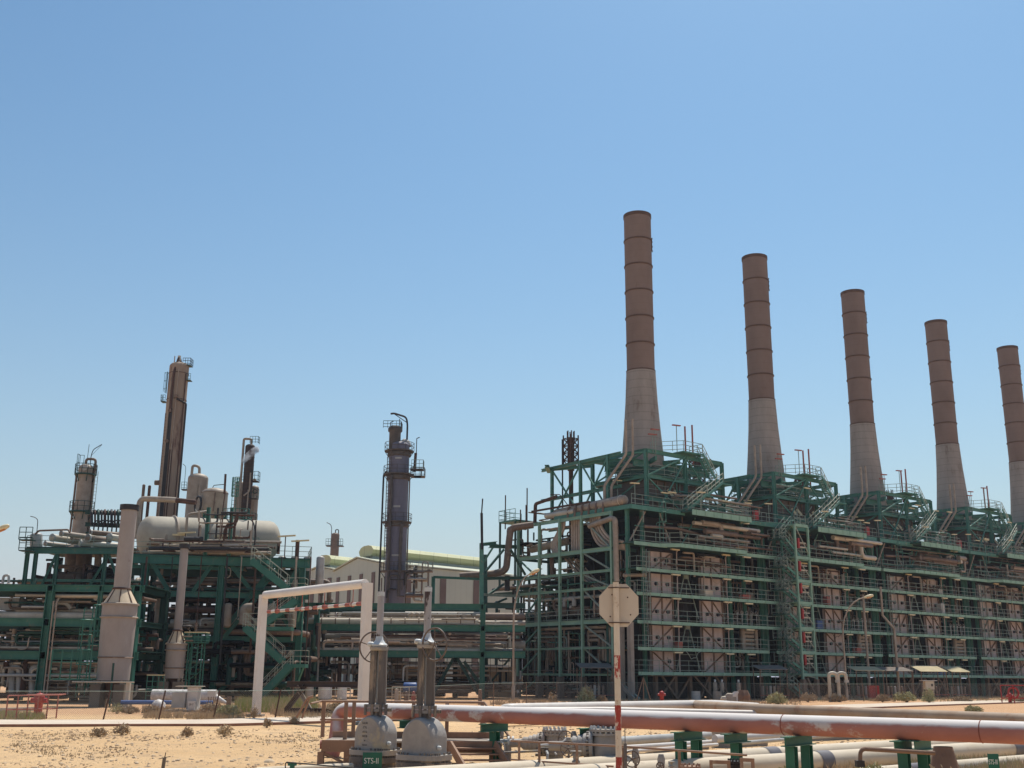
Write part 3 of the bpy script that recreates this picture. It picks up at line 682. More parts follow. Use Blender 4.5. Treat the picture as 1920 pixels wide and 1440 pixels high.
# the manifold barrel on top
hd = MB().vessel((1.0, 12.5, 19.4), (.5, 1.5, 19.6), .52, .7).build('header', 'insul', ew)
MB().ring((.53, 1.9, 19.6), .54, .05, (0, 1, 0), 20, 5).build('band', 'insul_pale', hd)
MB().vessel((.3, 13.5, 19.2), (.3, 9.0, 19.2), .28, .6).build('header', 'insul_pale', ew)
for i in range(6):
    MB().tube(fil([(1.0, 4.2+i*1.1, 19.6), (.2, 4.2+i*1.1, 19.8), (.1, 4.2+i*1.1, 18.6)], .35), .13, 8).build('nozzle', 'insul_brown', ew)
# large bent pipe: over the top and down outside the corner
MB().tube(fil([(.2, 6.4, 17.4), (-.2, 2.6, 17.8), (-.2, 2.1, 17.6), (-.2, 2.0, 11.4)], .9, 7), .28, 12).build('downcomer', 'insul', ew)
MB().tube(fil([(1.6, 17.6, 16.0), (1.6, 11.2, 16.4)], .3), .42, 14).build('transfer_line', 'insul', ew)
MB().tube(fil([(1.3, 15.5, 14.9), (1.3, 13.8, 15.2), (1.3, 13.6, 12.4)], .4), .25, 10).build('pipe', 'insul_brown', ew)
MB().tube(fil([(3.0, 1.2, 12.2), (.2, 1.4, 12.0)], .4), .2, 8).build('pipe', 'insul', ew)
# drums and U-bends on the deck at 7.7
for b in (3.6, 9.5):
    dr = MB().vessel((1.9, b, 9.0), (1.9, b+3.6, 9.0), .62, .5).build('drum', 'insul_brown', ew)
    MB().tube(fil([(1.9, b+1.2, 9.6), (1.9, b+1.2, 11.4), (1.9, b+2.6, 11.4), (1.9, b+2.6, 9.6)], .7, 6), .22, 9).build('pipe', 'insul', dr)
    MB().tube(fil([(1.2, b+.5, 9.4), (1.2, b+.5, 10.2), (1.2, b+2.0, 10.2), (1.2, b+2.0, 9.4)], .5, 5), .26, 9).build('pipe', 'silver', dr)
for j, b in enumerate((3.6, 11.4)):      # nested elbows below
    for i in range(4):
        MB().tube(fil([(1.0, b+4.2, 7.1-i*.42), (1.0, b+1.9-i*.0+.45*i-1.0, 7.1-i*.42), (1.0, b+.9+.45*i, 3.6+.1*i)], .45, 4), .17, 8).build('elbow_pipe', 'insul_brown' if j else 'insul', ew)
clutter(ew, (.6, 4.2, 3.2, 17.6, 8.0, 11.8), 34, (.05, .2), seed=31, mats=('insul_brown', 'silver', 'soot', 'green_dark'))
clutter(ew, (.6, 4.2, 3.2, 17.6, .5, 7.2), 40, (.05, .2), seed=32, vert=.6, mats=('insul_brown', 'soot', 'green_dark', 'insul'))
clutter(ew, (.6, 6.0, 3.2, 17.6, 12.0, 18.0), 34, (.05, .18), seed=33, vert=.6, mats=('insul_brown', 'soot', 'green_dark', 'insul'))
MB().box(5.0, 7.5, 11.1, 17.5, .1, 13.4).build('equipment_block', 'soot', ew)
MB().box(2.6, 3.1, 3.4, 4.9, .1, 17.8).build('equipment_block', 'soot', ew)
clutter(ew, (1.0, 7.0, 14.0, 24.5, .4, 13.5), 60, (.06, .25), seed=37, vert=.55, mats=('soot', 'green_dark', 'insul_brown', 'black', 'insul'), name='small_pipe')
for z in (5.0, 8.0, 11.2): MB().box(2.0, 7.5, 18.3, 25, z, z+.35).build('rear_deck', 'green_dark', ew)
MB().box(5.5, 8.5, 18, 24, .1, 9.5).build('equipment_block', 'soot', ew)
clutter(ew, (.5, 2.6, 3.2, 17.4, .6, 7.2), 34, (.04, .12), seed=38, vert=.55, mats=('insul', 'insul_mid', 'rail', 'insul_brown', 'green'), name='fine_pipe')
clutter(ew, (.5, 2.6, 3.2, 17.4, 8.0, 14.2), 34, (.04, .12), seed=39, vert=.55, mats=('insul', 'insul_mid', 'rail', 'insul_brown', 'green'), name='fine_pipe')
# thick grey columns at the corner
for b, z1 in ((1.7, 8.2), (.4, 7.4)):
    MB().box(-.25, .2, b-.25, b+.25, 0, z1).build('column', 'concrete', ew)
MB().hbeam((-.3, -.2, .2), (-.3, 2.9, 2.3), .2, .3, .05).build('brace', 'concrete', ew)
# end platform with rails beyond the grid, plus stems and masts
pf = MB().box(-.3, 3.0, 18.2, 21.2, 19.1, 19.3).build('platform', 'green', ew)
MB().rail([(-.3, 18.2, 19.3), (-.3, 21.2, 19.3), (3.0, 21.2, 19.3)], 1.2, 1.0, .03).build('guard_rail', 'green', pf)
for u, b in ((-.2, 18.3), (-.2, 21.1), (2.9, 21.1)): gcol(b, u, 12.0, 19.1, .18, 'green_dark', False)
for u, b, z1 in ((0, 20.4, 22.3), (1, 17.7, 22.9), (.2, 16.9, 20.8), (.3, 18.0, 20.4)):
    MB().tube([(u, b, 18.4), (u, b, z1)], .07, 6).build('mast', 'rustbrown', ew)
MB().tube(fil([(1.5, 9.6, 18.6), (1.5, 12.6, 21.6), (1.5, 14.2, 21.8)], .2), .05, 5).build('mast', 'rustbrown', ew)
MB().tube(fil([(.5, 12.0, 21.2), (.5, 15.6, 20.8), (.5, 15.7, 18.6)], .3), .2, 8).build('pipe', 'rustbrown', ew)
clutter(ew, (-.2, 3, 16.2, 21, 15.0, 18.6), 16, (.05, .16), seed=35, vert=.7, mats=('insul_brown', 'green_dark', 'soot'))
clutter(ew, (.2, 3, 3, 17, 18.9, 20.0), 14, (.05, .12), seed=36, vert=.3, mats=('insul_brown', 'insul', 'rustbrown'))
# big bent transfer line that comes in from the left, and the frame that carries it
def pk(px, py, Y): return at(px, py, Y)
tl = thing('transfer_pipe', 'thick brown insulated pipe bending up into the end of the furnace row', 'pipe', (0, 0, 0))
MB().tube(fil([at(862, 1080, 121), at(925, 1076, 121), at(949, 1070, 121), at(955, 1010, 121), at(958, 990, 121), at(1000, 984, 121)], 2.0, 7), .38, 14).build('pipe', 'insul_brown', tl)
MB().tube(fil([at(905, 1082, 122.5), at(975, 1085, 122.5)], .2), .2, 10).build('branch', 'insul', tl)
MB().tube([at(951, 1080, 121), at(951, 1108, 121)], .3, 10).build('boot', 'black', tl)
sf = thing('support_frame', 'dark green steel frame with a tall mast left of the pipe grid', 'steel frame', (0, 0, 0))
Y = 117
def sbeam(a, b, w_=.35, m='green', nm='beam'): MB().hbeam(a, b, w_, w_, .06).build(nm, m, sf)
sbeam(at(903, 1308, Y), at(903, 1019, Y), .45, 'green', 'column'); sbeam(at(912, 1308, Y+3), at(910, 1040, Y+3), .4, 'green_dark', 'column')
sbeam(at(903, 1021, Y), at(930, 1018, Y+3), .35); sbeam(at(918, 1024, Y+3), at(982, 1026, Y+9), .4)
sbeam(at(903, 1060, Y), at(924, 1027, Y), .2, nm='brace'); sbeam(at(905, 1078, Y), at(945, 1030, Y+2), .2, 'green_dark', 'brace')
sbeam(at(957, 1030, Y+2), at(985, 1078, Y+4), .2, 'green_dark', 'brace'); sbeam(at(905, 1085, Y), at(985, 1083, Y+4), .3, 'green_dark')
sbeam(at(908, 1120, Y), at(945, 1095, Y+3), .2, 'green_dark', 'brace'); sbeam(at(908, 1140, Y), at(950, 1122, Y+3), .2, 'green_dark', 'brace')
sbeam(at(906, 1115, Y), at(975, 1118, Y+3), .25, 'rail')
for y in (1135, 1178, 1228): sbeam(at(903, y, Y), at(985, y+1, Y+1), .55, 'green_dark')
for a, b in (((913, 1225), (950, 1190)), ((920, 1178), (952, 1155)), ((912, 1290), (955, 1235))): sbeam(at(*a, Y+1), at(*b, Y+1), .22, 'green_dark', 'brace')
MB().tube([at(904, 1030, Y-.5), at(903, 962, Y-.5)], .16, 6).tube([at(903, 962, Y-.5), at(905, 935, Y-.5)], .08, 6).build('mast', 'black', sf)
# ------------------------------------------------------------------ left: columns, vessels, stacks, racks
mat('column_dark', (.045, .030, .028), (.065, .045, .038), 1.2, .75)
CP, SP = math.cos(PITCH), math.sin(PITCH)
def rad(wpx, p):                        # real radius of something wpx wide in the photo at point p
    d = p.y*CP+(p.z-EYE)*SP; return wpx*d/F_PX/2
def vtow(pm, y0, y1, Y):                # vertical axis: x at the middle pixel, heights from pixel rows
    p = at(pm[0], pm[1], Y); return V((p.x, Y, 0)), at(pm[0], y0, Y).z, at(pm[0], y1, Y).z
def ringdeck(root, c, r, z, m='green_left', w_=.9, a0=0, a1=360, mr='rail'):
    n = 12; d = MB().lathe([(r, z-.12), (r+w_, z-.12), (r+w_, z+.02), (r, z+.02)], c, 16, a0=R(a0), a1=R(a1), smooth=False).build('platform', m, root)
    pts = [(c[0]+(r+w_)*math.cos(R(a0+(a1-a0)*k/n)), c[1]+(r+w_)*math.sin(R(a0+(a1-a0)*k/n)), z) for k in range(n+1)]
    MB().rail(pts, 1.1, 1.2, .03, n=2).build('guard_rail', mr, d)
    mb = MB()
    for k in range(0, n+1, 2):
        a = R(a0+(a1-a0)*k/n); mb.beam((c[0]+r*math.cos(a), c[1]+r*math.sin(a), z-.9), (c[0]+(r+w_*.9)*math.cos(a), c[1]+(r+w_*.9)*math.sin(a), z-.1), .08)
    mb.build('bracket', m, d)
# ---- tall rusty distillation column
Y = 130; c, zb, zt = vtow((324, 830), 1010, 688, Y); r = rad(35.5, V((c.x, Y, zt))); k = .0645
t = thing('distillation_column', 'tallest column of the left plant, tan shell with rust-dark stripe down its front', 'column', (c.x, c.y, 0))
MB().lathe([(r, 8), (r, zt)], seg=32).dome((0, 0, zt), r, r*.5, seg=32).build('shell', 'rust_column', t)
MB().box(-r*.46, -r*.02, -r-.03, -r*.84, zb-3, zt-5.5).build('rust_stripe', 'black', t)
MB().box(r*.02, r*.34, -r-.01, -r*.85, zb-3, zt-10.5).build('rust_stripe', 'rustbrown', t)
MB().tube(fil([(-.25, -r-.15, zt-6), (-.2, -r-.15, zt-1.0), (.0, -r*.3, zt+1.25), (.15, 0, zt+.5)], .4), .15, 10).build('vapour_pipe', 'rustbrown', t)
MB().tube([(.0, -r*.35, zt+.7), (.0, -r*.3, zt+1.3)], .19, 10).build('vent_cap', 'insul_pale', t)
MB().tube([(.35, -r-.12, zt-.6), (.2, -r-.12, 12)], .05, 6).build('pipe', 'insul', t)
MB().tube([(-.45, -r-.12, zt-1.6), (-.5, -r-.12, 12)], .05, 6).build('pipe', 'insul', t)
MB().tube(fil([(r*.3, -r-.1, zt-4.3), (r+.2, -.5, zt-4.7), (r+.2, -.5, zt-5.2), (r+.2, -.5, 12)], .2), .12, 8).build('pipe', 'black', t)
MB().tube([(r*.92, -.6, zt-1), (r*.92, -.6, 12)], .07, 6).build('pipe', 'rustbrown', t)
for z in (zt-.9, zt-4.2): MB().ring((0, 0, z), r+.02, .04, seg=28, ts=5).build('band', 'rustbrown', t)
MB().ladder((-r-.12, -.3, zt-3.4), 2.7, .3, (0, 1, 0), cage=False, r=.03).build('ladder', 'green_left_dark', t)
MB().rail([(-r-.1, -.3, zt-3.2), (-r-.45, -.3, zt-3.2), (-r-.45, .2, zt-3.2)], 2.4, .4, .02).build('ladder_cage', 'green_left_dark', t)
MB().ladder((-.75, -r*.75, 14), zt-20, .35, cage=False).build('ladder', 'rustbrown', t)
for x, z in ((-r-.3, zt-4.4), (r+.2, zt-1.7)):
    p = MB().box(x-.3, x+.25, -.5, .4, z-.08, z).build('platform', 'green_left_dark', t); MB().rail([(x-.3, .4, z), (x-.3, -.5, z), (x+.25, -.5, z)], .75, .3, .022).build('guard_rail', 'green_left_dark', p)
p = MB().box(r-.4, r+.3, -.6, .6, zt+.1, zt+.18).build('platform', 'green_left_dark', t); MB().rail([(r-.6, -.6, zt+.18), (r+.3, -.6, zt+.18), (r+.3, .6, zt+.18)], .8, .35, .03).build('guard_rail', 'black', p)
MB().tube([(-r*.5, -.3, zt), (-r*.5, -.3, zt+1.3)], .06, 6).build('vent', 'insul', t)
for x, z in ((.35, zt-4.0), (-.25, zt-5.8), (-.3, zt-9.5)): MB().tube([(x, -r+.1, z), (x, -r-.35, z)], .2, 10).build('manway', 'insul_brown', t)
MB().tube([(-r-.55, 0, zt-14.3), (-r+.2, 0, zt-14.3)], .3, 12).build('side_drum', 'insul_brown', t)
# ---- slim column at far left
Y = 125; c, zb, zt = vtow((155, 940), 1010, 878, Y); r = rad(27, V((c.x, Y, zt)))
t = thing('distillation_column', 'grey column at far left with a green platform ring near its domed top', 'column', (c.x, c.y, 0))
MB().lathe([(r, 6), (r, zt)], seg=28).dome((0, 0, zt), r, r*.6, seg=28).build('shell', 'insul', t)
ringdeck(t, (0, 0, 0), r+.02, zt-.7, 'green_left_dark', .35, mr='green_left_dark')
ringdeck(t, (0, 0, 0), r+.02, zt-5.0, 'green_left_dark', .5, mr='green_left_dark')
MB().tube(fil([(-.1, 0, zt+.4), (-.1, 0, zt+1.1), (r+.1, .2, zt+1.1), (r+.15, .2, 6)], .35, 5), .15, 10).build('vapour_pipe', 'insul_brown', t)
MB().tube([(-r-.2, 0, zt-.8), (-r-.25, 0, 8)], .12, 8).build('pipe', 'insul_brown', t)
MB().ladder((r+.5, -.2, zt-5), 4.6, .35, cage=False, r=.03).build('ladder', 'rail', t)
MB().tube([(.0, 0, zt+.6), (.05, 0, zt+2.8)], .03, 5).build('rod', 'black', t)
MB().tube(fil([(r*.5, 0, zt+.3), (r*.5, 0, zt+1.5), (r*.7, 0, zt+2.2), (r*.5+1.1, 0, zt+2.8)], .5, 6), .045, 6).tube([(r*.55, 0, zt+1.5), (r*.5+1.1, 0, zt+2.75)], .02, 5).build('davit_arm', 'black', t)
MB().rail([(-r-.15, -.4, zt-.6), (-r-.15, .4, zt-.6), (-r+.3, .4, zt-.6)], 2.2, .4, .03).build('top_cage', 'green_left_dark', t)
MB().lathe([(.001, 0), (.35, 0), (.35, .2), (.001, .2)], (.2, -r-.0, zt-.1), 16, (0, -1, 0)).build('manway', 'silver', t)
# ---- drums and columns behind the horizontal vessel
Y = 126; c, zb, zt = vtow((369, 930), 1000, 897, Y); r = rad(37, V((c.x, Y, zt)))
t = thing('vertical_drum', 'tan vertical drum with domed top behind the bigger round drum', 'drum', (c.x, c.y, 0))
MB().lathe([(r, 8), (r, zt)], seg=28).dome((0, 0, zt), r, r*.5, seg=28).build('shell', 'insul', t)
MB().tube(fil([(.15, -.2, zt+.4), (.1, -.2, zt+1.35), (-r*.6, -.3, zt+1.5), (-r*.65, -r*.75, 12)], .4, 6), .16, 10).build('vapour_pipe', 'insul', t)
MB().tube([(r*.55, -r-.05, zt-.8), (r*.5, -r-.05, zt-3)], .14, 8).build('pipe', 'insul', t)
MB().tube(fil([(-r-.4, 0, zt-1.2), (-r-.4, 0, zt+1.4), (-r-.8, 0, zt+1.7)], .3), .03, 5).build('lamp_arm', 'green_left_dark', t)
p = MB().box(-r-.6, -r, -.4, .4, zt-1.4, zt-1.3).build('platform', 'black', t); MB().rail([(-r-.6, -.4, zt-1.3), (-r, -.4, zt-1.3)], .8, .3, .025).build('guard_rail', 'green_left_dark', p)
Y = 108; c, zb, zt = vtow((402, 940), 962, 925, Y); r = rad(48, V((c.x, Y, zt)))
t = thing('vertical_drum', 'fat round tan drum standing on green legs above the horizontal vessel', 'drum', (c.x, c.y, 0))
MB().lathe([(r*.55, zb-.7), (r*.9, zb-.3), (r, zb+.1), (r, zt)], seg=32).dome((0, 0, zt), r, r*.42, seg=32).build('shell', 'insul', t)
MB().lathe([(.001, zb-.8), (r*.55, zb-.7)], seg=32).build('bottom_head', 'insul_brown', t)
MB().ring((0, 0, zt), r+.02, .035, seg=30, ts=5).build('band', 'insul_brown', t)
for a in (-60, 20, 150, 240): MB().hbeam((r*.9*math.cos(R(a)), r*.9*math.sin(R(a)), 14.6), (r*.9*math.cos(R(a)), r*.9*math.sin(R(a)), zb+.2), .28, .28, .05, up=(1, 0, 0)).build('leg', 'green_left', t)
MB().ring((-r*1.12, -.6, zb+.75), .78, .11, (1, .75, 0), 22, 7).build('loop_pipe', 'black', t)
MB().tube(fil([(-.2, -.3, zt+.5), (-.1, -.3, zt+.75), (.9, -.3, zt+.85)], .2), .04, 5).build('lamp_arm', 'black', t)
MB().tube([(r*.3, -r-.06, zt-.1), (r*.25, -r-.06, zb)], .06, 6).build('pipe', 'insul_brown', t)
t = tag(MB().tube([at(415, 975, 104), at(422, 925, 104)], .05, 6).tube([at(421, 926, 104), at(423, 889, 104)], .11, 7).build('flare_mast', 'rustbrown'), 'slim dark red mast rising in front of the fat round drum', 'mast')
ar = thing('overhead_pipe', 'white pipe looping over the horizontal vessel towards the dark ring pipe', 'pipe', (0, 0, 0))
MB().tube(fil([at(256, 1010, 104), at(259, 955, 104), at(264, 935, 104), at(318, 937, 104), at(330, 938, 104)], 1.0, 6), .27, 12).build('pale_pipe', 'insul', ar)
MB().tube([at(330, 938, 104), at(368, 942, 104)], .25, 10).build('rusty_pipe', 'rustbrown', ar)
for x, yt in ((267, 910), (278, 912)):
    c = at(x, 940, 112); tag(MB().tube([(c.x, c.y, 12), (c.x, c.y, at(x, yt, 112).z)], .16, 8).dome((c.x, c.y, at(x, yt, 112).z), .16, .12, seg=8).build('vent_pipe', 'insul_brown' if x < 270 else 'rustbrown'), 'tan capped vent pipe just left of the rusty one' if x < 270 else 'rusty vent pipe beside the foot of the tallest column', 'vent pipe')
# dark column with steam, its pale neighbour
Y = 128; c, zb, zt = vtow((465, 900), 990, 838, Y); r = rad(18, V((c.x, Y, zt)))
t = thing('distillation_column', 'slim rust-black column with a steam wisp right of the drums', 'column', (c.x, c.y, 0))
MB().lathe([(r, 8), (r, zt)], seg=22).dome((0, 0, zt), r, r*.6, seg=22).build('shell', 'column_dark', t)
for i in range(20): MB().ring((0, 0, zt-.8-i*.45), r+.01, .03, seg=20, ts=4).build('hoop', 'rustbrown', t)
MB().tube(fil([(.1, 0, zt+.3), (.1, 0, zt+.95), (-r-.25, 0, zt+1.0), (-r-.3, -.2, 9)], .25, 5), .14, 9).build('vapour_pipe', 'insul', t)
MB().rail([(.0, -.4, zt+.4), (r+.4, -.4, zt+.4), (r+.4, .4, zt+.4)], .8, .35, .025).build('top_cage', 'green_left_dark', t)
for z in (zt-4.1, zt-6.1, zt-9.0):
    p = MB().box(r*.6, r+.7, -.5, .5, z-.08, z).build('platform', 'black', t); MB().rail([(r*.8, -.5, z), (r+.7, -.5, z), (r+.7, .5, z)], 1.1, .4, .028).build('guard_rail', 'green_left_dark', p)
    MB().tube([(r+.3, -.5, z+.1), (r+.3, -.1, z+.1)], .18, 8).build('manway', 'insul', t)
MB().tube(fil([(r*.7, -r-.1, zt-3.2), (r*.7, -r-.1, zt-5.4), (-r*.4, -r-.1, zt-5.9)], .2), .09, 7).build('pipe', 'insul', t)
MB().tube([(r*.5, -r-.1, zt-5.2), (r*.4, -r-.1, zt-12)], .08, 7).build('pipe', 'insul', t)
c2 = at(449, 930, 131); zz = at(449, 908, 131).z
t = thing('distillation_column', 'shorter pale column tucked left of the steaming dark one', 'column', (c2.x, c2.y, 0))
MB().lathe([(.6, 8), (.6, zz)], seg=20).dome((0, 0, zz), .6, .35, seg=20).build('shell', 'insul', t)
MB().rail([(-.5, -.5, zz), (.5, -.5, zz)], .8, .4, .025).build('guard_rail', 'green_left_dark', t)
c2 = at(476, 940, 130); zz = at(476, 915, 130).z
t = thing('distillation_column', 'short tan column hidden behind the right side of the steaming one', 'column', (c2.x, c2.y, 0))
MB().lathe([(.5, 8), (.5, zz)], seg=20).dome((0, 0, zz), .5, .3, seg=20).build('shell', 'insul', t)
MB().ring((.2, -.6, zz-.5), .25, .05, (0, 1, 0), 14, 5).build('hoop', 'black', t)
# steam wisp
sm = bpy.data.materials.new('steam'); sm.use_nodes = True; N = sm.node_tree.nodes; L = sm.node_tree.links
for n in list(N):
    if n.type != 'OUTPUT_MATERIAL': N.remove(n)
pv = N.new('ShaderNodeVolumePrincipled'); pv.inputs['Color'].default_value = (.95, .96, 1, 1)
nz = N.new('ShaderNodeTexNoise'); nz.inputs['Scale'].default_value = .9; nz.inputs['Detail'].default_value = 5
ge = N.new('ShaderNodeNewGeometry'); L.new(ge.outputs['Position'], nz.inputs['Vector'])
mr = N.new('ShaderNodeMapRange'); mr.inputs[1].default_value = .45; mr.inputs[2].default_value = .75; mr.inputs[4].default_value = 6.0
L.new(nz.outputs[0], mr.inputs[0]); L.new(mr.outputs[0], pv.inputs['Density']); L.new(pv.outputs[0], N['Material Output'].inputs['Volume'])
MATS['steam'] = sm
def wisp():
    b = MB(); p = [at(457, 868, 124), at(464, 860, 124), at(472, 850, 124), at(479, 838, 124)]; rs = [.35, .75, .85, .5]
    vs = []; seg = 14
    prof = [(.05, 0)]; 
    for i, (q, r_) in enumerate(zip(p, rs)):
        for k in range(seg):
            a = 2*math.pi*k/seg; vs.append(q+V((math.cos(a)*r_, math.sin(a)*r_*.8, .25*math.cos(a))))
    fs = [(i*seg+k, i*seg+(k+1) % seg, (i+1)*seg+(k+1) % seg, (i+1)*seg+k) for i in range(3) for k in range(seg)]
    fs += [tuple(reversed(range(seg))), tuple(3*seg+k for k in range(seg))]
    return b.add(vs, fs, True).build('steam', 'steam')
tag(wisp(), 'thin white steam wisp drifting off the slim dark column', 'steam', kind='stuff')
# ---- big horizontal vessel
p, q = at(279, 1006, 101), at(503, 1013, 107); r = 1.86
t = thing('horizontal_vessel', 'long cream horizontal vessel lying on the green deck', 'vessel', p)
q = q-p; d = q.normalized(); mat('vessel_cream', (.44, .40, .32), (.33, .30, .245), .5, .75, c3=(.25, .19, .14), s3=1.1, t3=(.64, .76))
MB().vessel((0, 0, 0), q, r, .55, 36).build('shell', 'vessel_cream', t)
for k in (.19, .42, .62, .83): MB().ring(q*k, r+.02, .07 if k != .19 else .16, tuple(d), 32, 5).build('band', 'insul' if k == .19 else 'black', t)
for k in (.12, .86): MB().beam(q*k+V((0, 0, -r-.6)), q*k+V((0, 0, -r+.6)), .5, 2.6, up=(0, 1, 0)).build('saddle', 'green_left', t)
for k, h in ((.19, 0), (.34, 0)): MB().tube([q*k+V((0, -r-.1, h)), q*k+V((-.3, -r-.2, -11))], .22 if k == .19 else .1, 8).build('down_pipe', 'insul', t)
MB().tube(fil([q*.35+V((0, -r-.1, -.8)), q*.35+V((0, -r-.3, 1.9)), q*.53+V((0, -r-.3, 2.3)), q*.55+V((0, -r-.3, -.6))], .4), .12, 7).build('bent_pipe', 'insul', t)
for k in (.28, .62, .70): MB().box((q*k).x-.9, (q*k).x+.9, -2.4+(q*k).y, -2.2+(q*k).y, -.1+(q*k).z, .06+(q*k).z).build('lamp', 'lamp_yellow', t)
p0 = q*.86; l = MB().box(p0.x-1.3, p0.x+1.3, p0.y-2.9, p0.y-1.7, -1.5, -1.3).build('side_platform', 'insul_pale', t); MB().rail([(p0.x-1.3, p0.y-2.9, -1.3), (p0.x+1.3, p0.y-2.9, -1.3)], 1.5, .5, .05).build('guard_rail', 'rail', l)
# caged ladder and platform at the fat drum
c2 = at(436, 975, 106)
t = thing('caged_ladder', 'green caged ladder rising from a small platform above the horizontal vessel', 'ladder', c2)
MB().ladder((0, 0, 0), 4.2, .4, cage=False, r=.03).build('ladder', 'green_left', t)
hoop = MB()
for k in range(6): hoop.ring((.05, 0, 2.3+k*.36), .34, .03, seg=14, ts=4)
for k in range(8): a = 2*math.pi*k/8; hoop.beam((.05+.34*math.cos(a), .34*math.sin(a), 2.3), (.05+.34*math.cos(a), .34*math.sin(a), 4.1), .035)
hoop.build('cage', 'green_left', t)
p = MB().box(-.7, 1.6, -.8, .8, -.2, 0).build('platform', 'green_left', t); MB().rail([(-.7, -.8, 0), (1.6, -.8, 0), (1.6, .8, 0)], 1.0, .4, .03).build('guard_rail', 'green_left', p)
for x in (-.5, 1.3): MB().hbeam((x, 0, -4.5), (x, 0, -.2), .3, .3, .05, up=(1, 0, 0)).build('post', 'green_left', t)

# ---- vessel structure (the green steel deck)
def frame_thing(name, label, cat): return thing(name, label, cat, (0, 0, 0))
vt = frame_thing('vessel_structure', 'big green steel structure that carries the horizontal vessel above braces', 'steel structure')
def hb(root, a, b, w_=.35, h=None, m='green_left', nm='beam', up=None): return MB().hbeam(a, b, w_, h or w_, .06, up).build(nm, m, root)
def hbp(root, a, Ya, b, Yb, w_=.35, h=None, m='green_left', nm='beam'): return hb(root, at(*a, Ya), at(*b, Yb), w_, h, m, nm)
zd = at(246, 1036, 98).z
dA, dB = at(246, 1038, 97.5), at(583, 1054, 101); dA.z = dB.z = at(400, 1046, 99.5).z
dk = MB(); dirx = (dB-dA).normalized(); nrm = V((-dirx.y, dirx.x, 0)); 
dk.poly([dA, dB, dB+nrm*9, dA+nrm*9], (0, 0, .15)); dk.build('deck', 'green_left_dark', vt)
hb(vt, dA-nrm*.2-V((0, 0, .35)), dB-nrm*.2-V((0, 0, .35)), .35, .75)
hb(vt, dA-V((0, 0, 1.2))+nrm*2, dB-V((0, 0, 1.2))+nrm*2, .35, .8, 'green_left_dark')
hb(vt, dA+nrm*9-V((0, 0, .5)), dB+nrm*9-V((0, 0, .5)), .35, .8, 'green_left_dark')
MB().rail([dA+V((0, 0, .15)), dA.lerp(dB, .68)+V((0, 0, .15))], 1.05, 1.5, .026).build('guard_rail', 'rail', vt)
MB().rail([dA.lerp(dB, .78)+V((0, 0, .15)), dB+V((0, 0, .15)), dB+nrm*6+V((0, 0, .15))], 1.05, 1.5, .026).build('guard_rail', 'rail', vt)
cols = [(.085, 0), (.50, 0), (.955, 0), (.085, 8.5), (.5, 8.5), (.955, 8.5), (.28, 4), (.72, 4.5)]
for i, (k, o_) in enumerate(cols):
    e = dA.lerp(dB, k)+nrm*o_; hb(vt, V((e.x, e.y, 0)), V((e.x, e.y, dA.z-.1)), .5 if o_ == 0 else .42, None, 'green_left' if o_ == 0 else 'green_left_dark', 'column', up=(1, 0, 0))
for z, k0, k1, w_ in ((9.0, 0, 1, .5), (5.2, .0, 1, .45), (11.3, .0, .62, .3)):
    for o_ in (0.2, 8.5):
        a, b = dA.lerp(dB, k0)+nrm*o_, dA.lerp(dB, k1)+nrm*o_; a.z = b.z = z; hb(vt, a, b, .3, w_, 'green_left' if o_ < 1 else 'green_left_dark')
for z in (9.0, 5.2):
    for k in (.085, .5, .955):
        a = dA.lerp(dB, k); b = a+nrm*8.5; a.z = b.z = z; hb(vt, a, b, .3, .4, 'green_left_dark')
    a = [dA.lerp(dB, .02)+nrm*.6, dA.lerp(dB, .98)+nrm*.6, dA.lerp(dB, .98)+nrm*8, dA.lerp(dB, .02)+nrm*8]
    MB().poly([V((e.x, e.y, z+.22)) for e in a], (0, 0, .06)).build('grating', 'green_left_dark', vt)
def brc(k0, z0, k1, z1, o_=.1, w_=.35, m='green_left'):
    a = dA.lerp(dB, k0)+nrm*o_; b = dA.lerp(dB, k1)+nrm*o_; a.z = z0; b.z = z1; hb(vt, a, b, w_, None, m, 'brace')
for q_ in ((.52, 12.2, .70, 8.9), (.70, 9.1, .86, 12.4), (.54, 6.0, .80, 11.9), (.52, 4.9, .70, 8.7), (.5, .2, .80, 5.0), (.70, 5.0, .93, .6), (.76, 9.1, .95, 5.3), (.94, 12.0, .86, 9.3), (.1, 12, .22, 9.2), (.35, 9.2, .47, 12.3)):
    brc(*q_)
for q_ in ((.1, 5, .3, 9), (.3, 9, .5, 5), (.5, 9, .72, 12.2), (.72, 12.2, .95, 9), (.1, .2, .3, 5), (.5, 5, .72, .2)): brc(*q_, o_=8.5, m='green_left_dark')
# stairs
def P(x, y, Y): return at(x, y, Y)
for a, b in (((540, 1103), (474, 1050)), ((499, 1167), (556, 1124)), ((531, 1238), (462, 1176)), ((487, 1306), (546, 1246))):
    fa, fb = at(*a, 95.5), at(*b, 95.5); s_ = MB().stair(fa, fb, .9); hd_ = V((0, .45, 0))
    for o_ in (-1, 1): s_.beam(fa+hd_*o_-V((0, 0, .1)), fb+hd_*o_-V((0, 0, .1)), .09, .55)
    s_ = s_.build('stair', 'green_left', vt)
    MB().stair_rail(fa, fb, .9, 1.1, .022).build('stair_rail', 'rail_light', s_)
for x0, x1, y in ((455, 545, 1175), (528, 572, 1245), (535, 570, 1108), (470, 500, 1050)):
    a, b = at(x0, y, 95.2), at(x1, y, 95.2); l = MB().poly([a, b, b+V((0, 1.6, 0)), a+V((0, 1.6, 0))], (0, 0, -.3)).build('landing', 'green_left', vt)
    MB().rail([a, b, b+V((0, 1.6, 0))], 1.1, 1.2, .024).build('guard_rail', 'rail_light', l)
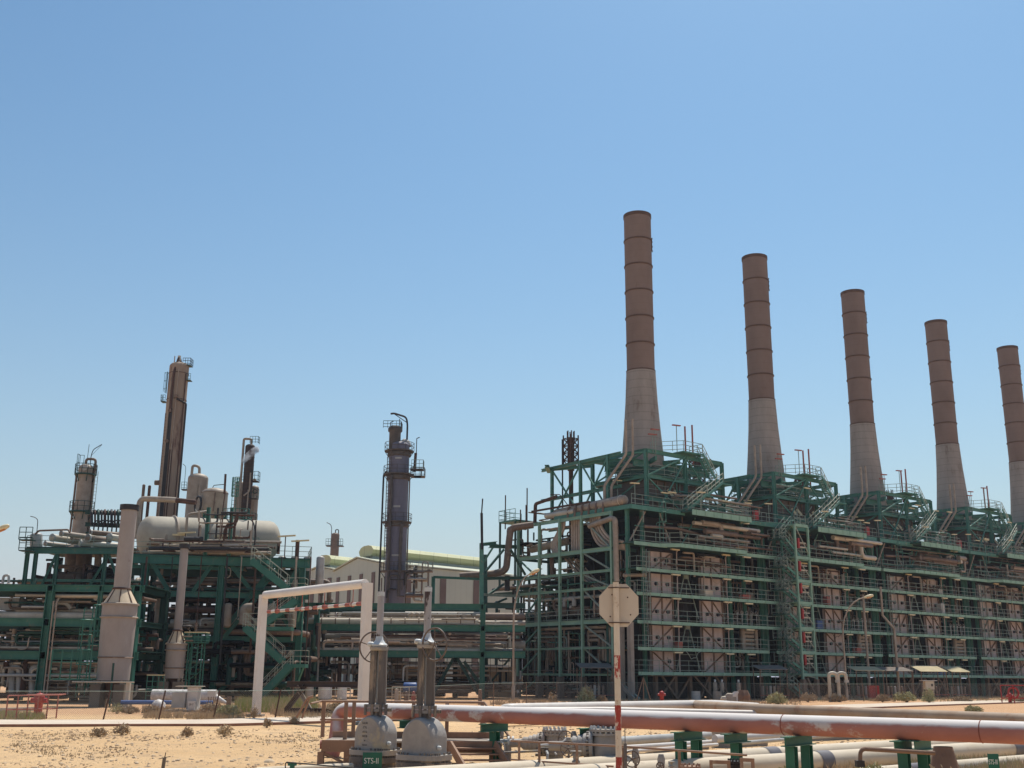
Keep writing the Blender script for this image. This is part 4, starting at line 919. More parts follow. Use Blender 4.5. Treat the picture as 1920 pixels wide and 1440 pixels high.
hbp(vt, (570, 1248), 95.3, (557, 1282), 96, .16, nm='brace')
hbp(vt, (566, 1130), 95.3, (558, 1165), 96, .16, nm='brace')
X0, X1 = dA.x, dB.x; Yv = 99
clutter(vt, (X0+.5, X1-.5, 99, 107, 9.4, dA.z-.8), 46, (.05, .22), seed=41, vert=.6, mats=('insul', 'insul_brown', 'silver', 'green_left_dark'))
clutter(vt, (X0+.5, X1-.5, 98.6, 106, 5.6, 8.8), 60, (.06, .3), seed=42, vert=.45, mats=('insul', 'insul_brown', 'rustbrown', 'silver', 'soot'))
clutter(vt, (X0+.5, X1-.5, 98.6, 106, .4, 4.9), 46, (.06, .25), seed=43, vert=.6, mats=('insul', 'soot', 'green_left_dark', 'insul_brown', 'soot'))
xa_, xb_ = at(372, 1000, 99).x, at(480, 1000, 99).x
clutter(vt, (xa_, xb_, 98.0, 98.9, dA.z+.3, dA.z+4.6), 30, (.04, .12), seed=47, vert=.6, mats=('insul_brown', 'green_left', 'black', 'insul', 'rustbrown'), name='small_pipe')
clutter(vt, (X0+1, xb_, 97.9, 98.8, dA.z+.3, dA.z+1.5), 26, (.04, .11), seed=48, vert=.4, mats=('insul_brown', 'rustbrown', 'insul', 'insul_pale'), name='small_pipe')
for x in (388, 432): 
    p_ = at(x, 1000, 98.6); hb(vt, V((p_.x, 98.6, dA.z+.1)), V((p_.x, 98.6, dA.z+4.4)), .3, None, 'green_left', 'post', up=(1, 0, 0))
clutter(vt, (X0+6, X1-.5, 106, 111, .3, 8.8), 60, (.08, .3), seed=46, vert=.6, mats=('soot', 'green_left_dark', 'insul_brown', 'black', 'soot'), name='rear_pipe')
clutter(vt, (X0+7, X1-.5, 98.2, 104, .3, 4.8), 44, (.05, .28), seed=45, vert=.65, mats=('soot', 'green_left_dark', 'insul_brown', 'black', 'insul'), name='small_pipe')
for i, x in enumerate((X0+8.2, X0+10.5, X0+13, X0+14.8)): MB().vessel((x, 103, .4), (x, 103, 2.6+i % 2), .5+.15*(i % 3), .5, 14).build('standing_drum', ('soot', 'insul_brown', 'insul')[i % 3], vt)
clutter(vt, (X0+.5, X1-2.5, 97.6, 101, dA.z+.3, dA.z+1.6), 20, (.06, .2), seed=44, vert=.3, mats=('insul_brown', 'rustbrown', 'insul', 'black'))
for i, (x, y, w_, h) in enumerate(((X0+3, 112, 3, 3.4), (X0+8, 113, 4, 3.8))):
    MB().box(x-w_/2, x+w_/2, y, y+2.5, .1, h).build('equipment_block', 'soot', vt)
for i in range(12):
    x = X0+1+i*1.25; MB().vessel((x, 108.5, 10.0), (x, 108.5, 13.2), .4, .5, 12).build('filter_can', 'silver', vt)
for i in range(4):
    x = X0+8.5+i*1.9; MB().vessel((x, 98.9, 6.3), (x, 98.9, 8.1), .34, .5, 12).build('filter_can', 'insul', vt)
MB().tube(fil([at(458, 1170, 98), at(458, 1140, 98), at(475, 1140, 98)], .8, 6), .45, 12).build('elbow', 'insul', vt)
for i in range(10):
    p = at(585-i*34+(i%3)*7, 1045, 98-.4*(i%2)); 
    MB().tube([p+V((0, -.5, 0)), V((p.x, p.y-.5, 2 + (i*3)%7))], .05+.04*(i%2), 6).build('drop_pipe', ('rustbrown', 'insul', 'black')[i % 3], vt)
# lamps on masts at the right end of the deck
for x, y0, y1 in ((533, 1048, 1006), (559, 1050, 1015), (344, 1045, 1000)):
    a, b = at(x, y0, 100), at(x, y1, 100); l = MB().tube([a, (a.x, a.y, b.z)], .05, 5).build('lamp_mast', 'rustbrown', vt)
    MB().beam((a.x-.7, a.y, b.z), (a.x+.9, a.y, b.z+.1), .25, .12).build('lamp', 'lamp_yellow', l)
a = at(556, 1048, 100.5); MB().tube([a, a+V((0, 0, 1.7))], .17, 7).build('vent', 'rustbrown', vt)

# ---- exchanger structure at far left
et = frame_thing('exchanger_structure', 'green steel structure at far left with a row of exchangers on its top deck', 'steel structure')
YE = 112
eA, eB = at(48, 1036, YE), at(250, 1024, YE); zE = at(120, 1028, YE).z
eA.z = eB.z = zE
MB().poly([eA, eB, eB+V((0, 9, 0)), eA+V((0, 9, 0))], (0, 0, .15)).build('deck', 'green_left_dark', et)
hb(et, eA-V((0, .2, .3)), eB-V((0, .2, .3)), .3, .55); MB().rail([eA+V((0, 0, .15)), eB+V((0, 0, .15))], 1.1, 1.4, .03).build('guard_rail', 'rail', et)
for k in (.02, .10, .30, .75, .98):
    for o_ in (0, 8.5):
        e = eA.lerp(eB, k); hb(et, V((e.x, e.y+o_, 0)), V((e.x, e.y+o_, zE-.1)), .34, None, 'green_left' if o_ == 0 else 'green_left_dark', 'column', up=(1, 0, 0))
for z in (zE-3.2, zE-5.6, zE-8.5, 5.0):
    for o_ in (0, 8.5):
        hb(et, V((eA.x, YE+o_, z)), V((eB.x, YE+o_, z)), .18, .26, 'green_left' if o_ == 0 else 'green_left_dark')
for k0, z0, k1, z1 in ((.13, zE-5.4, .29, zE-.6), (.02, zE-8, .13, zE-3), (.55, zE-5.4, .78, zE-.6), (.29, zE-5.4, .13, zE-8.4), (.98, zE-5.4, .78, zE-.6)):
    hb(et, V((eA.lerp(eB, k0).x, YE, z0)), V((eA.lerp(eB, k1).x, YE, z1)), .22, None, 'green_left', 'brace')
for i, (x0, x1, y, r_) in enumerate(((98, 138, 1008, .36), (132, 172, 1011, .42), (165, 205, 1009, .38), (205, 240, 1007, .36), (115, 160, 1000, .26), (170, 236, 998, .26), (150, 225, 1018, .3), (85, 130, 1019, .24))):
    a, b = at(x0, y, YE+1.5+i % 2*2), at(x1, y-5, YE+4+i % 2*2); b.z = a.z; e = MB().vessel(a, b, r_, .5, 18).build('exchanger', ('insul_pale', 'insul', 'insul_brown')[i % 3], et)
    MB().lathe([(.001, -.05), (r_+.06, -.05), (r_+.06, .1), (r_*.9, .1)], a, 18, tuple((b-a).normalized())).build('flange', 'silver', e)
dv = MB().vessel(at(68, 1026, YE+1), at(68, 1004, YE+1), .6, .5, 18).build('standing_drum', 'silver', et)
MB().tube(fil([at(66, 1002, YE), at(72, 995, YE), at(128, 993, YE), at(131, 999, YE)], .5), .10, 7).build('pipe', 'insul_brown', et)
MB().tube(fil([at(69, 998, YE), at(71, 975, YE), at(66, 970, YE), at(57, 968, YE)], .5), .04, 5).build('davit_arm', 'black', et)
for y in (1012, 1032):
    a = at(52, y, YE-1); p = MB().box(a.x-.7, a.x+.6, a.y-.5, a.y+.5, a.z-.1, a.z).build('side_platform', 'green_left_dark', et); MB().rail([a+V((-.7, -.5, 0)), a+V((.6, -.5, 0))], 1.2, .6, .04).build('guard_rail', 'green_left_dark', p)
# manifold of vertical loops behind column top
for i in range(9):
    x = 172+i*6.2; a = at(x, 985, 119); MB().tube(fil([a, at(x, 960, 119), at(x, 957, 120)], .3), .11 if i % 2 else .15, 7).build('loop_pipe', ('black', 'rustbrown', 'green_left_dark')[i % 3], et)
for y in (960, 983): hbp(et, (160, y), 119.5, (232, y+3), 119.5, .3, .45, 'green_left_dark')
MB().box(at(160, 1000, 119).x, at(232, 1000, 119).x, 119, 121, at(200, 997, 119).z-.2, at(200, 997, 119).z).build('deck', 'green_left_dark', et)
for i in range(7): a = at(175+i*8.5, 1000, 118.6); MB().tube(fil([a, a+V((0, 0, 1.3)), a+V((.5, 0, 1.4))], .3), .08, 6).build('pipe', 'black', et)
clutter(et, (eA.x+.5, eB.x-.5, YE+.5, YE+8, zE-5.2, zE-.6), 30, (.08, .3), seed=51, vert=.6, mats=('insul', 'insul_brown', 'soot', 'rustbrown'))
clutter(et, (eA.x+.5, eB.x-.5, YE+.3, YE+8, zE-8.2, zE-5.8), 26, (.06, .22), seed=52, vert=.5, mats=('insul', 'insul_brown', 'silver', 'soot'))
MB().vessel(at(108, 1092, 115), at(150, 1094, 115), 1.1, .5, 20).build('horizontal_drum', 'insul_brown', et)
MB().vessel(at(168, 1086, 117), at(210, 1086, 117), 1.3, .5, 20).build('horizontal_drum', 'soot', et)
for x in (135, 152, 180): MB().vessel(at(x, 1100, 118), at(x+5, 1030, 118), .9 if x != 180 else .35, .5, 16).build('standing_drum', 'insul_brown' if x != 180 else 'insul', et)

# ---- near pipe rack, left edge to the big structure
nr = frame_thing('pipe_rack', 'green pipe rack at the left edge carrying long pale pipes on two levels', 'pipe rack')
YN = 88; xl, xr = at(-90, 1200, YN).x, at(262, 1200, YN).x
def lev(y): return at(100, y, YN).z
for y, h in ((1103, .52), (1167, .62), (1229, .62)):
    z = lev(y)
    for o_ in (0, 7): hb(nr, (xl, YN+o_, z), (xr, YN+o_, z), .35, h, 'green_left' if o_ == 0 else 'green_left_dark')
    for x in (0, 90, 190, 250): X = at(x, 1200, YN).x; hb(nr, (X, YN, z), (X, YN+7, z), .3, .4, 'green_left_dark')
MB().box(xl, xr, YN+.5, YN+6.8, lev(1229)+.33, lev(1229)+.4).build('grating', 'green_left_dark', nr)
MB().box(xl, xr, YN+.5, YN+6.8, lev(1103)+.28, lev(1103)+.35).build('grating', 'green_left_dark', nr)
for x in (-25, 85, 250): 
    for o_ in (0, 7): X = at(x, 1200, YN).x; hb(nr, (X, YN+o_, 0), (X, YN+o_, lev(1097)), .55, None, 'green_left' if o_ == 0 else 'green_left_dark', 'column', up=(1, 0, 0))
X = at(188, 1120, YN).x; hb(nr, (X, YN, lev(1195)), (X, YN, lev(1097)), .3, None, 'green_left', 'column', up=(1, 0, 0))
pipes = [(1155, .34, 'insul_pale', 0.6), (1150, .2, 'insul', 2.0), (1149, .26, 'insul_pale', 3.2), (1205, .22, 'insul', 4), (1216, .2, 'insul_brown', .8), (1214, .3, 'insul', 2.2), (1152, .18, 'insul', 4.6), (1212, .26, 'insul_pale', 5.2)]
for y, r_, m_, o_ in pipes: z = lev(y); MB().tube([(xl, YN+o_, z), (xr-.5-o_*.3, YN+o_, z)], r_, 10).build('header_pipe', m_, nr)
clutter(nr, (xl+2, xr, YN+.3, YN+6.5, lev(1150), lev(1112)), 34, (.05, .16), seed=61, vert=.3, mats=('insul', 'insul_brown', 'insul_pale', 'silver', 'green_left_dark'))
clutter(nr, (xl+2, xr-1, YN+.2, YN+3, lev(1226), lev(1180)), 40, (.03, .11), seed=65, vert=.2, mats=('insul_pale', 'insul_mid', 'insul', 'silver'), name='small_pipe')
clutter(nr, (xl+2, xr-1, YN+.2, YN+3, lev(1300), lev(1240)), 40, (.03, .12), seed=66, vert=.6, mats=('insul_pale', 'insul_mid', 'insul', 'rustbrown'), name='small_pipe')
clutter(nr, (xl+2, xr, YN+.3, YN+6.5, lev(1225), lev(1178)), 44, (.05, .18), seed=62, vert=.4, mats=('insul', 'insul_brown', 'rustbrown', 'silver', 'green_left_dark'))
clutter(nr, (xl+2, xr, YN+.3, YN+6.5, lev(1310), lev(1238)), 44, (.05, .25), seed=63, vert=.7, mats=('insul', 'insul_brown', 'soot', 'silver', 'rustbrown'))
for i in range(3): X = xl+4+i*3.6; MB().box(X, X+2, YN+7.2, YN+9, .1, 2.4+(i % 2)*.6).build('equipment_block', 'soot', nr)
for x0, x1, y, r_ in ((15, 55, 1203, .42), (110, 165, 1203, .45)): MB().vessel(at(x0, y, YN+3), at(x1, y, YN+3), r_, .5, 16).build('horizontal_drum', 'insul_brown', nr)
for x in (22, 60): MB().tube(fil([at(x, 1300, YN+1), at(x, 1252, YN+1), at(x+14, 1252, YN+1), at(x+14, 1300, YN+1)], .6, 5), .25, 9).build('bent_pipe', 'silver', nr)
for x, y0 in ((82, 1295), (107, 1125)): a = at(x, y0, YN-.8); MB().tube([V((a.x, a.y, .1)), V((a.x, a.y, lev(1128)))], .055, 6).build('conduit', 'insul', nr)
MB().tube(fil([at(96, 1150, YN+1.5), at(103, 1131, YN+1.5), at(125, 1131, YN+1.5), at(133, 1142, YN+1.5)], .5), .17, 8).build('bent_pipe', 'insul_pale', nr)
MB().ladder(at(172, 1290, YN-.6), lev(1135)-lev(1290), .6, r=.04).build('caged_ladder', 'green_left', nr)
a = at(-5, 1065, YN+6); MB().box(at(-20, 1100, YN).x, at(18, 1100, YN).x, YN+2, YN+3.5, lev(1142), lev(1118)).build('cabinet', 'silver', nr)
gl = at(10, 1098, 96); t = thing('goose_neck_vent', 'silver goose-neck vent showing over the rack at the left edge', 'vent', gl)
MB().tube(fil([(-.25, 0, 0), (-.25, 0, .85), (.2, 0, .9), (.25, 0, .2)], .25, 6), .11, 10).build('pipe', 'silver', t); MB().dome((.3, 0, -.15), .5, .35).build('drum', 'insul', t)

# ---- flue stacks
def flue(name, lab, cx, cy, Y, pix, mt):
    (wt, yt, yp, yc, yd, wd, wb, yb) = pix
    c = at(cx, cy, Y); t = thing('flue_stack', lab, 'flue stack', (c.x, Y, 0), group='round furnaces with flue stacks')
    z = lambda y: at(cx, y, Y).z
    rp, rd, rb = rad(wt, V((c.x, Y, z(yp)))), rad(wd, V((c.x, Y, z(yc)))), rad(wb, V((c.x, Y, z(yd))))
    MB().lathe([(rp, z(yp)-.05), (rp*.97, z(yt)), (rp*.8, z(yt)), (rp*.8, z(yt)-1)], seg=28).build('flue', mt, t)
    MB().lathe([(rp*.97+.01, z(yt)-.3), (rp+.1, z(yt)-.3), (rp+.1, z(yt)+.08), (rp*.8, z(yt)+.08)], seg=28).build('rim', 'black', t)
    MB().ring((0, 0, z(yp)), rp+.04, .07, seg=24, ts=5).build('flange', 'rustbrown', t)
    cn = MB().lathe([(rd, z(yc)), (rp+.02, z(yp)-.05)], seg=28).build('cone', 'cone_tan', t)
    rb_ = MB()
    for k in range(8):
        a = R(k*45+15); rb_.beam((rd*math.cos(a), rd*math.sin(a), z(yc)+.03), (rp*math.cos(a), rp*math.sin(a), z(yp)-.03), .07)
    rb_.build('rib', 'rustbrown', cn)
    MB().lathe([(rd+.10, z(yc)-.05), (rd+.10, z(yc)+.06), (rd, z(yc)+.1)], seg=28).build('flange', 'insul', t)
    MB().lathe([(rb, z(yd)), (rd, z(yc)-.0)], seg=32).build('drum', mt, t)
    zz = z(yc)-.17*(z(yc)-z(yd)); MB().ring((0, 0, zz), rd+.05, .06, seg=28, ts=4).build('band', 'insul', t)
    MB().ring((0, 0, z(yd)+.3*(z(yc)-z(yd))), rb+(rd-rb)*.4+.04, .04, seg=28, ts=4).build('band', 'insul_brown', t)
    MB().lathe([(.01, z(yd)-.02), (rb*.97, z(yd)-.02), (rb, z(yd))], seg=28).build('floor_plate', 'soot', t)
    MB().lathe([(rb*.42, z(yd)-1.2), (rb*.5, z(yd)-.03)], seg=16).build('burner_box', 'rustbrown', t)
    for a in (-148, -38, 38, 148):
        x, y = rb*.92*math.cos(R(a)), rb*.92*math.sin(R(a)); MB().box(x-.36, x+.36, y-.36, y+.36, 0, z(yd)-.25).build('pier', 'concrete_dark', t)
        MB().beam((x, y, z(yd)-.3), (x, y, z(yd)+1.6), .14).build('strut', 'insul', t)
    return t, z, rd, rb
mat('cone_tan', (.66, .54, .38), (.56, .44, .30), 1.5, .7)
mat('stack_grey', (.36, .325, .30), (.285, .25, .23), .6, .75, zs=.5, c3=(.15, .10, .08), s3=1.4, t3=(.62, .78), bump=.12)
t, z_, rd, rb = flue('a', 'large grey round furnace with tall flue at the left of the plant', 221, 1180, 79, (30, 949, 1104, 1134, 1276, 64, 59, 1320), 'stack_grey')
MB().ladder((-rd-.9, -.2, .6), 6.0, .6, r=.04).build('caged_ladder', 'green_left', t)
p = MB().box(-3.9, -rd+.2, -1.2, .8, 1.75, 1.85).build('platform', 'green_left', t); MB().rail([(-3.9, -1.2, 1.85), (-rd, -1.2, 1.85)], 1.9, .7, .045).build('guard_rail', 'green_left', p)
MB().tube([(-2.2, -1.6, 1.65), (2.0, -1.6, 1.65)], .06, 6).build('pipe', 'insul_pale', t)
MB().tube([(.45, -1.5, 0), (.45, -1.5, 2.9)], .07, 6).build('conduit', 'green_left_dark', t); MB().box(1.4, 1.65, -1.4, -1.1, 0, 1.6).build('conduit', 'insul_pale', t)
t, z_, rd, rb = flue('b', 'smaller grey round furnace with slender flue, right of the large one', 330, 1220, 91, (15.5, 1022, 1182, 1208, 1272, 37, 34, 1302), 'stack_grey')
clutter(t, (.3, 1.6, -.9, .5, z_(1205), z_(1165)), 8, (.04, .12), seed=71, mats=('insul_brown', 'insul', 'black'))
# green ladder tower beside the small furnace
c = at(365, 1230, 91.5); zt = at(365, 1204, 91.5).z; zr = at(365, 1186, 91.5).z
t = thing('access_tower', 'bright green scaffold tower with a yellow top rail beside the smaller furnace', 'access tower', (c.x, c.y, 0))
for x in (-.45, .65):
    for y in (-.4, .4): MB().beam((x, y, 0), (x, y, zt), .09).build('post', 'green_left', t)
MB().box(-.8, .9, -.6, .6, zt-.08, zt).build('platform', 'green_left', t); MB().rail([(-.8, -.6, zt), (.9, -.6, zt), (.9, .6, zt)], (zr-zt)*.9, .3, .035).build('guard_rail', 'green_left', t)
MB().beam((-.8, -.6, zr), (.95, -.6, zr), .08).beam((.9, -.6, zr), (.9, .6, zr), .08).build('top_rail', 'lamp_yellow', t)
MB().ladder((.1, -.45, 0), zt, .5, r=.035).build('caged_ladder', 'green_left', t)
for i in range(6): MB().beam((-.45, -.4, i*.8), (.65, -.4, i*.8+.8), .05).build('brace', 'green_left', t)
c = at(290, 1280, 88); t = thing('small_platform', 'low green work platform with yellow rail between the two furnaces', 'platform', (c.x, c.y, 0))
MB().rail([(-.6, 0, 0), (.7, 0, 0), (.7, .9, 0)], 1.0, .45, .04).build('guard_rail', 'green_left', t); MB().box(-.6, .7, 0, .9, 1.0, 1.06).build('deck', 'green_left', t)
MB().rail([(-.6, 0, 1.06), (.7, 0, 1.06)], 1.0, .45, .035).build('upper_rail', 'green_left', t); MB().box(-.65, .75, -.04, .04, 2.08, 2.14).build('top_rail', 'lamp_yellow', t)

# ---- middle pipe rack
mr_ = frame_thing('pipe_rack', 'long green pipe rack in the middle, between the stair structure and the furnace row', 'pipe rack')
YM = 112; xa, xb = at(555, 1200, YM).x, at(985, 1200, YM).x
def lm(y): return at(750, y, YM).z
for y, h in ((1137, .6), (1177, .6), (1226, .62)):
    z = lm(y)
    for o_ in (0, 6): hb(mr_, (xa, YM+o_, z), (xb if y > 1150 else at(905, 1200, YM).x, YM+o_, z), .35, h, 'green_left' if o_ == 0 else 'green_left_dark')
MB().box(xa, xb, YM+.5, YM+6, lm(1226)+.33, lm(1226)+.4).build('grating', 'green_left_dark', mr_)
for x in (592, 850, 700, 905):
    for o_ in (0, 6):
        if x in (850, 700) and o_ == 0: continue
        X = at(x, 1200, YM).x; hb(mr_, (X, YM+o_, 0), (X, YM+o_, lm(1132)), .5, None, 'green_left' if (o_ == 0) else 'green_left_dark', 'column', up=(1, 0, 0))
X = at(812, 1110, YM+6).x
hb(mr_, (X, YM+6, lm(1135)), (X, YM+6, at(812, 1081, YM+6).z), .38, None, 'green_left', 'column', up=(1, 0, 0)); hb(mr_, (X, YM+6, at(812, 1082, YM+6).z), (at(905, 1086, YM+6).x, YM+6, at(905, 1086, YM+6).z), .25, .25)
for a, b in (((812, 1302), (850, 1235)), ((858, 1235), (897, 1302)), ((905, 1290), (870, 1240))): hb(mr_, at(*a, YM+.2), at(*b, YM+.2), .3, None, 'green_left_dark', 'brace')
for y, r_, m_, o_, x0, x1 in ((1165, .38, 'insul_pale', .6, 560, 897), (1153, .16, 'insul', 3, 640, 900), (1150, .2, 'insul_pale', 4, 760, 900), (1217, .16, 'insul_pale', .5, 560, 900), (1218, .25, 'insul', 2, 560, 980), (1198, .25, 'insul', 3, 735, 890), (1166, .3, 'insul', 2.4, 560, 985), (1156, .4, 'insul_brown', 3, 905, 985), (1210, .5, 'insul', 3.5, 905, 985), (1192, .2, 'silver', 2.5, 600, 900), (1186, .16, 'insul_brown', 5, 600, 980)):
    MB().tube([at(x0, y, YM+o_), V((at(x1, y, YM+o_).x, YM+o_, at(x0, y, YM+o_).z))], r_, 10).build('header_pipe', m_, mr_)
for i in range(13):
    x = 578+i*26; a = at(x, 1165, YM+.6); MB().lathe([(.40, -.05), (.42, -.05), (.42, .05), (.40, .05)], a, 12, (1, 0, 0)).build('clamp', 'insul_brown', mr_)
MB().vessel(at(843, 1208, YM+1.2), at(882, 1209, YM+1.2), .45, .7, 16).build('lagged_drum', 'insul', mr_)
for i in range(3): x = 774+i*10; MB().tube(fil([at(x-8, 1156, YM+1), at(x, 1150, YM+1), at(x+3, 1166, YM+1)], .4, 5), .22, 8).build('bent_pipe', 'insul', mr_)
clutter(mr_, (xa+1, at(900, 1200, YM).x, YM+.2, YM+5.6, lm(1172), lm(1145)), 30, (.04, .12), seed=81, vert=.25, mats=('insul', 'insul_brown', 'black', 'silver'))
clutter(mr_, (xa+1, xb, YM+.2, YM+5.6, lm(1222), lm(1186)), 60, (.04, .18), seed=82, vert=.45, mats=('insul', 'insul_pale', 'insul_brown', 'rustbrown', 'silver', 'insul_mid', 'black'))
clutter(mr_, (xa+1, xb, YM+.1, YM+2.6, lm(1224), lm(1204)), 30, (.04, .14), seed=84, vert=.15, mats=('insul_pale', 'insul_mid', 'insul'), name='small_pipe')
clutter(mr_, (xa+1, xb, YM+.1, YM+2.6, lm(1172), lm(1158)), 16, (.04, .12), seed=85, vert=.15, mats=('insul_pale', 'insul_mid', 'insul'), name='small_pipe')
clutter(mr_, (xa+1, xb, YM+.2, YM+5.6, lm(1300), lm(1238)), 54, (.04, .16), seed=83, vert=.75, mats=('insul', 'insul_brown', 'soot', 'black', 'silver'))
g_ = random.Random(5)
hang = MB()
for i in range(34):
    x = xa+1+i*(xb-xa-2)/34; MB().beam((x, YM-.1, lm(1226)-.3), (x, YM-.1, lm(1226)-.3-g_.uniform(.5, 2.4)), .05).build('hanger', 'black', mr_)
for i in range(5): X = at(600+i*62, 1300, YM+7).x; MB().box(X, X+1.6+i % 2, YM+7, YM+9, .1, 2.6+(i % 3)*.7).build('equipment_block', 'soot' if i % 2 else 'insul_brown', mr_)

# ---- dark mass of more plant behind (second row of equipment, seen between the steel)
bp = thing('process_unit', 'shadowy tangle of pipes and drums deep behind the left structures', 'process unit', (0, 0, 0))
for i, (x, w_, y, h) in enumerate(((-52, 6, 128, 4), (-44, 5, 128, 3.5), (-30, 6, 128, 3))):
    MB().box(x-w_/2, x+w_/2, y, y+3, .1, h).build('equipment_block', 'soot', bp)
for i, (x, y, h, r_) in enumerate(((-48, 120, 10, 1.0), (-40.5, 118, 9, .8), (-33, 117, 12.5, .7), (-27, 116, 8.5, .9), (-21.5, 117, 7.5, .6))):
    MB().vessel((x, y, 1), (x, y, h), r_, .5, 16).build('standing_drum', ('insul', 'insul_brown')[i % 2], bp)
clutter(bp, (-74, -44, 100, 106, .3, 6.5), 70, (.06, .28), seed=93, vert=.5, mats=('soot', 'green_left_dark', 'insul_brown', 'insul', 'black'), name='outer_pipe')
for x_ in (-52, -49, -46.5, -44.8): MB().vessel((x_, 108, .3), (x_, 108, 4.5), .9, .5, 16).build('standing_drum', 'insul_brown', bp)
clutter(bp, (-40, -16, 114, 120, .3, 7), 60, (.06, .28), seed=92, vert=.6, mats=('soot', 'green_left_dark', 'insul_brown', 'black'), name='small_pipe')
clutter(bp, (-56, -17, 113, 118, .5, 12), 90, (.06, .25), seed=91, vert=.5, mats=('insul', 'insul_brown', 'soot', 'green_left_dark', 'rustbrown'))

# ---- dark tower in the middle
Y = 150; c, zb, zt = vtow((745, 960), 1260, 822, Y); r = rad(39, V((c.x, Y, (zt+10)/2)))
t = thing('distillation_column', 'tall purple-grey tower with brown platforms rising alone in the middle', 'column', (c.x, c.y, 0))
zq = lambda y: at(745, y, Y).z
MB().lathe([(r, 0), (r, zq(845)), (r*.98, zq(835))], seg=32).dome((0, 0, zq(835)), r*.98, .5, seg=28).build('shell', 'purple_tower', t)
mat('platform_brown', (.13, .11, .095), (.085, .072, .065), 1.5, .8)
for y, w_, a0, a1 in ((846, .6, 0, 360), (890, .65, 0, 360), (979, .55, 0, 360), (1071, .6, 0, 360)):
    ringdeck(t, (0, 0, 0), r+.02, zq(y), 'platform_brown', w_, mr='platform_brown')
for y in (853, 897, 985): MB().lathe([(r+.01, zq(y)-.3), (r+.22, zq(y)-.2), (r+.22, zq(y)+.3), (r+.01, zq(y)+.4)], seg=24).build('nozzle_ring', 'platform_brown', t)
MB().lathe([(.8, zq(845)), (.8, zq(812)), (.98, zq(810)), (.98, zq(804)), (.65, zq(800)), (.01, zq(799))], (-.65, -.3, 0), 20).build('top_condenser', 'platform_brown', t)
MB().dome((.75, .3, zq(836)), .85, 1.1).build('head', 'silver', t)
MB().rail([(-2.2, -1.3, zq(806)), (.2, -1.3, zq(806)), (.2, 1, zq(806))], 1.0, .6, .035).build('guard_rail', 'black', t)
MB().tube(fil([(1.0, 0, zq(840)), (1.0, 0, zq(795)), (.8, 0, zq(782)), (-.9, 0, zq(775)), (-1.4, 0, zq(776))], 1.6, 8), .14, 6).tube([(.9, 0, zq(792)), (-.9, 0, zq(776))], .06, 5).build('davit_arm', 'black', t)
MB().tube([(-.1, -.2, zq(805)), (-.1, -.2, zq(786))], .06, 5).build('rod', 'green_left_dark', t)
for x, y0, y1 in ((-1.35, 835, 792), (2.35, 880, 822)): MB().tube([(x, 0, zq(y0)), (x, 0, zq(y1)), (x+.4, 0, zq(y1)+.2)], .07, 5).build('lamp_mast', 'black', t)
for x, y0, y1 in ((2.2, 893, 845), (2.7, 893, 868)): 
    p = MB().box(x-.5, x+.9, -.8, .8, zq(y0)-.1, zq(y0)).build('side_platform', 'platform_brown', t); MB().rail([(x-.5, -.8, zq(y0)), (x+.9, -.8, zq(y0)), (x+.9, .8, zq(y0))], 1.1, .7, .035).build('guard_rail', 'platform_brown', p)
p = MB().box(1.6, 3.4, -.8, .8, zq(880)-.1, zq(880)).build('side_platform', 'platform_brown', t); MB().rail([(1.8, -.8, zq(880)), (3.4, -.8, zq(880)), (3.4, .8, zq(880))], 1.2, .6, .035).build('guard_rail', 'rail', p)
MB().tube([(2.2, -.3, zq(885)), (2.3, -.3, zq(850))], .2, 7).build('pipe', 'rustbrown', t)
MB().tube(fil([(-r-.1, -.3, zq(884)), (-r-.6, -.3, zq(890)), (-r-.7, -.3, 5)], .5), .13, 7).build('pipe', 'black', t)
MB().tube([(-r*.55, -r-.2, zq(895)), (-r*.55, -r-.2, 5)], .2, 7).build('pipe', 'platform_brown', t)
MB().ladder((-r*.85, -r*.7, zq(1070)), zq(850)-zq(1070), .5, r=.04).build('caged_ladder', 'platform_brown', t)
MB().tube([(r*.55, -r-.2, zq(985)), (r*.5, -r-.2, zq(1120))], .22, 7).build('pipe', 'platform_brown', t)
MB().tube([(r+.15, -.1, zq(900)), (r+.1, -.1, 6)], .1, 6).build('pipe', 'insul_brown', t)
p = MB().box(r-.3, r+3.6, -1, .9, zq(1070)-.15, zq(1070)).build('side_platform', 'platform_brown', t); MB().rail([(r, -1, zq(1070)), (r+3.6, -1, zq(1070)), (r+3.6, .9, zq(1070))], 1.2, .8, .035).build('guard_rail', 'rail_light', p)
clutter(t, (r, r+3.2, -1, .6, zq(1128), zq(1052)), 16, (.08, .26), seed=95, vert=.6, mats=('insul', 'silver', 'platform_brown', 'insul_brown'))
for y in (862, 952, 1043): MB().box(-.4, .5, -r-.04, -r+.1, zq(y)-.12, zq(y)+.12).build('name_plate', 'silver', t)
clutter(t, (-1.6, 1.8, -r-.5, -r-.2, zq(1130), zq(1080)), 6, (.06, .15), seed=96, vert=.8, mats=('platform_brown', 'black'))

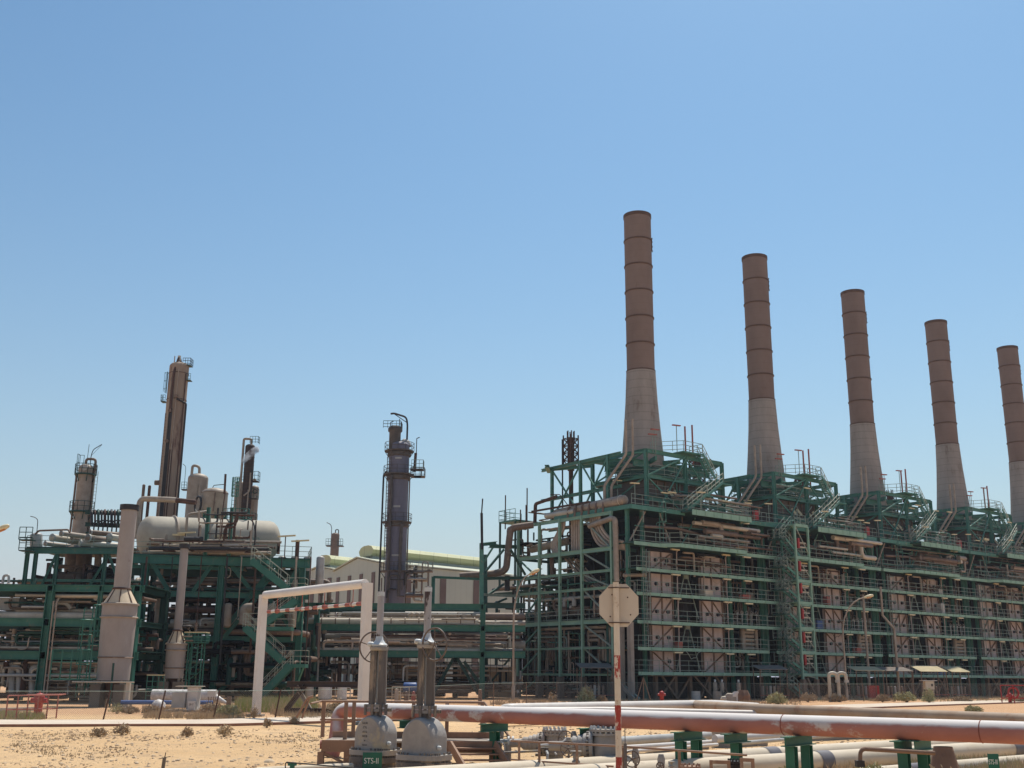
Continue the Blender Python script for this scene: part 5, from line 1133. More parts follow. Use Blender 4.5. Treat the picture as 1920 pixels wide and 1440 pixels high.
# ---- warehouses
mat('shed_wall', (.47, .52, .45), (.42, .46, .40), .08, .7, lines=(1.0, .05, .85, 'X'))
mat('shed_roof', (.50, .52, .40), (.44, .46, .36), .1, .6)
mat('shed_vent', (.50, .50, .28), (.42, .43, .24), .3, .6, c3=(.12, .11, .08), s3=1.2, t3=(.66, .72), lines=(2.4, .03, .5, 'X'))
mat('shed_stripe', (.15, .105, .09), (.12, .08, .07), .5, .7)
def shed(lab, e0, e1, e2, peak, vent):
    t = thing('warehouse', lab, 'warehouse', (0, 0, 0), group='pale warehouses behind the plant')
    E0, E1, E2 = e0, e1, e2; Z = E0.z; E1 = V((E1.x, E1.y, Z)); E2 = V((E2.x, E2.y, Z)); D = E1-E0; W = E2-E0
    PK = (E0+E2)/2; PK.z = peak; E3 = E2+D
    g0 = lambda p: V((p.x, p.y, 0))
    w_ = MB(); th = .3
    w_.add([g0(E0), g0(E1), E1, E0], [(0, 1, 2, 3)]); w_.add([g0(E0), E0, PK, E2, g0(E2)], [(0, 1, 2, 3, 4)])
    w_.add([g0(E3), g0(E2), E2, E3], [(0, 1, 2, 3)]); P2 = PK+D; w_.add([g0(E1), g0(E3), E3, P2, E1], [(0, 1, 2, 3, 4)])
    w_.build('wall', 'shed_wall', t)
    dn = D.normalized(); wn = W.normalized(); o_ = .35
    a, b = PK-dn*o_+V((0, 0, .12)), P2+dn*o_+V((0, 0, .12))
    sl = (peak-Z)/(W.length/2); 
    f0, f1 = E0-dn*o_-wn*o_+V((0, 0, .12-sl*o_)), E1+dn*o_-wn*o_+V((0, 0, .12-sl*o_)); h0, h1 = E2-dn*o_+wn*o_+V((0, 0, .12-sl*o_)), E3+dn*o_+wn*o_+V((0, 0, .12-sl*o_))
    rf = MB(); up = V((0, 0, .2)); rf.poly([f0, f1, b, a], up); rf.poly([a, b, h1, h0], up); rf = rf.build('roof', 'shed_roof', t)
    n = int(D.length/8.5); 
    for i in range(n):
        c_ = g0(E0)+dn*(5+i*8.2)-wn*.05; MB().poly([c_, c_+dn*1.4, c_+dn*1.4+V((0, 0, Z-1.4)), c_+V((0, 0, Z-1.4))], -wn*.08).build('window_strip', 'shed_stripe', t)
    for i in range(4):
        k = .14+.24*i; c_ = g0(E0)+W*k-dn*.05; q_ = wn*1.2; hh = Z-1.2; MB().poly([c_, c_+q_, c_+q_+V((0, 0, hh)), c_+V((0, 0, hh))], -dn*.08).build('window_strip', 'shed_stripe', t)
    # ridge ventilator: long hull-like hood on a throat
    v0, v1 = PK+D*vent[0], PK+D*vent[1]; wv, hv = vent[2], vent[3]
    pr = [(-.42, .6), (-.55, 1.1), (-.62, 1.9), (-.45, 2.7), (-.2, 3.0), (.2, 3.0), (.45, 2.7), (.62, 1.9), (.55, 1.1), (.42, .6)]
    m_ = MB(); n_ = len(pr); vs = [v0+wn*(x*wv)+V((0, 0, y*hv/3)) for x, y in pr]+[v1+wn*(x*wv)+V((0, 0, y*hv/3)) for x, y in pr]
    m_.add(vs, [tuple(reversed(range(n_))), tuple(range(n_, 2*n_))]+[(i, (i+1) % n_, n_+(i+1) % n_, n_+i) for i in range(n_)])
    v = m_.build('ridge_ventilator', 'shed_vent', rf)
    th_ = MB(); th_.poly([v0-wn*wv*.38+dn*.6, v1-wn*wv*.38-dn*.6, v1+wn*wv*.38-dn*.6, v0+wn*wv*.38+dn*.6], V((0, 0, .62*hv/3))); th_.build('throat', 'shed_wall', rf)
shed('large pale warehouse with brown window strips and a yellowish ridge ventilator, behind the tower', at(718, 1057, 190), at(965, 1079, 213), at(626, 1071, 206), 22.2, (.055, .93, 4.6, 2.4))
shed('smaller pale warehouse left of the large one, mostly hidden by it', at(632, 1070, 208), at(800, 1078, 226), at(566, 1079, 217), 21.9, (.04, .95, 4.2, 2.4))
# far little column with davit
c = at(628, 1020, 250); zt = at(628, 1003, 250).z
t = thing('distillation_column', 'small far column with a crane arm seen over the smaller warehouse', 'column', (c.x, c.y, 0))
MB().lathe([(.95, 0), (.95, zt)], seg=16).dome((0, 0, zt), .95, .5).build('shell', 'insul_brown', t)
MB().tube(fil([(-.9, 0, zt-5), (-.9, 0, zt+1.6), (-1.2, 0, zt+2.4), (-2.1, 0, zt+2.8)], .7, 5), .08, 5).build('davit_arm', 'black', t)
MB().tube(fil([(0, 0, zt+.3), (0, 0, zt+1.2), (.7, 0, zt+1.2), (.7, 0, zt+.1)], .35), .12, 6).build('pipe', 'black', t)
for x in (-1.9, .8): p = MB().box(x, x+1.1, -1, 1, zt-2.6, zt-2.4).build('platform', 'black', t); MB().rail([(x, -1, zt-2.4), (x+1.1, -1, zt-2.4)], 1.4, .5, .045).build('guard_rail', 'green_left_dark', p)
# ------------------------------------------------------------------ white clearance gate over the road
def sq_tube(root, a, b, w_, name, m): return MB().beam(a, b, w_, w_).build(name, m, root)
mat('gate_white', (.74, .69, .64), (.66, .60, .55), .8, .65, c3=(.60, .36, .20), s3=2.2, t3=(.66, .74))
gt = thing('clearance_gate', 'white square steel portal with a striped clearance bar hanging below its beam', 'gate', (0, 0, 0))
GL, GR = gnd(482, 1343), gnd(478, 1343); YL, YR = 63.5, 54.5
PL, PR = at(489, 1200, YL), at(685, 1200, YR); PL.z = PR.z = 0; zt = (at(495, 1115, YL).z+at(686, 1095, YR).z)/2
for P_, nm in ((PL, 'post'), (PR, 'post')): MB().beam(P_, P_+V((0, 0, zt+.02)), .38, .40, up=(PR-PL)).build('post', 'gate_white', gt)
e = (PR-PL).normalized()*.235
tb = MB().tube([PL+V((0, 0, zt))+e, PR+V((0, 0, zt))-e], .225, 16).build('beam', 'gate_white', gt)
for P_ in (PL, PR): MB().box(P_.x-.4, P_.x+.4, P_.y-.4, P_.y+.4, 0, .12).build('footing', 'concrete', gt)
for k0, k1 in ((.06, .50), (.53, .97)):
    a = PL.lerp(PR, k0)+V((0, 0, zt-.95+.0)); b = PL.lerp(PR, k1)+V((0, 0, zt-.95)); n = 9
    br = MB().tube([a, b], .088, 10).build('clearance_bar', 'white', gt)
    for i in range(0, n, 2): MB().tube([a.lerp(b, i/n), a.lerp(b, (i+.9)/n)], .093, 10).build('red_stripe', 'red_faded', br)
    for k in (.22, .8):
        c_ = a.lerp(b, k); MB().beam(c_, c_+V((0, 0, .85)), .035).ring(c_, .12, .025, tuple(b-a), 10, 4).build('chain', 'red_faded', br)

# ------------------------------------------------------------------ street lamps
def street_lamp(lab, base, top, reach, hpx, m='insul'):
    t = thing('street_lamp', lab, 'street lamp', base, group='curved street lamps')
    H = top.z; R_ = reach
    pts = [V((0, 0, .4)), V((0, 0, H*.62))]+[V((R_*(1-math.cos(a)), 0, H*.62+(H*.36)*math.sin(a))) for a in [math.pi/2*k/7*.93 for k in range(1, 8)]]
    MB().tube(pts, .10, 8, r2=.055).build('pole', m, t); MB().lathe([(.15, 0), (.15, 1.3), (.1, 1.4)], seg=10).build('pole_sleeve', m, t)
    MB().box(-.3, .3, -.3, .3, 0, .08).build('footing', 'concrete', t)
    p = pts[-1]; d = (pts[-1]-pts[-2]).normalized()
    h = MB(); h.lathe([(.03, -.1), (.10, .05), (.17, .35), (.19, .7), (.12, 1.0), (.01, 1.06)], p, 12, tuple(d+V((0, 0, -.05)))); h.build('lamp_head', 'lamp_yellow', t)
    MB().lathe([(.03, .15), (.15, .3), (.17, .75), (.02, .98)], p+V((0, 0, -.07)), 12, tuple(d)).build('lens', 'lens_orange', t)
    return t
mat('lens_orange', (.50, .20, .06), (.40, .15, .05), 4, .3)
b1 = gnd(962, 1316); tp = at(1000, 1072, b1.y); tp2 = tp.copy(); street_lamp('tall curved street lamp in front of the left end of the furnace row', b1, V((0, 0, tp.z)), (tp.x-b1.x)-.2, 0)
b2 = gnd(1590, 1313); tp = at(1618, 1116, b2.y); xo = at(1582, 1180, b2.y).x; street_lamp('curved street lamp standing behind the pipelines near the twin goose-neck pipes', V((at(1588, 1300, b2.y).x, b2.y, 0)), V((0, 0, tp.z)), tp.x-b2.x+.5, 0)
a = at(2, 990, 72); l3 = street_lamp('street lamp at the far left, only its orange head inside the photo', V((a.x-2.0, a.y, 0)), V((0, 0, a.z)), 1.75, 0)

# ------------------------------------------------------------------ twin goose-neck pipes by the road
for i, x in enumerate((1557, 1574)):
    b = at(x, 1312, 112); b.z = 0; t = thing('goose_neck_vent', ('left' if i == 0 else 'right')+' one of the two pale goose-neck pipes left of the curved street lamp', 'vent', b, group='twin pale goose-neck pipes')
    H = at(x, 1262, 112).z
    MB().tube(fil([(0, 0, 0), (0, 0, H), (.75, 0, H), (.8, 0, H-.7)], .42, 6), .17, 10).build('pipe', 'insul_pale', t)
    MB().lathe([(.24, -.1), (.24, .15)], (.8, 0, H-.8), 10).build('collar', 'silver', t)

# ------------------------------------------------------------------ stop sign seen from behind
Ys = 17.2; c = at(1161, 1135, Ys); bx = at(1160, 1300, Ys).x
s_ = thing('road_sign', 'octagonal road sign seen from behind on a red and white banded post', 'sign', (at(1157, 1260, Ys).x, Ys, 0))
mat('sign_back', (.62, .54, .44), (.55, .47, .38), 1.5, .65, c3=(.24, .17, .12), s3=9, t3=(.68, .74))
mat('post_white', (.72, .62, .50), (.64, .54, .42), 3, .6, c3=(.45, .30, .2), s3=12, t3=(.60, .66))
mat('post_red', (.38, .045, .03), (.33, .04, .03), 5, .55, c3=(.66, .56, .45), s3=13, t3=(.52, .55), zs=.4)
r8 = .325; o8 = []
for k in range(8): a = R(22.5+45*k); o8.append((.045+r8*math.cos(a), -.0, c.z+r8*1.07*math.sin(a)))
MB().poly(o8, (0, .012, 0)).build('sign_plate', 'sign_back', s_)
zp = [0, .55, .98, 1.44, 1.88, 2.46, 2.94, c.z+.345]
MB().tube([(0, -.045, 0), (0, -.045, zp[-1])], .046, 14).build('post', 'post_white', s_)
for y0, y1 in ((1229, 1273), (1322, 1369), (1419, 1463)):
    z0, z1 = at(1160, y1, Ys).z, at(1160, y0, Ys).z; MB().lathe([(.0475, z0), (.0475, z1)], (0, -.045, 0), 14).build('red_band', 'post_red', s_)
for k in (-.21, .21): MB().beam((-.12, -.04, c.z+k*1.25), (.20, -.04, c.z+k*1.25), .016, .016).ring((0, -.045, c.z+k*1.25), .052, .008, (0, 0, 1), 14, 4).build('clamp', 'rustbrown', s_)
for x, z in ((-.10, .16), (.14, .12), (.18, -.14), (-.13, -.17)): MB().lathe([(.001, .006), (.012, .004), (.012, 0)], (x+.04, -.001, c.z+z), 8, (0, -1, 0)).build('rivet', 'rustbrown', s_)

# ------------------------------------------------------------------ pipelines in front
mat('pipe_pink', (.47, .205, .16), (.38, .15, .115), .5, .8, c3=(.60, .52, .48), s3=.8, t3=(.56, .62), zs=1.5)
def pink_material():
    """faded red-oxide paint, whitened on its upper side: sun glare put into the colour, with some dust"""
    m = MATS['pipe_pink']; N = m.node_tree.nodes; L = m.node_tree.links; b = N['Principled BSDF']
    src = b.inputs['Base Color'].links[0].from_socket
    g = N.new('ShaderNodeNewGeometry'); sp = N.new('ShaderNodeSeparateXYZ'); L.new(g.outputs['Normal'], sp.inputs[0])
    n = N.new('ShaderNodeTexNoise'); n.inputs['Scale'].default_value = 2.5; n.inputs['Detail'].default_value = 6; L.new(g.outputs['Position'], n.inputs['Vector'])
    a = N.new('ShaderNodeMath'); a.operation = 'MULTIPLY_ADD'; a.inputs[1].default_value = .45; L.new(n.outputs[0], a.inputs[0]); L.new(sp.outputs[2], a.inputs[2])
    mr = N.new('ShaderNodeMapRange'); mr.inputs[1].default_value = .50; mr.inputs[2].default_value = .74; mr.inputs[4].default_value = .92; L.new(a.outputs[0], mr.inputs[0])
    mx = N.new('ShaderNodeMix'); mx.data_type = 'RGBA'; L.new(mr.outputs[0], mx.inputs[0]); L.new(src, mx.inputs[6]); mx.inputs[7].default_value = (.70, .67, .64, 1); L.new(mx.outputs[2], b.inputs['Base Color'])  # upward faces painted pale for sun glare as well as dust
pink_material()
zc = 1.30; rp = .212
def onz(px, py, z): return gnd(px, py, z)
pts = [onz(668, 1331, zc), onz(1100, 1339, zc), onz(1500, 1355, zc), onz(1905, 1374, zc), onz(1990, 1380, zc)]
for p in pts: p.z = zc
# run the axis straight between its end points
A0, A1 = pts[0], pts[3]
dirp = (A1-A0).normalized(); A2 = A1+dirp*1.2
pk_ = thing('pipeline', 'long faded pink pipeline on green supports crossing the foreground', 'pipeline', (0, 0, 0))
lft = A0-dirp*.25; dn_ = V((-.25, -.15, -1)).normalized()
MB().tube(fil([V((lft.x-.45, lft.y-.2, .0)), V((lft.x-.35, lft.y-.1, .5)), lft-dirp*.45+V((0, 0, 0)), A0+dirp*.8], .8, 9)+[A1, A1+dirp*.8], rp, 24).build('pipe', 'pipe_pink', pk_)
mat('weld', (.30, .08, .05), (.2, .06, .04), 5, .7)
for k in (.50, .735, .965): c_ = A0.lerp(A1, k); MB().ring(c_, rp+.002, .010, tuple(dirp), 26, 4).build('weld_seam', 'weld', pk_)
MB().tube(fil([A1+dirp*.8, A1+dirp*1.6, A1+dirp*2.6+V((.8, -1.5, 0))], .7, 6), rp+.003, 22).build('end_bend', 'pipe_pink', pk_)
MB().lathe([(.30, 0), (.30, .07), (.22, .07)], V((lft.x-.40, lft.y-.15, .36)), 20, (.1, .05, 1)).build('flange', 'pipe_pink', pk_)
mat('support_green', (.030, .155, .095), (.022, .115, .07), 1.5, .55, c3=(.16, .15, .09), s3=5, t3=(.60, .70))
def tsup(lab, px, wpx, two=False, k_=None, off=0):
    # find the axis point under pixel px
    best = min((abs(_pj(A0.lerp(A2, i/400))-px), i) for i in range(401))[1]; c_ = A0.lerp(A2, best/400)
    t = thing('pipe_support', lab, 'pipe support', (c_.x, c_.y+off, 0), math.atan2(dirp.y, dirp.x)+math.pi/2, group='green steel supports under the pink pipeline')
    zt = zc-rp-.005
    hb_ = MB().hbeam((-wpx/2, 0, zt-.10), (wpx/2, 0, zt-.10), .20, .20, .02).build('cross_beam', 'support_green', t)
    for x in ((-wpx*.28, wpx*.28) if two else (0,)): MB().hbeam((x, 0, 0), (x, 0, zt-.21), .20, .20, .02, up=(1, 0, 0)).build('post', 'support_green', t)
    MB().box(-.35, .35, -.25, .25, 0, .10).build('footing', 'concrete', t)
    return t
def _pj(p):
    d = p.y*CP+(p.z-EYE)*SP; u = -p.y*SP+(p.z-EYE)*CP; x = p.x; x = x*math.cos(ROLL)+u*math.sin(ROLL); return 960+F_PX*x/d
tsup('green steel support under the pink pipeline beside the right end of the rusty walkway', 927, 1.1)
tsup('green steel support under the pink pipeline right behind the grey valves', 1118, 1.4)
tsup('paired green posts under the pink pipeline just right of the sign post', 1290, 1.3, True)
tsup('heavy single green support under the pink pipeline where its paint has peeled', 1378, 1.1)
tsup('paired green posts under the pink pipeline between the white ground pipes', 1495, 1.4, True)
tsup('green support on a stained post near the right end of the pink pipeline', 1690, 1.0)
tsup('dark green support next to the last brown pedestal at the right', 1745, 1.0, off=.5)
tsup('green support under the pink pipeline hidden behind the two gate valves', 775, 1.1)
# second line behind: pale run and brownish run
mat('pipe_tan', (.42, .33, .25), (.33, .23, .16), .6, .8, c3=(.30, .16, .10), s3=1.2, t3=(.60, .68))
t = thing('pipeline', 'thinner brown-bellied pipeline running just behind the pink one', 'pipeline', (0, 0, 0))
b0, b1_, b2_ = onz(1345, 1328, .75), onz(1920, 1350, .75), onz(2100, 1358, .75)
MB().tube(fil([onz(1300, 1321, .75)+V((0, .5, .0)), b0+V((0, 0, .05)), b1_, b2_], 2, 6), .25, 20).build('pipe', 'pipe_tan', t)
for px, py in ((1475, 1334), (1645, 1340), (1840, 1347)):
    p = onz(px, py, .75); MB().box(p.x-.5, p.x+.5, p.y-.2, p.y+.2, .3, .5).build('saddle', 'black', t); MB().box(p.x-.15, p.x+.15, p.y-.15, p.y+.15, 0, .3).build('pier', 'concrete_dark', t)
t = thing('pipeline', 'pale cream pipeline ending left in front of the curved street lamp', 'pipeline', (0, 0, 0))
MB().tube(fil([onz(935, 1340, .2), onz(948, 1330, .75), onz(1100, 1326, .75), onz(1338, 1321, .75), onz(1420, 1326, .5)], .8, 5), .26, 18).build('pipe', 'white', t)
t = thing('pipeline', 'second pale pipeline squeezed between the cream one and the pink one', 'pipeline', (0, 0, 0))
MB().tube([onz(900, 1333, .7), onz(1130, 1332, .7), onz(1450, 1339, .55)], .17, 14).build('pipe', 'white', t)
# ---- big white ground pipes
mat('pipe_white', (.63, .54, .42), (.54, .45, .33), .7, .75, c3=(.44, .34, .25), s3=1.6, t3=(.60, .72), bump=.1, bscale=8)
mat('wrap_grey', (.16, .15, .16), (.13, .12, .13), 2, .6)
def gpipe(lab, a, b, r_, z, ext=(3, 14), bands=()):
    A, B = onz(*a, z+r_), onz(*b, z+r_); A.z = B.z = z; d = (B-A).normalized(); A = A-d*ext[0]; L_ = (B-A).length; B = B+d*ext[1]
    t = thing('ground_pipe', lab, 'pipeline', (0, 0, 0), group='white pipes lying on the ground')
    MB().tube([A, A.lerp(B, .5), B], r_, 28).build('pipe', 'pipe_white', t)
    for px in bands:
        bi = min(range(400), key=lambda i: abs(_pj(A.lerp(B, i/400))-px)); c_ = A.lerp(B, bi/400); MB().tube([c_-d*.25, c_+d*.25], r_+.012, 28, cap=False).build('wrap_band', 'wrap_grey', t)
    return t, A, B
gpipe('rear one of the two thick white pipes passing on the ground under the pink pipeline', (1200, 1414), (1667, 1388), .25, .25, (12, 16), (1443, ))
gpipe('thick white pipe on the ground, the front one of the two, with dark bands', (1412, 1415), (1890, 1388), .25, .25, (14, 16), (1542, 1900))
gpipe('slimmer white pipe at the bottom right corner with dry grass against it', (1793, 1425), (1920, 1415), .15, .15, (8, 14), (1712, ))
# ---- slim pipes low behind
for i, (a, b, r_, z, m_, lab) in enumerate((((1060, 1396), (1330, 1379), .13, .42, 'silver', 'grey slim pipe low on the ground behind the sign post'), ((1170, 1402), (1340, 1391), .07, .34, 'white', 'thin white pipe just below the grey slim one'), ((1170, 1410), (1345, 1396), .05, .3, 'white', 'thinnest white pipe, lowest of the three behind the sign post'), ((1340, 1385), (1480, 1377), .12, .45, 'white', 'short slim white pipe between the concrete block and the green posts'), ((1380, 1394), (1620, 1374), .06, .34, 'silver', 'long thin pipe running behind the paired green posts'))):
    A, B = onz(*a, z), onz(*b, z); tag(MB().tube([A, B], r_, 12).build('slim_pipe', m_), lab, 'pipe')
p = onz(1356, 1403, .0); t = tag(MB().box(p.x-.28, p.x+.28, p.y, p.y+.5, 0, .95).build('concrete_block', 'concrete'), 'square concrete block left of the heavy green support', 'concrete block')
for x0, x1, y, lab in ((1370, 1440, 1402, 'long low concrete plinth right of the heavy green support'), (1215, 1330, 1412, 'long low concrete plinth behind the white ground pipe'), (1510, 1660, 1390, 'low concrete plinth between the last green posts')):
    A, B = onz(x0, y, 0), onz(x1, y-4, 0); tag(MB().poly([A, B, B+V((0, .8, 0)), A+V((0, .8, 0))], (0, 0, .35)).build('plinth', 'concrete'), lab, 'plinth')
mat('pedestal_brown', (.24, .15, .10), (.17, .10, .07), 1.5, .85, bump=.3)
p = at(1768, 1400, 21.8); tag(MB().lathe([(.45, 0), (.30, .5), (.17, 1.06)], V((p.x, p.y, 0)), 14).build('pedestal', 'pedestal_brown'), 'stout brown pedestal between the green support and the white pipe at the right', 'pedestal')
t = thing('tie_pipe', 'brown angled rail bolted over the front white ground pipe', 'pipe', (0, 0, 0))
MB().tube(fil([at(1613, 1434, 19.3), at(1613, 1404, 19.3), at(1752, 1412, 19.6)], .1, 5), .035, 8).build('pipe', 'pedestal_brown', t); MB().box(at(1606, 1434, 19.3).x, at(1620, 1434, 19.3).x, 19.25, 19.4, at(1606, 1438, 19.3).z, at(1606, 1426, 19.3).z).build('valve', 'black', t)
# ------------------------------------------------------------------ the two big gate valves on their rusty walkway
mat('valve_grey', (.36, .33, .30), (.26, .24, .225), 2.0, .65, c3=(.44, .36, .24), s3=1.5, t3=(.55, .66), bump=.15)
mat('valve_dark', (.15, .13, .12), (.085, .072, .066), 3.0, .55, c3=(.34, .26, .19), s3=4, t3=(.52, .62), zs=.25)
mat('stem_paint', (.40, .38, .38), (.33, .31, .31), 2.0, .45, c3=(.05, .03, .03), s3=3.2, t3=(.56, .60), zs=.35)
mat('cap_pale', (.60, .62, .62), (.48, .50, .50), 3.0, .45, c3=(.2, .15, .12), s3=6, t3=(.62, .7))
mat('walk_rust', (.34, .20, .13), (.25, .145, .095), 2.0, .7, c3=(.42, .29, .2), s3=4, t3=(.58, .68))
mat('sign_green', (.015, .14, .085), (.012, .11, .07), 2.0, .5)
mat('sign_white', (.80, .80, .74), (.75, .75, .7), 2.0, .5)
mat('stencil', (.07, .06, .055), (.10, .09, .08), 20, .7)
mat('wheel_rust', (.10, .06, .045), (.16, .13, .11), 6, .5)
YV = 29.3
def text_mesh(txt, size, m, parent, loc, rot, name='lettering', depth=.002):
    cu = bpy.data.curves.new(name, 'FONT'); cu.body = txt; cu.size = size; cu.extrude = depth; cu.align_x = 'CENTER'; cu.align_y = 'CENTER'
    o = bpy.data.objects.new('tmp_text', cu); COL.objects.link(o); dg = bpy.context.evaluated_depsgraph_get(); me = bpy.data.meshes.new_from_object(o.evaluated_get(dg))
    bpy.data.objects.remove(o); bpy.data.curves.remove(cu); me.name = name; me.materials.clear(); me.materials.append(MATS[m])
    ob = bpy.data.objects.new(name, me); COL.objects.link(ob); ob.parent = parent; ob.location = loc; ob.rotation_euler = rot; return ob
def bonnet(root, w, d, z0, z1, rot):
    """flat-fronted bell: arched outline pushed back by its depth, edges rolled over"""
    H = z1-z0; a0 = w/2; top = []
    for i in range(15):
        h = .44+.56*i/14; k = max(0, 1-((h-.44)/.56)**1.8*.985)**.56; top.append((a0*max(k, .15), H*h))
    prof = [(a0, 0), (a0, H*.2)]+top; prof = prof+[(-x, z) for x, z in reversed(prof)]; n = len(prof)
    cr, sr = math.cos(rot), math.sin(rot); vs = []
    for y, k, dz in ((d/2, .90, .05), (d/2-.035, .975, .012), (d/2-.09, 1, 0), (-d/2+.09, 1, 0), (-d/2+.035, .975, .012), (-d/2, .90, .05)):
        for x, z in prof: X = x*k; Z = z0+max(0, z-(dz if z > .01 else 0)); vs.append((X*cr-y*sr, X*sr+y*cr, Z))
    m = MB(); m.add(vs, [(j*n+i, j*n+(i+1) % n, (j+1)*n+(i+1) % n, (j+1)*n+i) for j in range(5) for i in range(n)], True)
    m.add(vs[:n], [tuple(range(n))]); m.add(vs[-n:], [tuple(reversed(range(n)))])
    o = m.build('bonnet', 'valve_grey', root); o.data.set_sharp_from_angle(angle=R(40)); return o
def gate_valve(lab, px, stem_px, wheel, stencil, YV=29.3, ys=(1405, 1341, 1220)):
    c_ = at(px, 1375, YV); Z = lambda y: at(px, y, YV).z
    t = thing('gate_valve', lab, 'valve', (c_.x, YV, 0), group='pair of big grey gate valves')
    zf, zt = Z(ys[0]), Z(ys[1])
    rot = R(-31)
    bo = bonnet(t, .90, .66, zf, zt, rot)
    cr, sr = math.cos(rot), math.sin(rot)
    def rr(a, b, z0, z1, name, m='valve_grey'):
        n = 44; vs = []
        for z in (z0, z1):
            for i in range(n):
                q = 2*math.pi*i/n; x = a*math.copysign(abs(math.cos(q))**.5, math.cos(q)); y = b*math.copysign(abs(math.sin(q))**.5, math.sin(q)); vs.append((x*cr-y*sr, x*sr+y*cr, z))
        mm = MB(); mm.add(vs, [(i, (i+1) % n, n+(i+1) % n, n+i) for i in range(n)]+[tuple(reversed(range(n))), tuple(range(n, 2*n))]); return mm.build(name, m, t)
    f1 = rr(.62, .46, zf-.12, zf, 'bonnet_flange'); f2 = rr(.62, .46, zf-.30, zf-.17, 'body_flange', 'valve_dark'); rr(.57, .42, zf-.17, zf-.12, 'gasket', 'valve_dark'); rr(.54, .42, 0, zf-.30, 'body', 'valve_dark')
    for i in range(34):
        q = 2*math.pi*i/34; x = .575*math.copysign(abs(math.cos(q))**.5, math.cos(q)); y = .415*math.copysign(abs(math.sin(q))**.5, math.sin(q)); X, Y_ = x*cr-y*sr, x*sr+y*cr
        MB().lathe([(.001, .05), (.022, .05), (.022, -.28), (.001, -.28)], (X, Y_, zf), 6, smooth=False).build('bolt', 'valve_dark', t)
    # neck, gland flange, yoke
    MB().lathe([(.17, zt-.06), (.12, zt+.03), (.13, zt+.12)], seg=18).build('neck', 'valve_dark', t)
    zg = zt+.14; g_ = MB().box(-.26, .26, -.16, .16, zg-.05, zg+.02).box(-.30, .26, -.15, .15, zg+.05, zg+.13).build('gland_flange', 'valve_grey', t)
    for x in (-.27, -.1, .12, .25):
        MB().lathe([(.001, .1), (.038, .1), (.038, -.16), (.001, -.16)], (x, -.19, zg+.03), 8).build('gland_bolt', 'valve_dark', g_)
    MB().lathe([(.001, -.06), (.05, -.06), (.05, .06), (.001, .06)], (.33, -.1, zg-.0), 10, (1, 0, 0)).build('gland_bolt', 'valve_dark', g_)
    zy = Z(ys[2]); zq = (zg+zy)/2
    for x, w_ in ((-.125, .15), (.115, .20)):
        MB().beam((x*1.05, 0, zg+.1), (x*.95, 0, zy), w_, .24, up=(0, 1, 0)).beam((x*1.05, -.13, zg+.1), (x*.95, -.13, zy), w_*.35, .03, up=(0, 1, 0)).build('yoke_arm', 'valve_dark', t)
    MB().tube([(0, 0, zg), (0, 0, zy)], .035, 10).build('stem', 'cap_pale', t)
    MB().lathe([(.001, zy), (.22, zy), (.24, zy+.05), (.24, zy+.09), (.001, zy+.09)], seg=24).build('yoke_plate', 'valve_grey', t)
    MB().lathe([(.20, zy+.10), (.215, zy+.15), (.15, zy+.20), (.10, zy+.28), (.09, zy+.36)], seg=24).build('gear_cap', 'cap_pale', t)
    MB().lathe([(.001, 0), (.06, 0), (.065, .1), (.04, .14), (.001, .14)], (-.16, -.05, zy+.16), 14, (-1, -.5, 0)).build('gear_input', 'cap_pale', t)
    zs_ = at(px, stem_px, YV).z
    MB().lathe([(.085, zy+.34), (.088, zs_-.15), (.088, zs_), (.03, zs_+.01)], seg=18).build('stem_cover', 'stem_paint', t)
    MB().lathe([(.094, zs_-.12), (.094, zs_-.02)], seg=18).build('collar', 'cap_pale', t)
    MB().tube([(0, 0, zs_), (0, 0, zs_+.35)], .02, 6).build('stem_tip', 'valve_dark', t)
    # hand wheel: vertical, slightly turned
    wx, wy, wr, ax, wo = wheel; p = at(wx, wy, YV+wo); p = V((p.x-c_.x, wo, p.z)); ax = V(ax).normalized()
    w_ = MB().ring(p, wr, .022, tuple(ax), 32, 7).build('hand_wheel', 'wheel_rust', t)
    u = ax.cross(V((0, 0, 1))).normalized(); v = u.cross(ax)
    for k in range(5):
        a = 2*math.pi*k/5+.3; MB().tube([p, p+(u*math.cos(a)+v*math.sin(a))*wr], .014, 6).build('spoke', 'wheel_rust', w_)
    MB().tube([p-ax*.03, (-.05*0+p.x*.25, -.05, zy+.12)], .035, 8).build('wheel_shaft', 'valve_dark', w_)
    # stencilled data and plug
    if stencil:
        for i, (s, hgt) in enumerate((('SAUR', .075), ('CYL', .07), ('A216', .07), ('WCB', .07), ('36', .06), ('150 LB', .055))):
            text_mesh(s, hgt, 'stencil', bo, (-.10*cr+.334*sr, -.10*sr-.334*cr, zf+.64-i*.105), (R(90), 0, rot), 'stencil')
    MB().lathe([(.05, 0), (.05, .06), (.035, .09), (.001, .09)], (.462*cr+.1*sr*-1*-1, .462*sr-.1*cr, zf+.16), 10, (cr, sr, 0)).build('plug', 'cap_pale', t)
    return t, c_, zf
v1, c1, zf1 = gate_valve('left gate valve, with stencilled letters on its grey bonnet and a green plate below', 705, 1109, (701, 1213, .385, (.2, 1, .0), .42), True)
v2, c2_, zf2 = gate_valve('right gate valve, its bonnet stained brown and its hand wheel facing the camera', 796, 1100, (815, 1208, .375, (.75, 1, .05), -.42), False, 27.3, (1414, 1345, 1216))
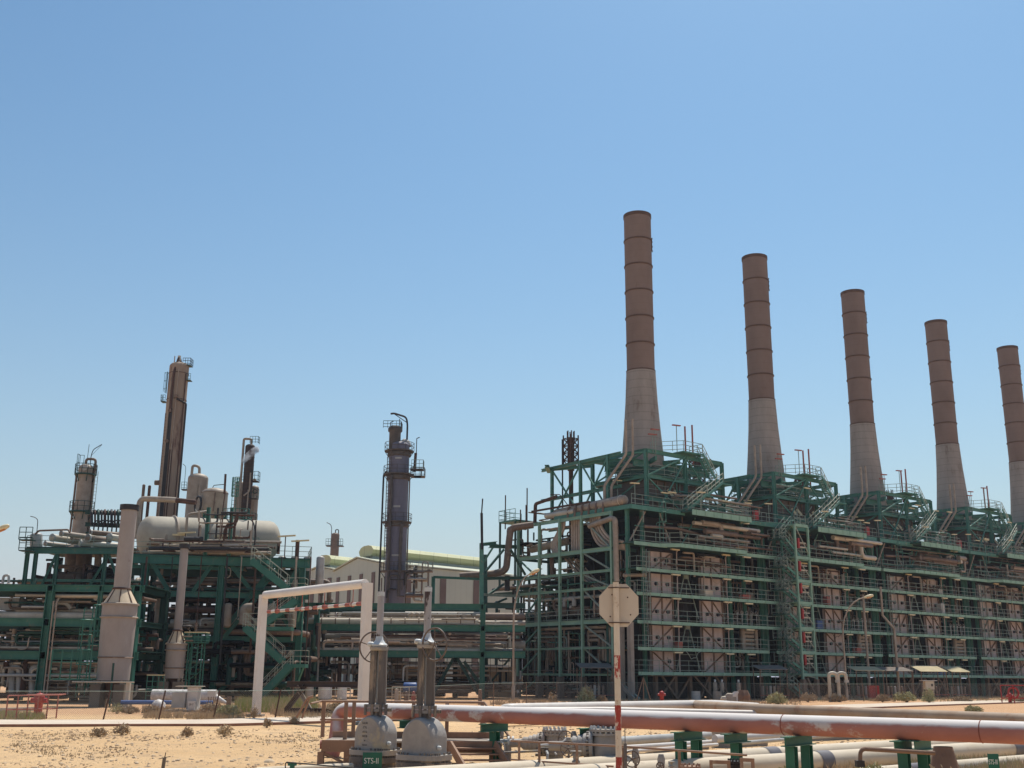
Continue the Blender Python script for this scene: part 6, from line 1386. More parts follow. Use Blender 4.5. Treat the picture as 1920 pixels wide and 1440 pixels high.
# green plate reading STS-II
p = at(698, 1427, 29.3-.75)
sg = thing('name_sign', 'green plate with white lettering STS-II hung on the left gate valve', 'sign', p)
MB().box(-.235, .235, -.01, .01, -.21, .20).build('plate', 'sign_green', sg)
text_mesh('STS-II', .165, 'sign_white', sg, (-.02, -.013, .0), (R(90), 0, 0)).scale = (.95, 1.15, 1)
MB().beam((-.2, .02, -.9), (-.2, .02, .15), .03).beam((.2, .02, -.9), (.2, .02, .15), .03).build('stake', 'walk_rust', sg)
p = at(1863, 1429, 18.4)
sg2 = thing('name_sign', 'small weathered green plate with white lettering beside the white pipe at bottom right', 'sign', p)
MB().box(-.085, .085, -.008, .008, -.2, .125).build('plate', 'sign_green', sg2)
text_mesh('STS-III', .062, 'sign_white', sg2, (-.01, -.0105, -.0), (R(90), 0, R(0))).scale = (.9, 1.7, 1)
MB().beam((0, .015, -p.z), (0, .015, .1), .025).build('stake', 'walk_rust', sg2)

# ---- rusty walkway round the valves
wk = thing('walkway', 'rusty steel walkway with handrails and steps round the two gate valves', 'walkway', (0, 0, 0))
YF, YB = 30.0, 31.6
xl, xr = at(605, 1390, YF).x, at(925, 1392, YF).x; zd = at(760, 1390, YF).z-.0; zr_ = at(760, 1316, YB).z
def wb(a, b, w_=.1, h=None, nm='beam', m='walk_rust'): return MB().beam(a, b, w_, h or w_, up=None).build(nm, m, wk)
MB().box(xl, xr, YF+.1, YB, zd-.05, zd).build('deck', 'concrete', wk)
MB().box(xl-.02, at(668, 1390, YF).x, YF-.06, YF+.04, zd-.27, zd+.02).build('edge_beam', 'walk_rust', wk)
MB().box(at(830, 1390, YF).x, xr, YF-.06, YF+.04, zd-.27, zd+.02).build('edge_beam', 'walk_rust', wk)
MB().box(xl, xr, YB, YB+.1, zd-.27, zd+.16).build('toe_board', 'walk_rust', wk)
for px in (603, 652, 836, 925): X = at(px, 1390, YF).x; wb((X, YF, 0), (X, YF, zd-.27), .16, .16, 'leg')
wb((xl+.05, YF, zd-.3), (xl+.75, YF, .0), .06, nm='brace'); wb((at(690, 1400, YF).x, YF+.2, zd-.3), (at(640, 1400, YF).x, YF+.2, 0), .08, nm='brace')
for px, Y_ in ((606, YB), (663, YB), (775, YB), (838, YB), (904, YB), (648, YF+.6)):
    X = at(px, 1350, Y_).x; wb((X, Y_, zd), (X, Y_, zr_), .10, .06, 'rail_post')
xL, xR = at(602, 1316, YB).x, at(908, 1320, YB).x
MB().tube([(xL, YB, zr_), (xR, YB, zr_)], .034, 8).build('top_rail', 'walk_rust', wk)
MB().tube([(xL, YB, zr_-.48), (xR, YB, zr_-.48)], .028, 8).build('mid_rail', 'walk_rust', wk)
MB().tube([(xL, YB, zr_), (xL-.0, YF, zr_-.02)], .026, 8).build('top_rail', 'walk_rust', wk)
# rails down the right-hand steps
e0 = V((xR, YB, zr_)); e1 = at(962, 1391, 30.6)
MB().tube([e0, e1], .034, 8).build('top_rail', 'walk_rust', wk); MB().tube([e0-V((0, 0, .48)), at(948, 1428, 30.3)], .032, 8).build('mid_rail', 'walk_rust', wk)
st0, st1 = V((at(928, 1396, YF).x, YF-.2, zd-.05)), V((at(958, 1445, YF-.6).x, YF-.9, .02))
for o_ in (0, 1):
    dx = V((-1.15*o_+.0, -.1*o_, 0)); wb(st0+dx, st1+dx, .06, .22, 'stringer')
for i in range(4):
    q = st0.lerp(st1, (i+.6)/4.2); MB().poly([q, q+V((-1.1, -.1, 0)), q+V((-1.1, .16, 0)), q+V((0, .26, 0))], (0, 0, -.035)).build('tread', 'walk_rust', wk)
# small ladder left of the walkway
t = thing('lean_to_ladder', 'bent brown pipe handrail leaning up from the road left of the walkway', 'handrail', (0, 0, 0))
MB().tube(fil([at(556, 1345, 47), at(577, 1308, 47), at(587, 1306, 47)], .2), .05, 8).tube([at(566, 1347, 47), at(580, 1310, 47)], .04, 8).build('rail', 'walk_rust', t)
# ---- red end flange of a buried line at the left edge of the walkway
p = at(600, 1396, 30.3); tag(MB().lathe([(.001, 0), (.11, 0), (.11, .12), (.07, .14), (.07, .5)], p, 16, (1, .2, 0)).build('capped_pipe', 'red_faded'), 'small red pipe cap poking out at the left of the rusty walkway', 'pipe cap')

# ------------------------------------------------------------------ flanged check valves and manifold right of the walkway
def check_valve(lab, px, py, s=1.0, Y=28.0):
    p = at(px, py, Y); t = thing('check_valve', lab, 'valve', (p.x, Y, 0), group='grey flanged valves with tapered necks')
    z = p.z; m = 'valve_grey'
    MB().lathe([(.26*s, 0), (.26*s, .35), (.20*s, .42), (.20*s, z+.0)], seg=24).build('pedestal', m, t)
    MB().lathe([(.001, z-.28*s), (.32*s, z-.28*s), (.34*s, z-.12*s), (.34*s, z+.05*s), (.30*s, z+.22*s)], seg=28).build('body', m, t)
    for zz, r_ in ((z+.24*s, .37*s), (z+.33*s, .37*s), (z-.30*s, .35*s)):
        MB().lathe([(.001, -.03), (r_, -.03), (r_, .03), (.001, .03)], (0, 0, zz), 28).build('flange', m, t)
    for k in range(16):
        a = 2*math.pi*k/16; MB().lathe([(.001, .07), (.026, .07), (.026, -.14), (.001, -.14)], (.33*s*math.cos(a), .33*s*math.sin(a), z+.36*s), 6, smooth=False).build('bolt', 'cap_pale', t)
    # tapered neck to the left with ribs
    ax = V((-1, .18, -.03)).normalized(); b_ = V((-.26*s, 0, z-.02))
    pr = [(.30, .0), (.34, .02), (.34, .09), (.27, .10), (.29, .16), (.29, .22), (.25, .24), (.26, .34), (.22, .36), (.23, .46), (.19, .48), (.19, .62), (.11, .70), (.11, 1.0)]
    MB().lathe([(r_*s, h*s*1.1) for r_, h in pr], b_, 26, tuple(ax)).build('tapered_neck', m, t)
    q = b_+ax*.075*s; u = ax.cross(V((0, 0, 1))).normalized(); v = u.cross(ax)
    for k in range(18):
        a = 2*math.pi*k/18; c_ = q+(u*math.cos(a)+v*math.sin(a))*.315*s; MB().lathe([(.001, -.05), (.02, -.05), (.02, .09), (.001, .09)], c_, 6, tuple(ax), smooth=False).build('bolt', 'valve_dark', t)
    MB().lathe([(.13*s, 0), (.16*s, .03), (.16*s, .1)], (.3*s, 0, z), 18, (1, 0, 0)).build('outlet', m, t)
    return t
check_valve('left one of the two flanged grey valves with tapered necks right of the steps', 1040, 1392, .86, 30.0)
check_valve('right one of the two flanged grey valves, close to the banded sign post', 1134, 1396, .98, 27.5)
def wheel(lab, px, py, Y, r_, ax, m='wheel_rust', stem=.5):
    p = at(px, py, Y); t = thing('hand_wheel', lab, 'hand wheel', (p.x, p.y, 0)); ax = V(ax).normalized(); c_ = V((0, 0, p.z))
    MB().ring(c_, r_, .014, tuple(ax), 26, 6).build('rim', m, t); u = ax.cross(V((0, 0, 1))); u = u.normalized() if u.length > .1 else V((1, 0, 0)); v = u.cross(ax)
    for k in range(5): a = 2*math.pi*k/5+.2; MB().tube([c_, c_+(u*math.cos(a)+v*math.sin(a))*r_], .01, 6).build('spoke', m, t)
    MB().tube([c_, c_+ax*.3], .022, 8).build('shaft', 'valve_dark', t); MB().lathe([(.001, -.1), (.06, -.1), (.08, .1), (.05, .2), (.001, .2)], c_+ax*.32, 12).build('bonnet', 'valve_grey', t)
    MB().beam((ax*.32).to_tuple()[:2]+(0,), (ax*.32).to_tuple()[:2]+(p.z-.08,), .05).build('stem', 'valve_dark', t); return t
wheel('rusty hand wheel behind the left flanged valve', 937, 1383, 30.5, .20, (.1, 1, 0))
wheel('thin dark hand wheel between the two flanged valves', 1062, 1390, 27.8, .24, (.75, 1, .1))
wheel('hand wheel standing low in front of the right flanged valve', 1065, 1404, 26.6, .17, (.1, 1, .1))
wheel('dark hand wheel right of the banded sign post', 1185, 1423, 24.0, .16, (.35, 1, 0))
wheel('small hand wheel cut by the bottom edge right of the sign post', 1238, 1436, 23.0, .07, (.2, 1, 0))
p = at(1172, 1385, 24); t = thing('rising_stem', 'thin dark valve stem standing against the sign post', 'valve stem', (p.x, p.y, 0)); MB().tube([(0, 0, 0), (0, 0, at(1172, 1366, 24).z)], .01, 6).build('stem', 'valve_dark', t); MB().tube([(0, 0, 0), (0, 0, at(1172, 1394, 24).z)], .035, 8).build('sleeve', 'valve_dark', t)
p = at(1080, 1425, 25.5); t = thing('relief_valve', 'small grey capped relief valve in front of the flanged valves', 'valve', (p.x, p.y, 0)); MB().lathe([(.05, 0), (.05, p.z-.1), (.09, p.z-.08), (.09, p.z-.02), (.06, p.z), (.07, p.z+.08), (.09, p.z+.09), (.085, p.z+.14), (.03, p.z+.18)], seg=16).build('body', 'valve_grey', t); MB().lathe([(.001, 0), (.13, 0), (.13, .02), (.001, .02)], (0, 0, p.z+.17), 16).build('cap', 'valve_grey', t)
# small manifold by the steps
mf = thing('manifold', 'cluster of small silver flanges and pipes at the foot of the steps', 'manifold', (0, 0, 0))
a, b = at(915, 1390, 30.6), at(990, 1389, 30.2); MB().tube([a, b], .055, 10).build('pipe', 'cap_pale', mf)
for px, r_ in ((952, .13), (960, .13), (986, .09)): q = at(px, 1390, 30.2); MB().lathe([(.001, 0), (r_, 0), (r_, .05), (.001, .05)], q, 16, (1, 0, 0)).build('flange', 'cap_pale', mf)
q = at(936, 1402, 30); MB().ring(q, .15, .02, (0, 1, 0), 18, 6).build('flange_ring', 'cap_pale', mf); MB().tube([at(952, 1394, 30.2), V((at(952, 1394, 30.2).x, 30.2, 0))], .10, 10).build('riser', 'valve_grey', mf)
MB().tube([at(930, 1412, 30), at(1010, 1408, 29.5)], .03, 8).build('pipe', 'valve_grey', mf); MB().tube([at(1010, 1398, 29.4), at(1080, 1393, 28.8)], .035, 8).build('pipe', 'cap_pale', mf)
clutter(mf, (at(1000, 1400, 29).x, at(1100, 1400, 29).x, 28.6, 30.5, .15, .55), 14, (.015, .04), seed=101, vert=.4, mats=('valve_grey', 'valve_dark', 'cap_pale'), bend=.05)
# brown pipe railing in the middle foreground
rl = thing('railing', 'low brown pipe railing running right from the steps past the sign post', 'railing', (0, 0, 0))
Ra, Rb = at(958, 1389, 26), at(1400, 1416, 22.3)
MB().tube([Ra, at(1160, 1399, 24.5), Rb], .022, 8).build('top_rail', 'walk_rust', rl)
MB().tube([at(958, 1424, 26), at(1150, 1437, 24.6)], .02, 8).build('mid_rail', 'walk_rust', rl)
for px, py in ((976, 1390), (1019, 1392), (1096, 1396), (1186, 1402), (1287, 1409)):
    k = (px-958)/(1400-958); q = Ra.lerp(Rb, k); MB().beam((q.x, q.y, 0), q, .055, .03).build('post', 'walk_rust', rl)
# flanged stub with brown frames at the bottom centre-right
fs = thing('flanged_stub', 'black bolted flange stub between two small brown frames at the bottom edge', 'flange', (0, 0, 0))
q = at(1378, 1428, 20.5)
for zz in (-.01, -.07): MB().lathe([(.001, -.022), (.135, -.022), (.135, .022), (.001, .022)], q+V((0, 0, zz)), 22).build('flange', 'black', fs)
MB().lathe([(.09, 0), (.09, q.z)], V((q.x, q.y, 0)), 18).build('pipe', 'black', fs)
for k in range(12): a = 2*math.pi*k/12; MB().lathe([(.001, .05), (.014, .05), (.014, -.12), (.001, -.12)], q+V((.115*math.cos(a), .115*math.sin(a), .0)), 6, smooth=False).build('bolt', 'black', fs)
for x0, x1, y in ((1333, 1366, 1425), (1390, 1411, 1421)):
    a, b = at(x0, y, 20.2), at(x1, y+1, 20.2); f_ = MB().beam((a.x, a.y, 0), a, .05).beam((b.x, b.y, 0), b, .05).beam(a-V((.025, 0, .03)), b+V((.025, 0, -.03)), .06).build('frame', 'walk_rust', fs)
q = at(1295, 1436, 21.5); t = thing('flange_pair', 'rusty bolted flange pair peeking over the bottom edge', 'flange', (q.x, q.y, 0))
MB().lathe([(.09, 0), (.09, q.z-.03), (.19, q.z-.03), (.19, q.z), (.001, q.z)], seg=20).build('flange', 'walk_rust', t)
for k in range(12): a = 2*math.pi*k/12; MB().lathe([(.001, .04), (.016, .04), (.016, -.05), (.001, -.05)], (.165*math.cos(a), .165*math.sin(a), q.z), 6, smooth=False).build('bolt', 'walk_rust', t)
q = at(1259, 1438, 21.8); t = thing('small_valve', 'little grey valve with a cross handle at the bottom edge', 'valve', (q.x, q.y, 0)); MB().lathe([(.03, 0), (.03, q.z), (.06, q.z), (.06, q.z+.02), (.02, q.z+.03), (.02, q.z+.07), (.06, q.z+.08), (.06, q.z+.1), (.001, q.z+.1)], seg=12).build('body', 'valve_grey', t); MB().tube([(0, 0, q.z-.05), (-.2, 0, q.z-.07)], .03, 8).build('branch', 'valve_grey', t)
# bottom left pieces
t = thing('pipe_rail', 'thin dark rail with a green post cutting the bottom edge left of the valves', 'railing', (0, 0, 0))
MB().tube(fil([at(535, 1445, 22.5), at(535, 1429, 22.5), at(640, 1438, 22.2), at(690, 1443, 22.2)], .05), .012, 6).build('rail', 'black', t)
q = at(548, 1438, 22.6); MB().box(q.x-.09, q.x+.07, 22.6, 22.7, q.z+.02, q.z+.07).box(q.x-.05, q.x+.03, 22.6, 22.7, 0, q.z+.019).build('green_post', 'support_green', t)
A, B = gnd(480, 1446, .1), gnd(660, 1437, .1); tag(MB().tube([A, B], .085, 12).build('ground_pipe', 'pipe_white'), 'end of a slim pale pipe lying at the bottom edge left of the valves', 'pipe')
q = gnd(305, 1445); t = thing('marker_stake', 'short grey marker stake with a crossed wire in the sand at bottom left', 'stake', q); MB().beam((0, 0, 0), (.02, 0, .30), .07).build('stub', 'concrete_dark', t); MB().beam((.02, 0, .28), (.04, 0, .42), .018).beam((-.12, 0, .27), (.16, 0, .33), .014).build('wire', 'black', t)
# ------------------------------------------------------------------ yard between road and plant
# chain-link fence
wm = bpy.data.materials.new('chain_link'); wm.use_nodes = True; N = wm.node_tree.nodes; L = wm.node_tree.links; b = N['Principled BSDF']
b.inputs['Base Color'].default_value = (.30, .26, .22, 1); b.inputs['Roughness'].default_value = .6
tcn = N.new('ShaderNodeNewGeometry'); sp = N.new('ShaderNodeSeparateXYZ'); L.new(tcn.outputs['Position'], sp.inputs[0])
def _w(sign):
    a = N.new('ShaderNodeMath'); a.operation = 'MULTIPLY_ADD'; a.inputs[1].default_value = sign; L.new(sp.outputs[2], a.inputs[0]); L.new(sp.outputs[0], a.inputs[2])
    d = N.new('ShaderNodeMath'); d.operation = 'DIVIDE'; d.inputs[1].default_value = .09; L.new(a.outputs[0], d.inputs[0]); f = N.new('ShaderNodeMath'); f.operation = 'FRACT'; L.new(d.outputs[0], f.inputs[0])
    l = N.new('ShaderNodeMath'); l.operation = 'LESS_THAN'; l.inputs[1].default_value = .075; L.new(f.outputs[0], l.inputs[0]); return l
x1, x2 = _w(1), _w(-1); mxm = N.new('ShaderNodeMath'); mxm.operation = 'MAXIMUM'; L.new(x1.outputs[0], mxm.inputs[0]); L.new(x2.outputs[0], mxm.inputs[1]); L.new(mxm.outputs[0], b.inputs['Alpha'])
MATS['chain_link'] = wm
fe = thing('chain_link_fence', 'low chain-link fence on thin leaning posts along the far side of the road', 'fence', (0, 0, 0))
line = [(-30, 1354), (193, 1352), (297, 1352), (400, 1349), (516, 1345), (700, 1335), (925, 1325), (987, 1320), (1044, 1317), (1098, 1316), (1290, 1312), (1392, 1315), (1500, 1318), (1620, 1315), (1645, 1313), (1740, 1312), (1860, 1310), (1960, 1309)]
fp = [gnd(x, y) for x, y in line]; g_ = random.Random(3)
for i, p in enumerate(fp):
    h = 1.45 if i < 6 else 1.75; ln = .22 if i < 5 else g_.uniform(-.05, .05)
    MB().tube([p, p+V((ln, 0, h))], .04, 6).build('post', 'rustbrown' if i < 6 else 'insul_brown', fe)
for i in range(len(fp)-1):
    p, q = fp[i], fp[i+1]; h0, h1 = (1.4 if i < 6 else 1.7), (1.4 if i+1 < 6 else 1.7)
    MB().tube([p+V((.2 if i < 5 else 0, 0, h0)), q+V((.2 if i+1 < 5 else 0, 0, h1))], .012, 4).build('top_wire', 'rail', fe)
    MB().add([p+V((0, .03, .05)), q+V((0, .03, .05)), q+V((.2 if i+1 < 5 else 0, .03, h1)), p+V((.2 if i < 5 else 0, .03, h0))], [(0, 1, 2, 3)]).build('mesh_panel', 'chain_link', fe)
# tripod struts
for px in (1207, ):
    p = at(px, 1312, 103); p.z = 0; t = thing('tripod_stake', 'thin brown tripod of stakes near the red hydrant', 'stake', p)
    for dx in (-.7, 0, .7): MB().tube([(dx, 0, 0), (0, 0, 2.2)], .045, 5).build('stake', 'insul_brown', t)
# red cage with hydrant at far left
rc = thing('pipe_barrier', 'red pipe barrier with open bays at the far left by the road', 'barrier', (0, 0, 0))
A, B = gnd(10, 1350), gnd(105, 1347); H = 1.15
for k in range(6): q = A.lerp(B, k/5); MB().tube([q, q+V((0, 0, H))], .035, 6).build('post', 'red_faded', rc)
for z in (H, H*.42): MB().tube([A+V((0, 0, z)), B+V((0, 0, z))], .035, 6).build('rail', 'red_faded', rc)
MB().tube([A+V((0, 2.2, H)), B+V((-.5, 2.2, H))], .035, 6).tube([B+V((0, 0, H)), B+V((-.5, 2.2, H))], .035, 6).build('rail', 'red_faded', rc)
def hydrant(lab, p, s=1.0):
    t = thing('fire_hydrant', lab, 'fire hydrant', p, group='red fire hydrants'); MB().lathe([(.13*s, 0), (.13*s, .45*s), (.17*s, .5*s), (.17*s, .62*s)], seg=16).dome((0, 0, .62*s), .17*s, .14*s).build('barrel', 'red', t)
    for d in ((1, 0, 0), (-1, 0, 0), (0, -1, 0)): MB().lathe([(.08*s, .1*s), (.08*s, .26*s), (.001, .26*s)], (0, 0, .52*s), 10, d).build('outlet', 'red', t)
    MB().lathe([(.03*s, 0), (.03*s, .08*s), (.001, .08*s)], (0, 0, .75*s), 8).build('cap_nut', 'red', t)
mat('hydrant_dark', (.16, .05, .045), (.12, .04, .03), 3, .7)
hydrant('stout dull red hydrant standing inside the red barrier at far left', gnd(58, 1345)+V((0, .8, 0)), 1.6)
hydrant('bright red hydrant between the fence posts below the first furnace block', V((at(1241, 1310, 103).x, 103, 0)), 1.35)
hydrant('red hydrant inside the red barrier at the right edge', V((at(1893, 1305, 112).x, 112, 0)), 1.3)
rb_ = thing('pipe_barrier', 'red pipe barrier round a hydrant at the right edge by the road', 'barrier', (0, 0, 0)); A, B = at(1878, 1308, 111), at(1925, 1308, 111); A.z = B.z = 0
for k in range(3): q = A.lerp(B, k/2); MB().tube([q, q+V((0, 0, 1.7))], .05, 6).build('post', 'red', rb_)
for z in (1.7, .5): MB().tube([A+V((0, 0, z)), B+V((0, 0, z))], .05, 6).build('rail', 'red', rb_)
MB().ring(A+V((1.2, 0, 1.0)), .5, .09, (0, 1, 0), 18, 6).build('hose_reel', 'red', rb_)
# wrapped roll, blue pipe, cabinets
Yw = 80; A, B = at(285, 1312, Yw), at(405, 1312, Yw); wr = thing('wrapped_pipe', 'silver foil-wrapped pipe section lying on the ground behind the white cabinet', 'pipe section', (0, 0, 0)); foil = MATS['foil'] if 'foil' in MATS else mat('foil', (.72, .68, .64), (.42, .39, .37), 5, .4, bump=.8, bscale=6)
A.z = B.z = .75; MB().tube([A, B], .42, 16).build('roll', 'foil', wr); MB().tube([B-V((.3, 0, 0)), B+V((.9, -.3, -.5))], .3, 8, r2=.08).build('loose_end', 'foil', wr)
mat('blue', (.05, .11, .30), (.04, .09, .24), 2, .5)
A, B = at(226, 1323, 77), at(400, 1320, 78); A.z = B.z = .35; bl = thing('blue_pipe', 'long blue pipe lying in the sand in front of the foil-wrapped one', 'pipe', (0, 0, 0)); MB().tube([A, B], .14, 12).build('pipe', 'blue', bl)
p = at(300, 1318, 76.5); p.z = .35; tag(MB().dome(p+V((0, -.3, -.3)), .5, .55, seg=9, n=3).build('foil_bundle', 'foil'), 'crumpled foil bundle slumped over the blue pipe', 'bundle')
cb = thing('electrical_cabinet', 'white twin electrical cabinet with a flat lid beside the road at left', 'cabinet', V((at(354, 1332, 70).x, 70, 0)))
MB().box(-.95, -.15, -.5, .2, .25, 1.15).build('left_box', 'silver', cb); MB().box(-.1, .55, -.3, .4, .15, 1.45).build('right_box', 'white', cb); MB().box(-.8, .75, -.45, .55, 1.47, 1.52).build('lid', 'insul_pale', cb); MB().box(.10, .50, -.65, -.35, .1, .65).build('meter_box', 'white', cb)
MB().box(-1.3, 1.3, -.8, .7, 0, .12).build('plinth', 'concrete', cb); MB().box(1.1, 1.6, -.2, .1, .9, 1.25).build('side_box', 'white', cb)
for x in (1.15, 1.3, 1.45, 1.55): MB().tube([(x, 0, 0), (x, 0, .9)], .02, 5).build('conduit', 'rustbrown', cb)
text_mesh('JB-2', .16, 'stencil', cb, (.30, -.655, .45), (R(90), 0, 0), 'lettering')
p = gnd(428, 1332); tag(MB().box(p.x-.14, p.x+.14, p.y-.1, p.y+.1, 0, .85).build('timber_stake', 'brown_leg'), 'stubby brown wooden stake right of the white cabinet', 'stake')
p = at(428, 1314, 76); p.z = 0
# dark steel trestle in front of the rack
tr = thing('steel_trestle', 'dark brown X-legged steel trestle standing in the sand behind the walkway', 'trestle', (0, 0, 0)); Yt = 66
mat('trestle', (.045, .028, .024), (.07, .045, .036), 2, .6)
zt = at(600, 1283, Yt).z
def tb(a, b, w_=.22, m='trestle', nm='beam'): return MB().hbeam(a, b, w_, w_, .04).build(nm, m, tr)
a, b = at(538, 1282, Yt), at(700, 1284, Yt); b.z = a.z = zt; tb(a, b, .32); a, b = at(533, 1333, Yt), at(700, 1333, Yt); a.z = b.z = .25; tb(a, b, .28)
a, b = at(537, 1331, Yt), at(572, 1285, Yt); tb(a, b, .28, nm='leg'); a, b = at(582, 1331, Yt), at(556, 1286, Yt); tb(a, b, .22, 'concrete', 'leg'); a, b = at(690, 1325, Yt), at(672, 1286, Yt); tb(a, b, .2, 'concrete', 'leg')
# grey drums under the middle rack
for x, y, w_, h, m_, lab in ((580, 1300, .7, 1.5, 'silver', 'slim grey box standing under the rack, left of the white tanks'), (609, 1304, 1.2, 1.35, 'cap_pale', 'stout white tank under the rack'), (641, 1304, .85, 1.25, 'cap_pale', 'slimmer white tank right of the stout one')):
    p = at(x, y, 100); t = thing('storage_tank', lab, 'tank', V((p.x, 100, 0))); MB().lathe([(w_/2, .2), (w_/2, h)], seg=18).dome((0, 0, h), w_/2, .12).build('shell', m_, t); MB().lathe([(w_/2+.05, 0), (w_/2+.05, .2)], seg=18).build('base', 'concrete', t)
    if x > 600: MB().tube(fil([(w_/2, 0, h-.1), (w_/2+.3, 0, h-.1), (w_/2+.3, 0, .3)], .15), .05, 6).build('pipe', 'silver', t)
# tan plant-room wall and little things behind the rack centre
t = thing('block_house', 'tan rendered hut under the middle pipe rack', 'hut', (0, 0, 0)); p0, p1 = at(735, 1300, 124), at(832, 1300, 124); mat('tan_wall', (.34, .245, .145), (.28, .195, .11), .8, .9)
MB().box(p0.x, p1.x, 124, 128, 0, 3.4).build('wall', 'tan_wall', t); MB().box(p0.x-.3, p1.x+.3, 123.7, 128.3, 3.4, 3.6).build('roof', 'concrete', t)
a = at(771, 1290, 124).x; MB().box(a, a+1.3, 123.9, 123.99, 0, 2.3).build('door', 'black', t); a = at(738, 1290, 124).x; MB().box(a, a+.35, 123.9, 123.99, .7, 2.0).build('opening', 'black', t)
p0 = at(915, 1300, 130); MB().box(p0.x, p0.x+3, 126, 130, 0, 3.2).build('wall', 'tan_wall', t)
p = at(769, 1290, 108); t = thing('blue_barrel', 'blue plastic barrel on a low stand under the rack', 'barrel', V((p.x, 108, 0))); MB().vessel((-.55, 0, 1.15), (.55, 0, 1.15), .42, .3, 16).build('drum', 'blue', t); MB().box(-.5, .5, -.3, .3, .2, .72).build('stand', 'rustbrown', t)
for i, (px, m_, lab) in enumerate(((743, 'concrete', 'pale concrete bollard left of the small pump frames'), (812, 'insul_brown', 'brown bollard behind the right gate valve'))):
    p = at(px if i == 0 else 900, 1315, 92); tag(MB().lathe([(.16, 0), (.16, 1.15), (.001, 1.2)], V((p.x, 92, 0)), 10).build('bollard', m_), lab if i == 0 else 'short brown bollard right of the gate valves', 'bollard')
pf = thing('pump_frame', 'low pale pipe frame with small pumps seen between the two gate valves', 'pump frame', (0, 0, 0)); A, B = at(735, 1300, 95), at(815, 1300, 95); A.z = B.z = 0
MB().rail([A, B], 1.3, .7, .035, n=2).build('rail', 'insul_pale', pf)
for i in range(5): q = A.lerp(B, .15+.17*i)+V((0, .6, 0)); MB().lathe([(.16, 0), (.2, .5), (.12, .9), (.001, .95)], q, 10).build('pump', ('tan_wall', 'insul_brown', 'red_faded')[i % 3], pf)

# ---- lean-to shelters with gas bottles along the furnace row
def shelter(lab, px, roof, Y, wd=3.0, tilt=.35, h=3.1):
    p = at(px, 1300, Y); t = thing('lean_to_shelter', lab, 'shelter', V((p.x, Y, 0)), R(10), group='small lean-to shelters along the furnace row')
    MB().poly([(-wd/2, -1.2, h-.1), (wd/2, -1.2, h-.1-tilt*0), (wd/2, 1.0, h+tilt), (-wd/2, 1.0, h+tilt)], (0, 0, .06)).build('roof', roof, t)
    for x in (-wd/2+.15, wd/2-.15):
        for y in (-1.0, .8): MB().beam((x, y, 0), (x, y, h-.05), .08).build('post', 'insul_brown', t)
    for i in range(5): MB().vessel((-wd/4+.1+i*.42, .3, .3), (-wd/4+.1+i*.42, .3, 1.35), .13, .6, 10).build('gas_bottle', ('insul', 'insul_brown', 'silver')[i % 3], t)
    MB().beam((-wd/2, -1.05, .5), (wd/2, -1.05, .5), .06).build('rail', 'red_faded', t)
shelter('grey-roofed shelter with gas bottles under the left end grid', 1115, 'tin', 111, 3.4)
shelter('grey sloping shelter between the first furnace block and the stair tower', 1445, 'tin', 118, 3.2)
shelter('yellowish roofed shelter right of the curved street lamp', 1625, 'tin_yellow', 124, 3.4)
shelter('grey roofed shelter just right of the yellowish one', 1680, 'tin', 128, 3.4)
shelter('pale canopy shelter behind the cream switch box', 1745, 'tin_yellow', 131, 3.4, .5)
shelter('smallest pale canopy, right of the one behind the switch box', 1795, 'tin_yellow', 135, 2.4, .5)
t = tag(MB().box(0, 1.05, 0, .8, 0, 1.5).build('red_box', 'red', loc=None), 'plain red cabinet beside the yellowish shelter', 'cabinet'); p = at(1631, 1306, 122); t.location = (p.x, 122, 0)
p = at(1743, 1305, 118); t = thing('switch_box', 'cream switch box on a concrete post with a flat rain cap', 'switch box', V((p.x, 118, 0))); MB().box(-.2, .2, -.2, .2, 0, 1.2).build('post', 'concrete', t); MB().box(-.45, .45, -.35, .35, 1.2, 2.0).build('box', 'insul_pale', t); MB().box(-.75, .75, -.5, .5, 2.03, 2.1).build('cap', 'white', t); MB().box(.12, .32, -.37, -.352, 1.5, 1.75).build('dial', 'stencil', t)
for x0, x1, z0 in ((1628, 1634, 0), (1676, 1682, 0)):
    q = at(x0, 1200, 128); MB  # pipes down the front of unit two
for px, y0, y1, lab in ((1624, 1115, 1260, 'straight grey vent pole behind the curved street lamp'), (1665, 1100, 1262, 'bent grey vent pole right of the straight one')):
    q = at(px, 1200, 129); z0, z1 = at(px, y1, 129).z, at(px, y0, 129).z; t = thing('vent_pole', lab, 'pole', V((q.x, q.y, 0)))
    pts = [(0, 0, 0), (0, 0, z1)] if px == 1624 else [(.8, 0, 0), (.8, 0, z1*.62), (-.4, 0, z1*.74), (-.4, 0, z1)]
    MB().tube(pts, .17, 8, r2=.13).build('pole', 'insul', t)
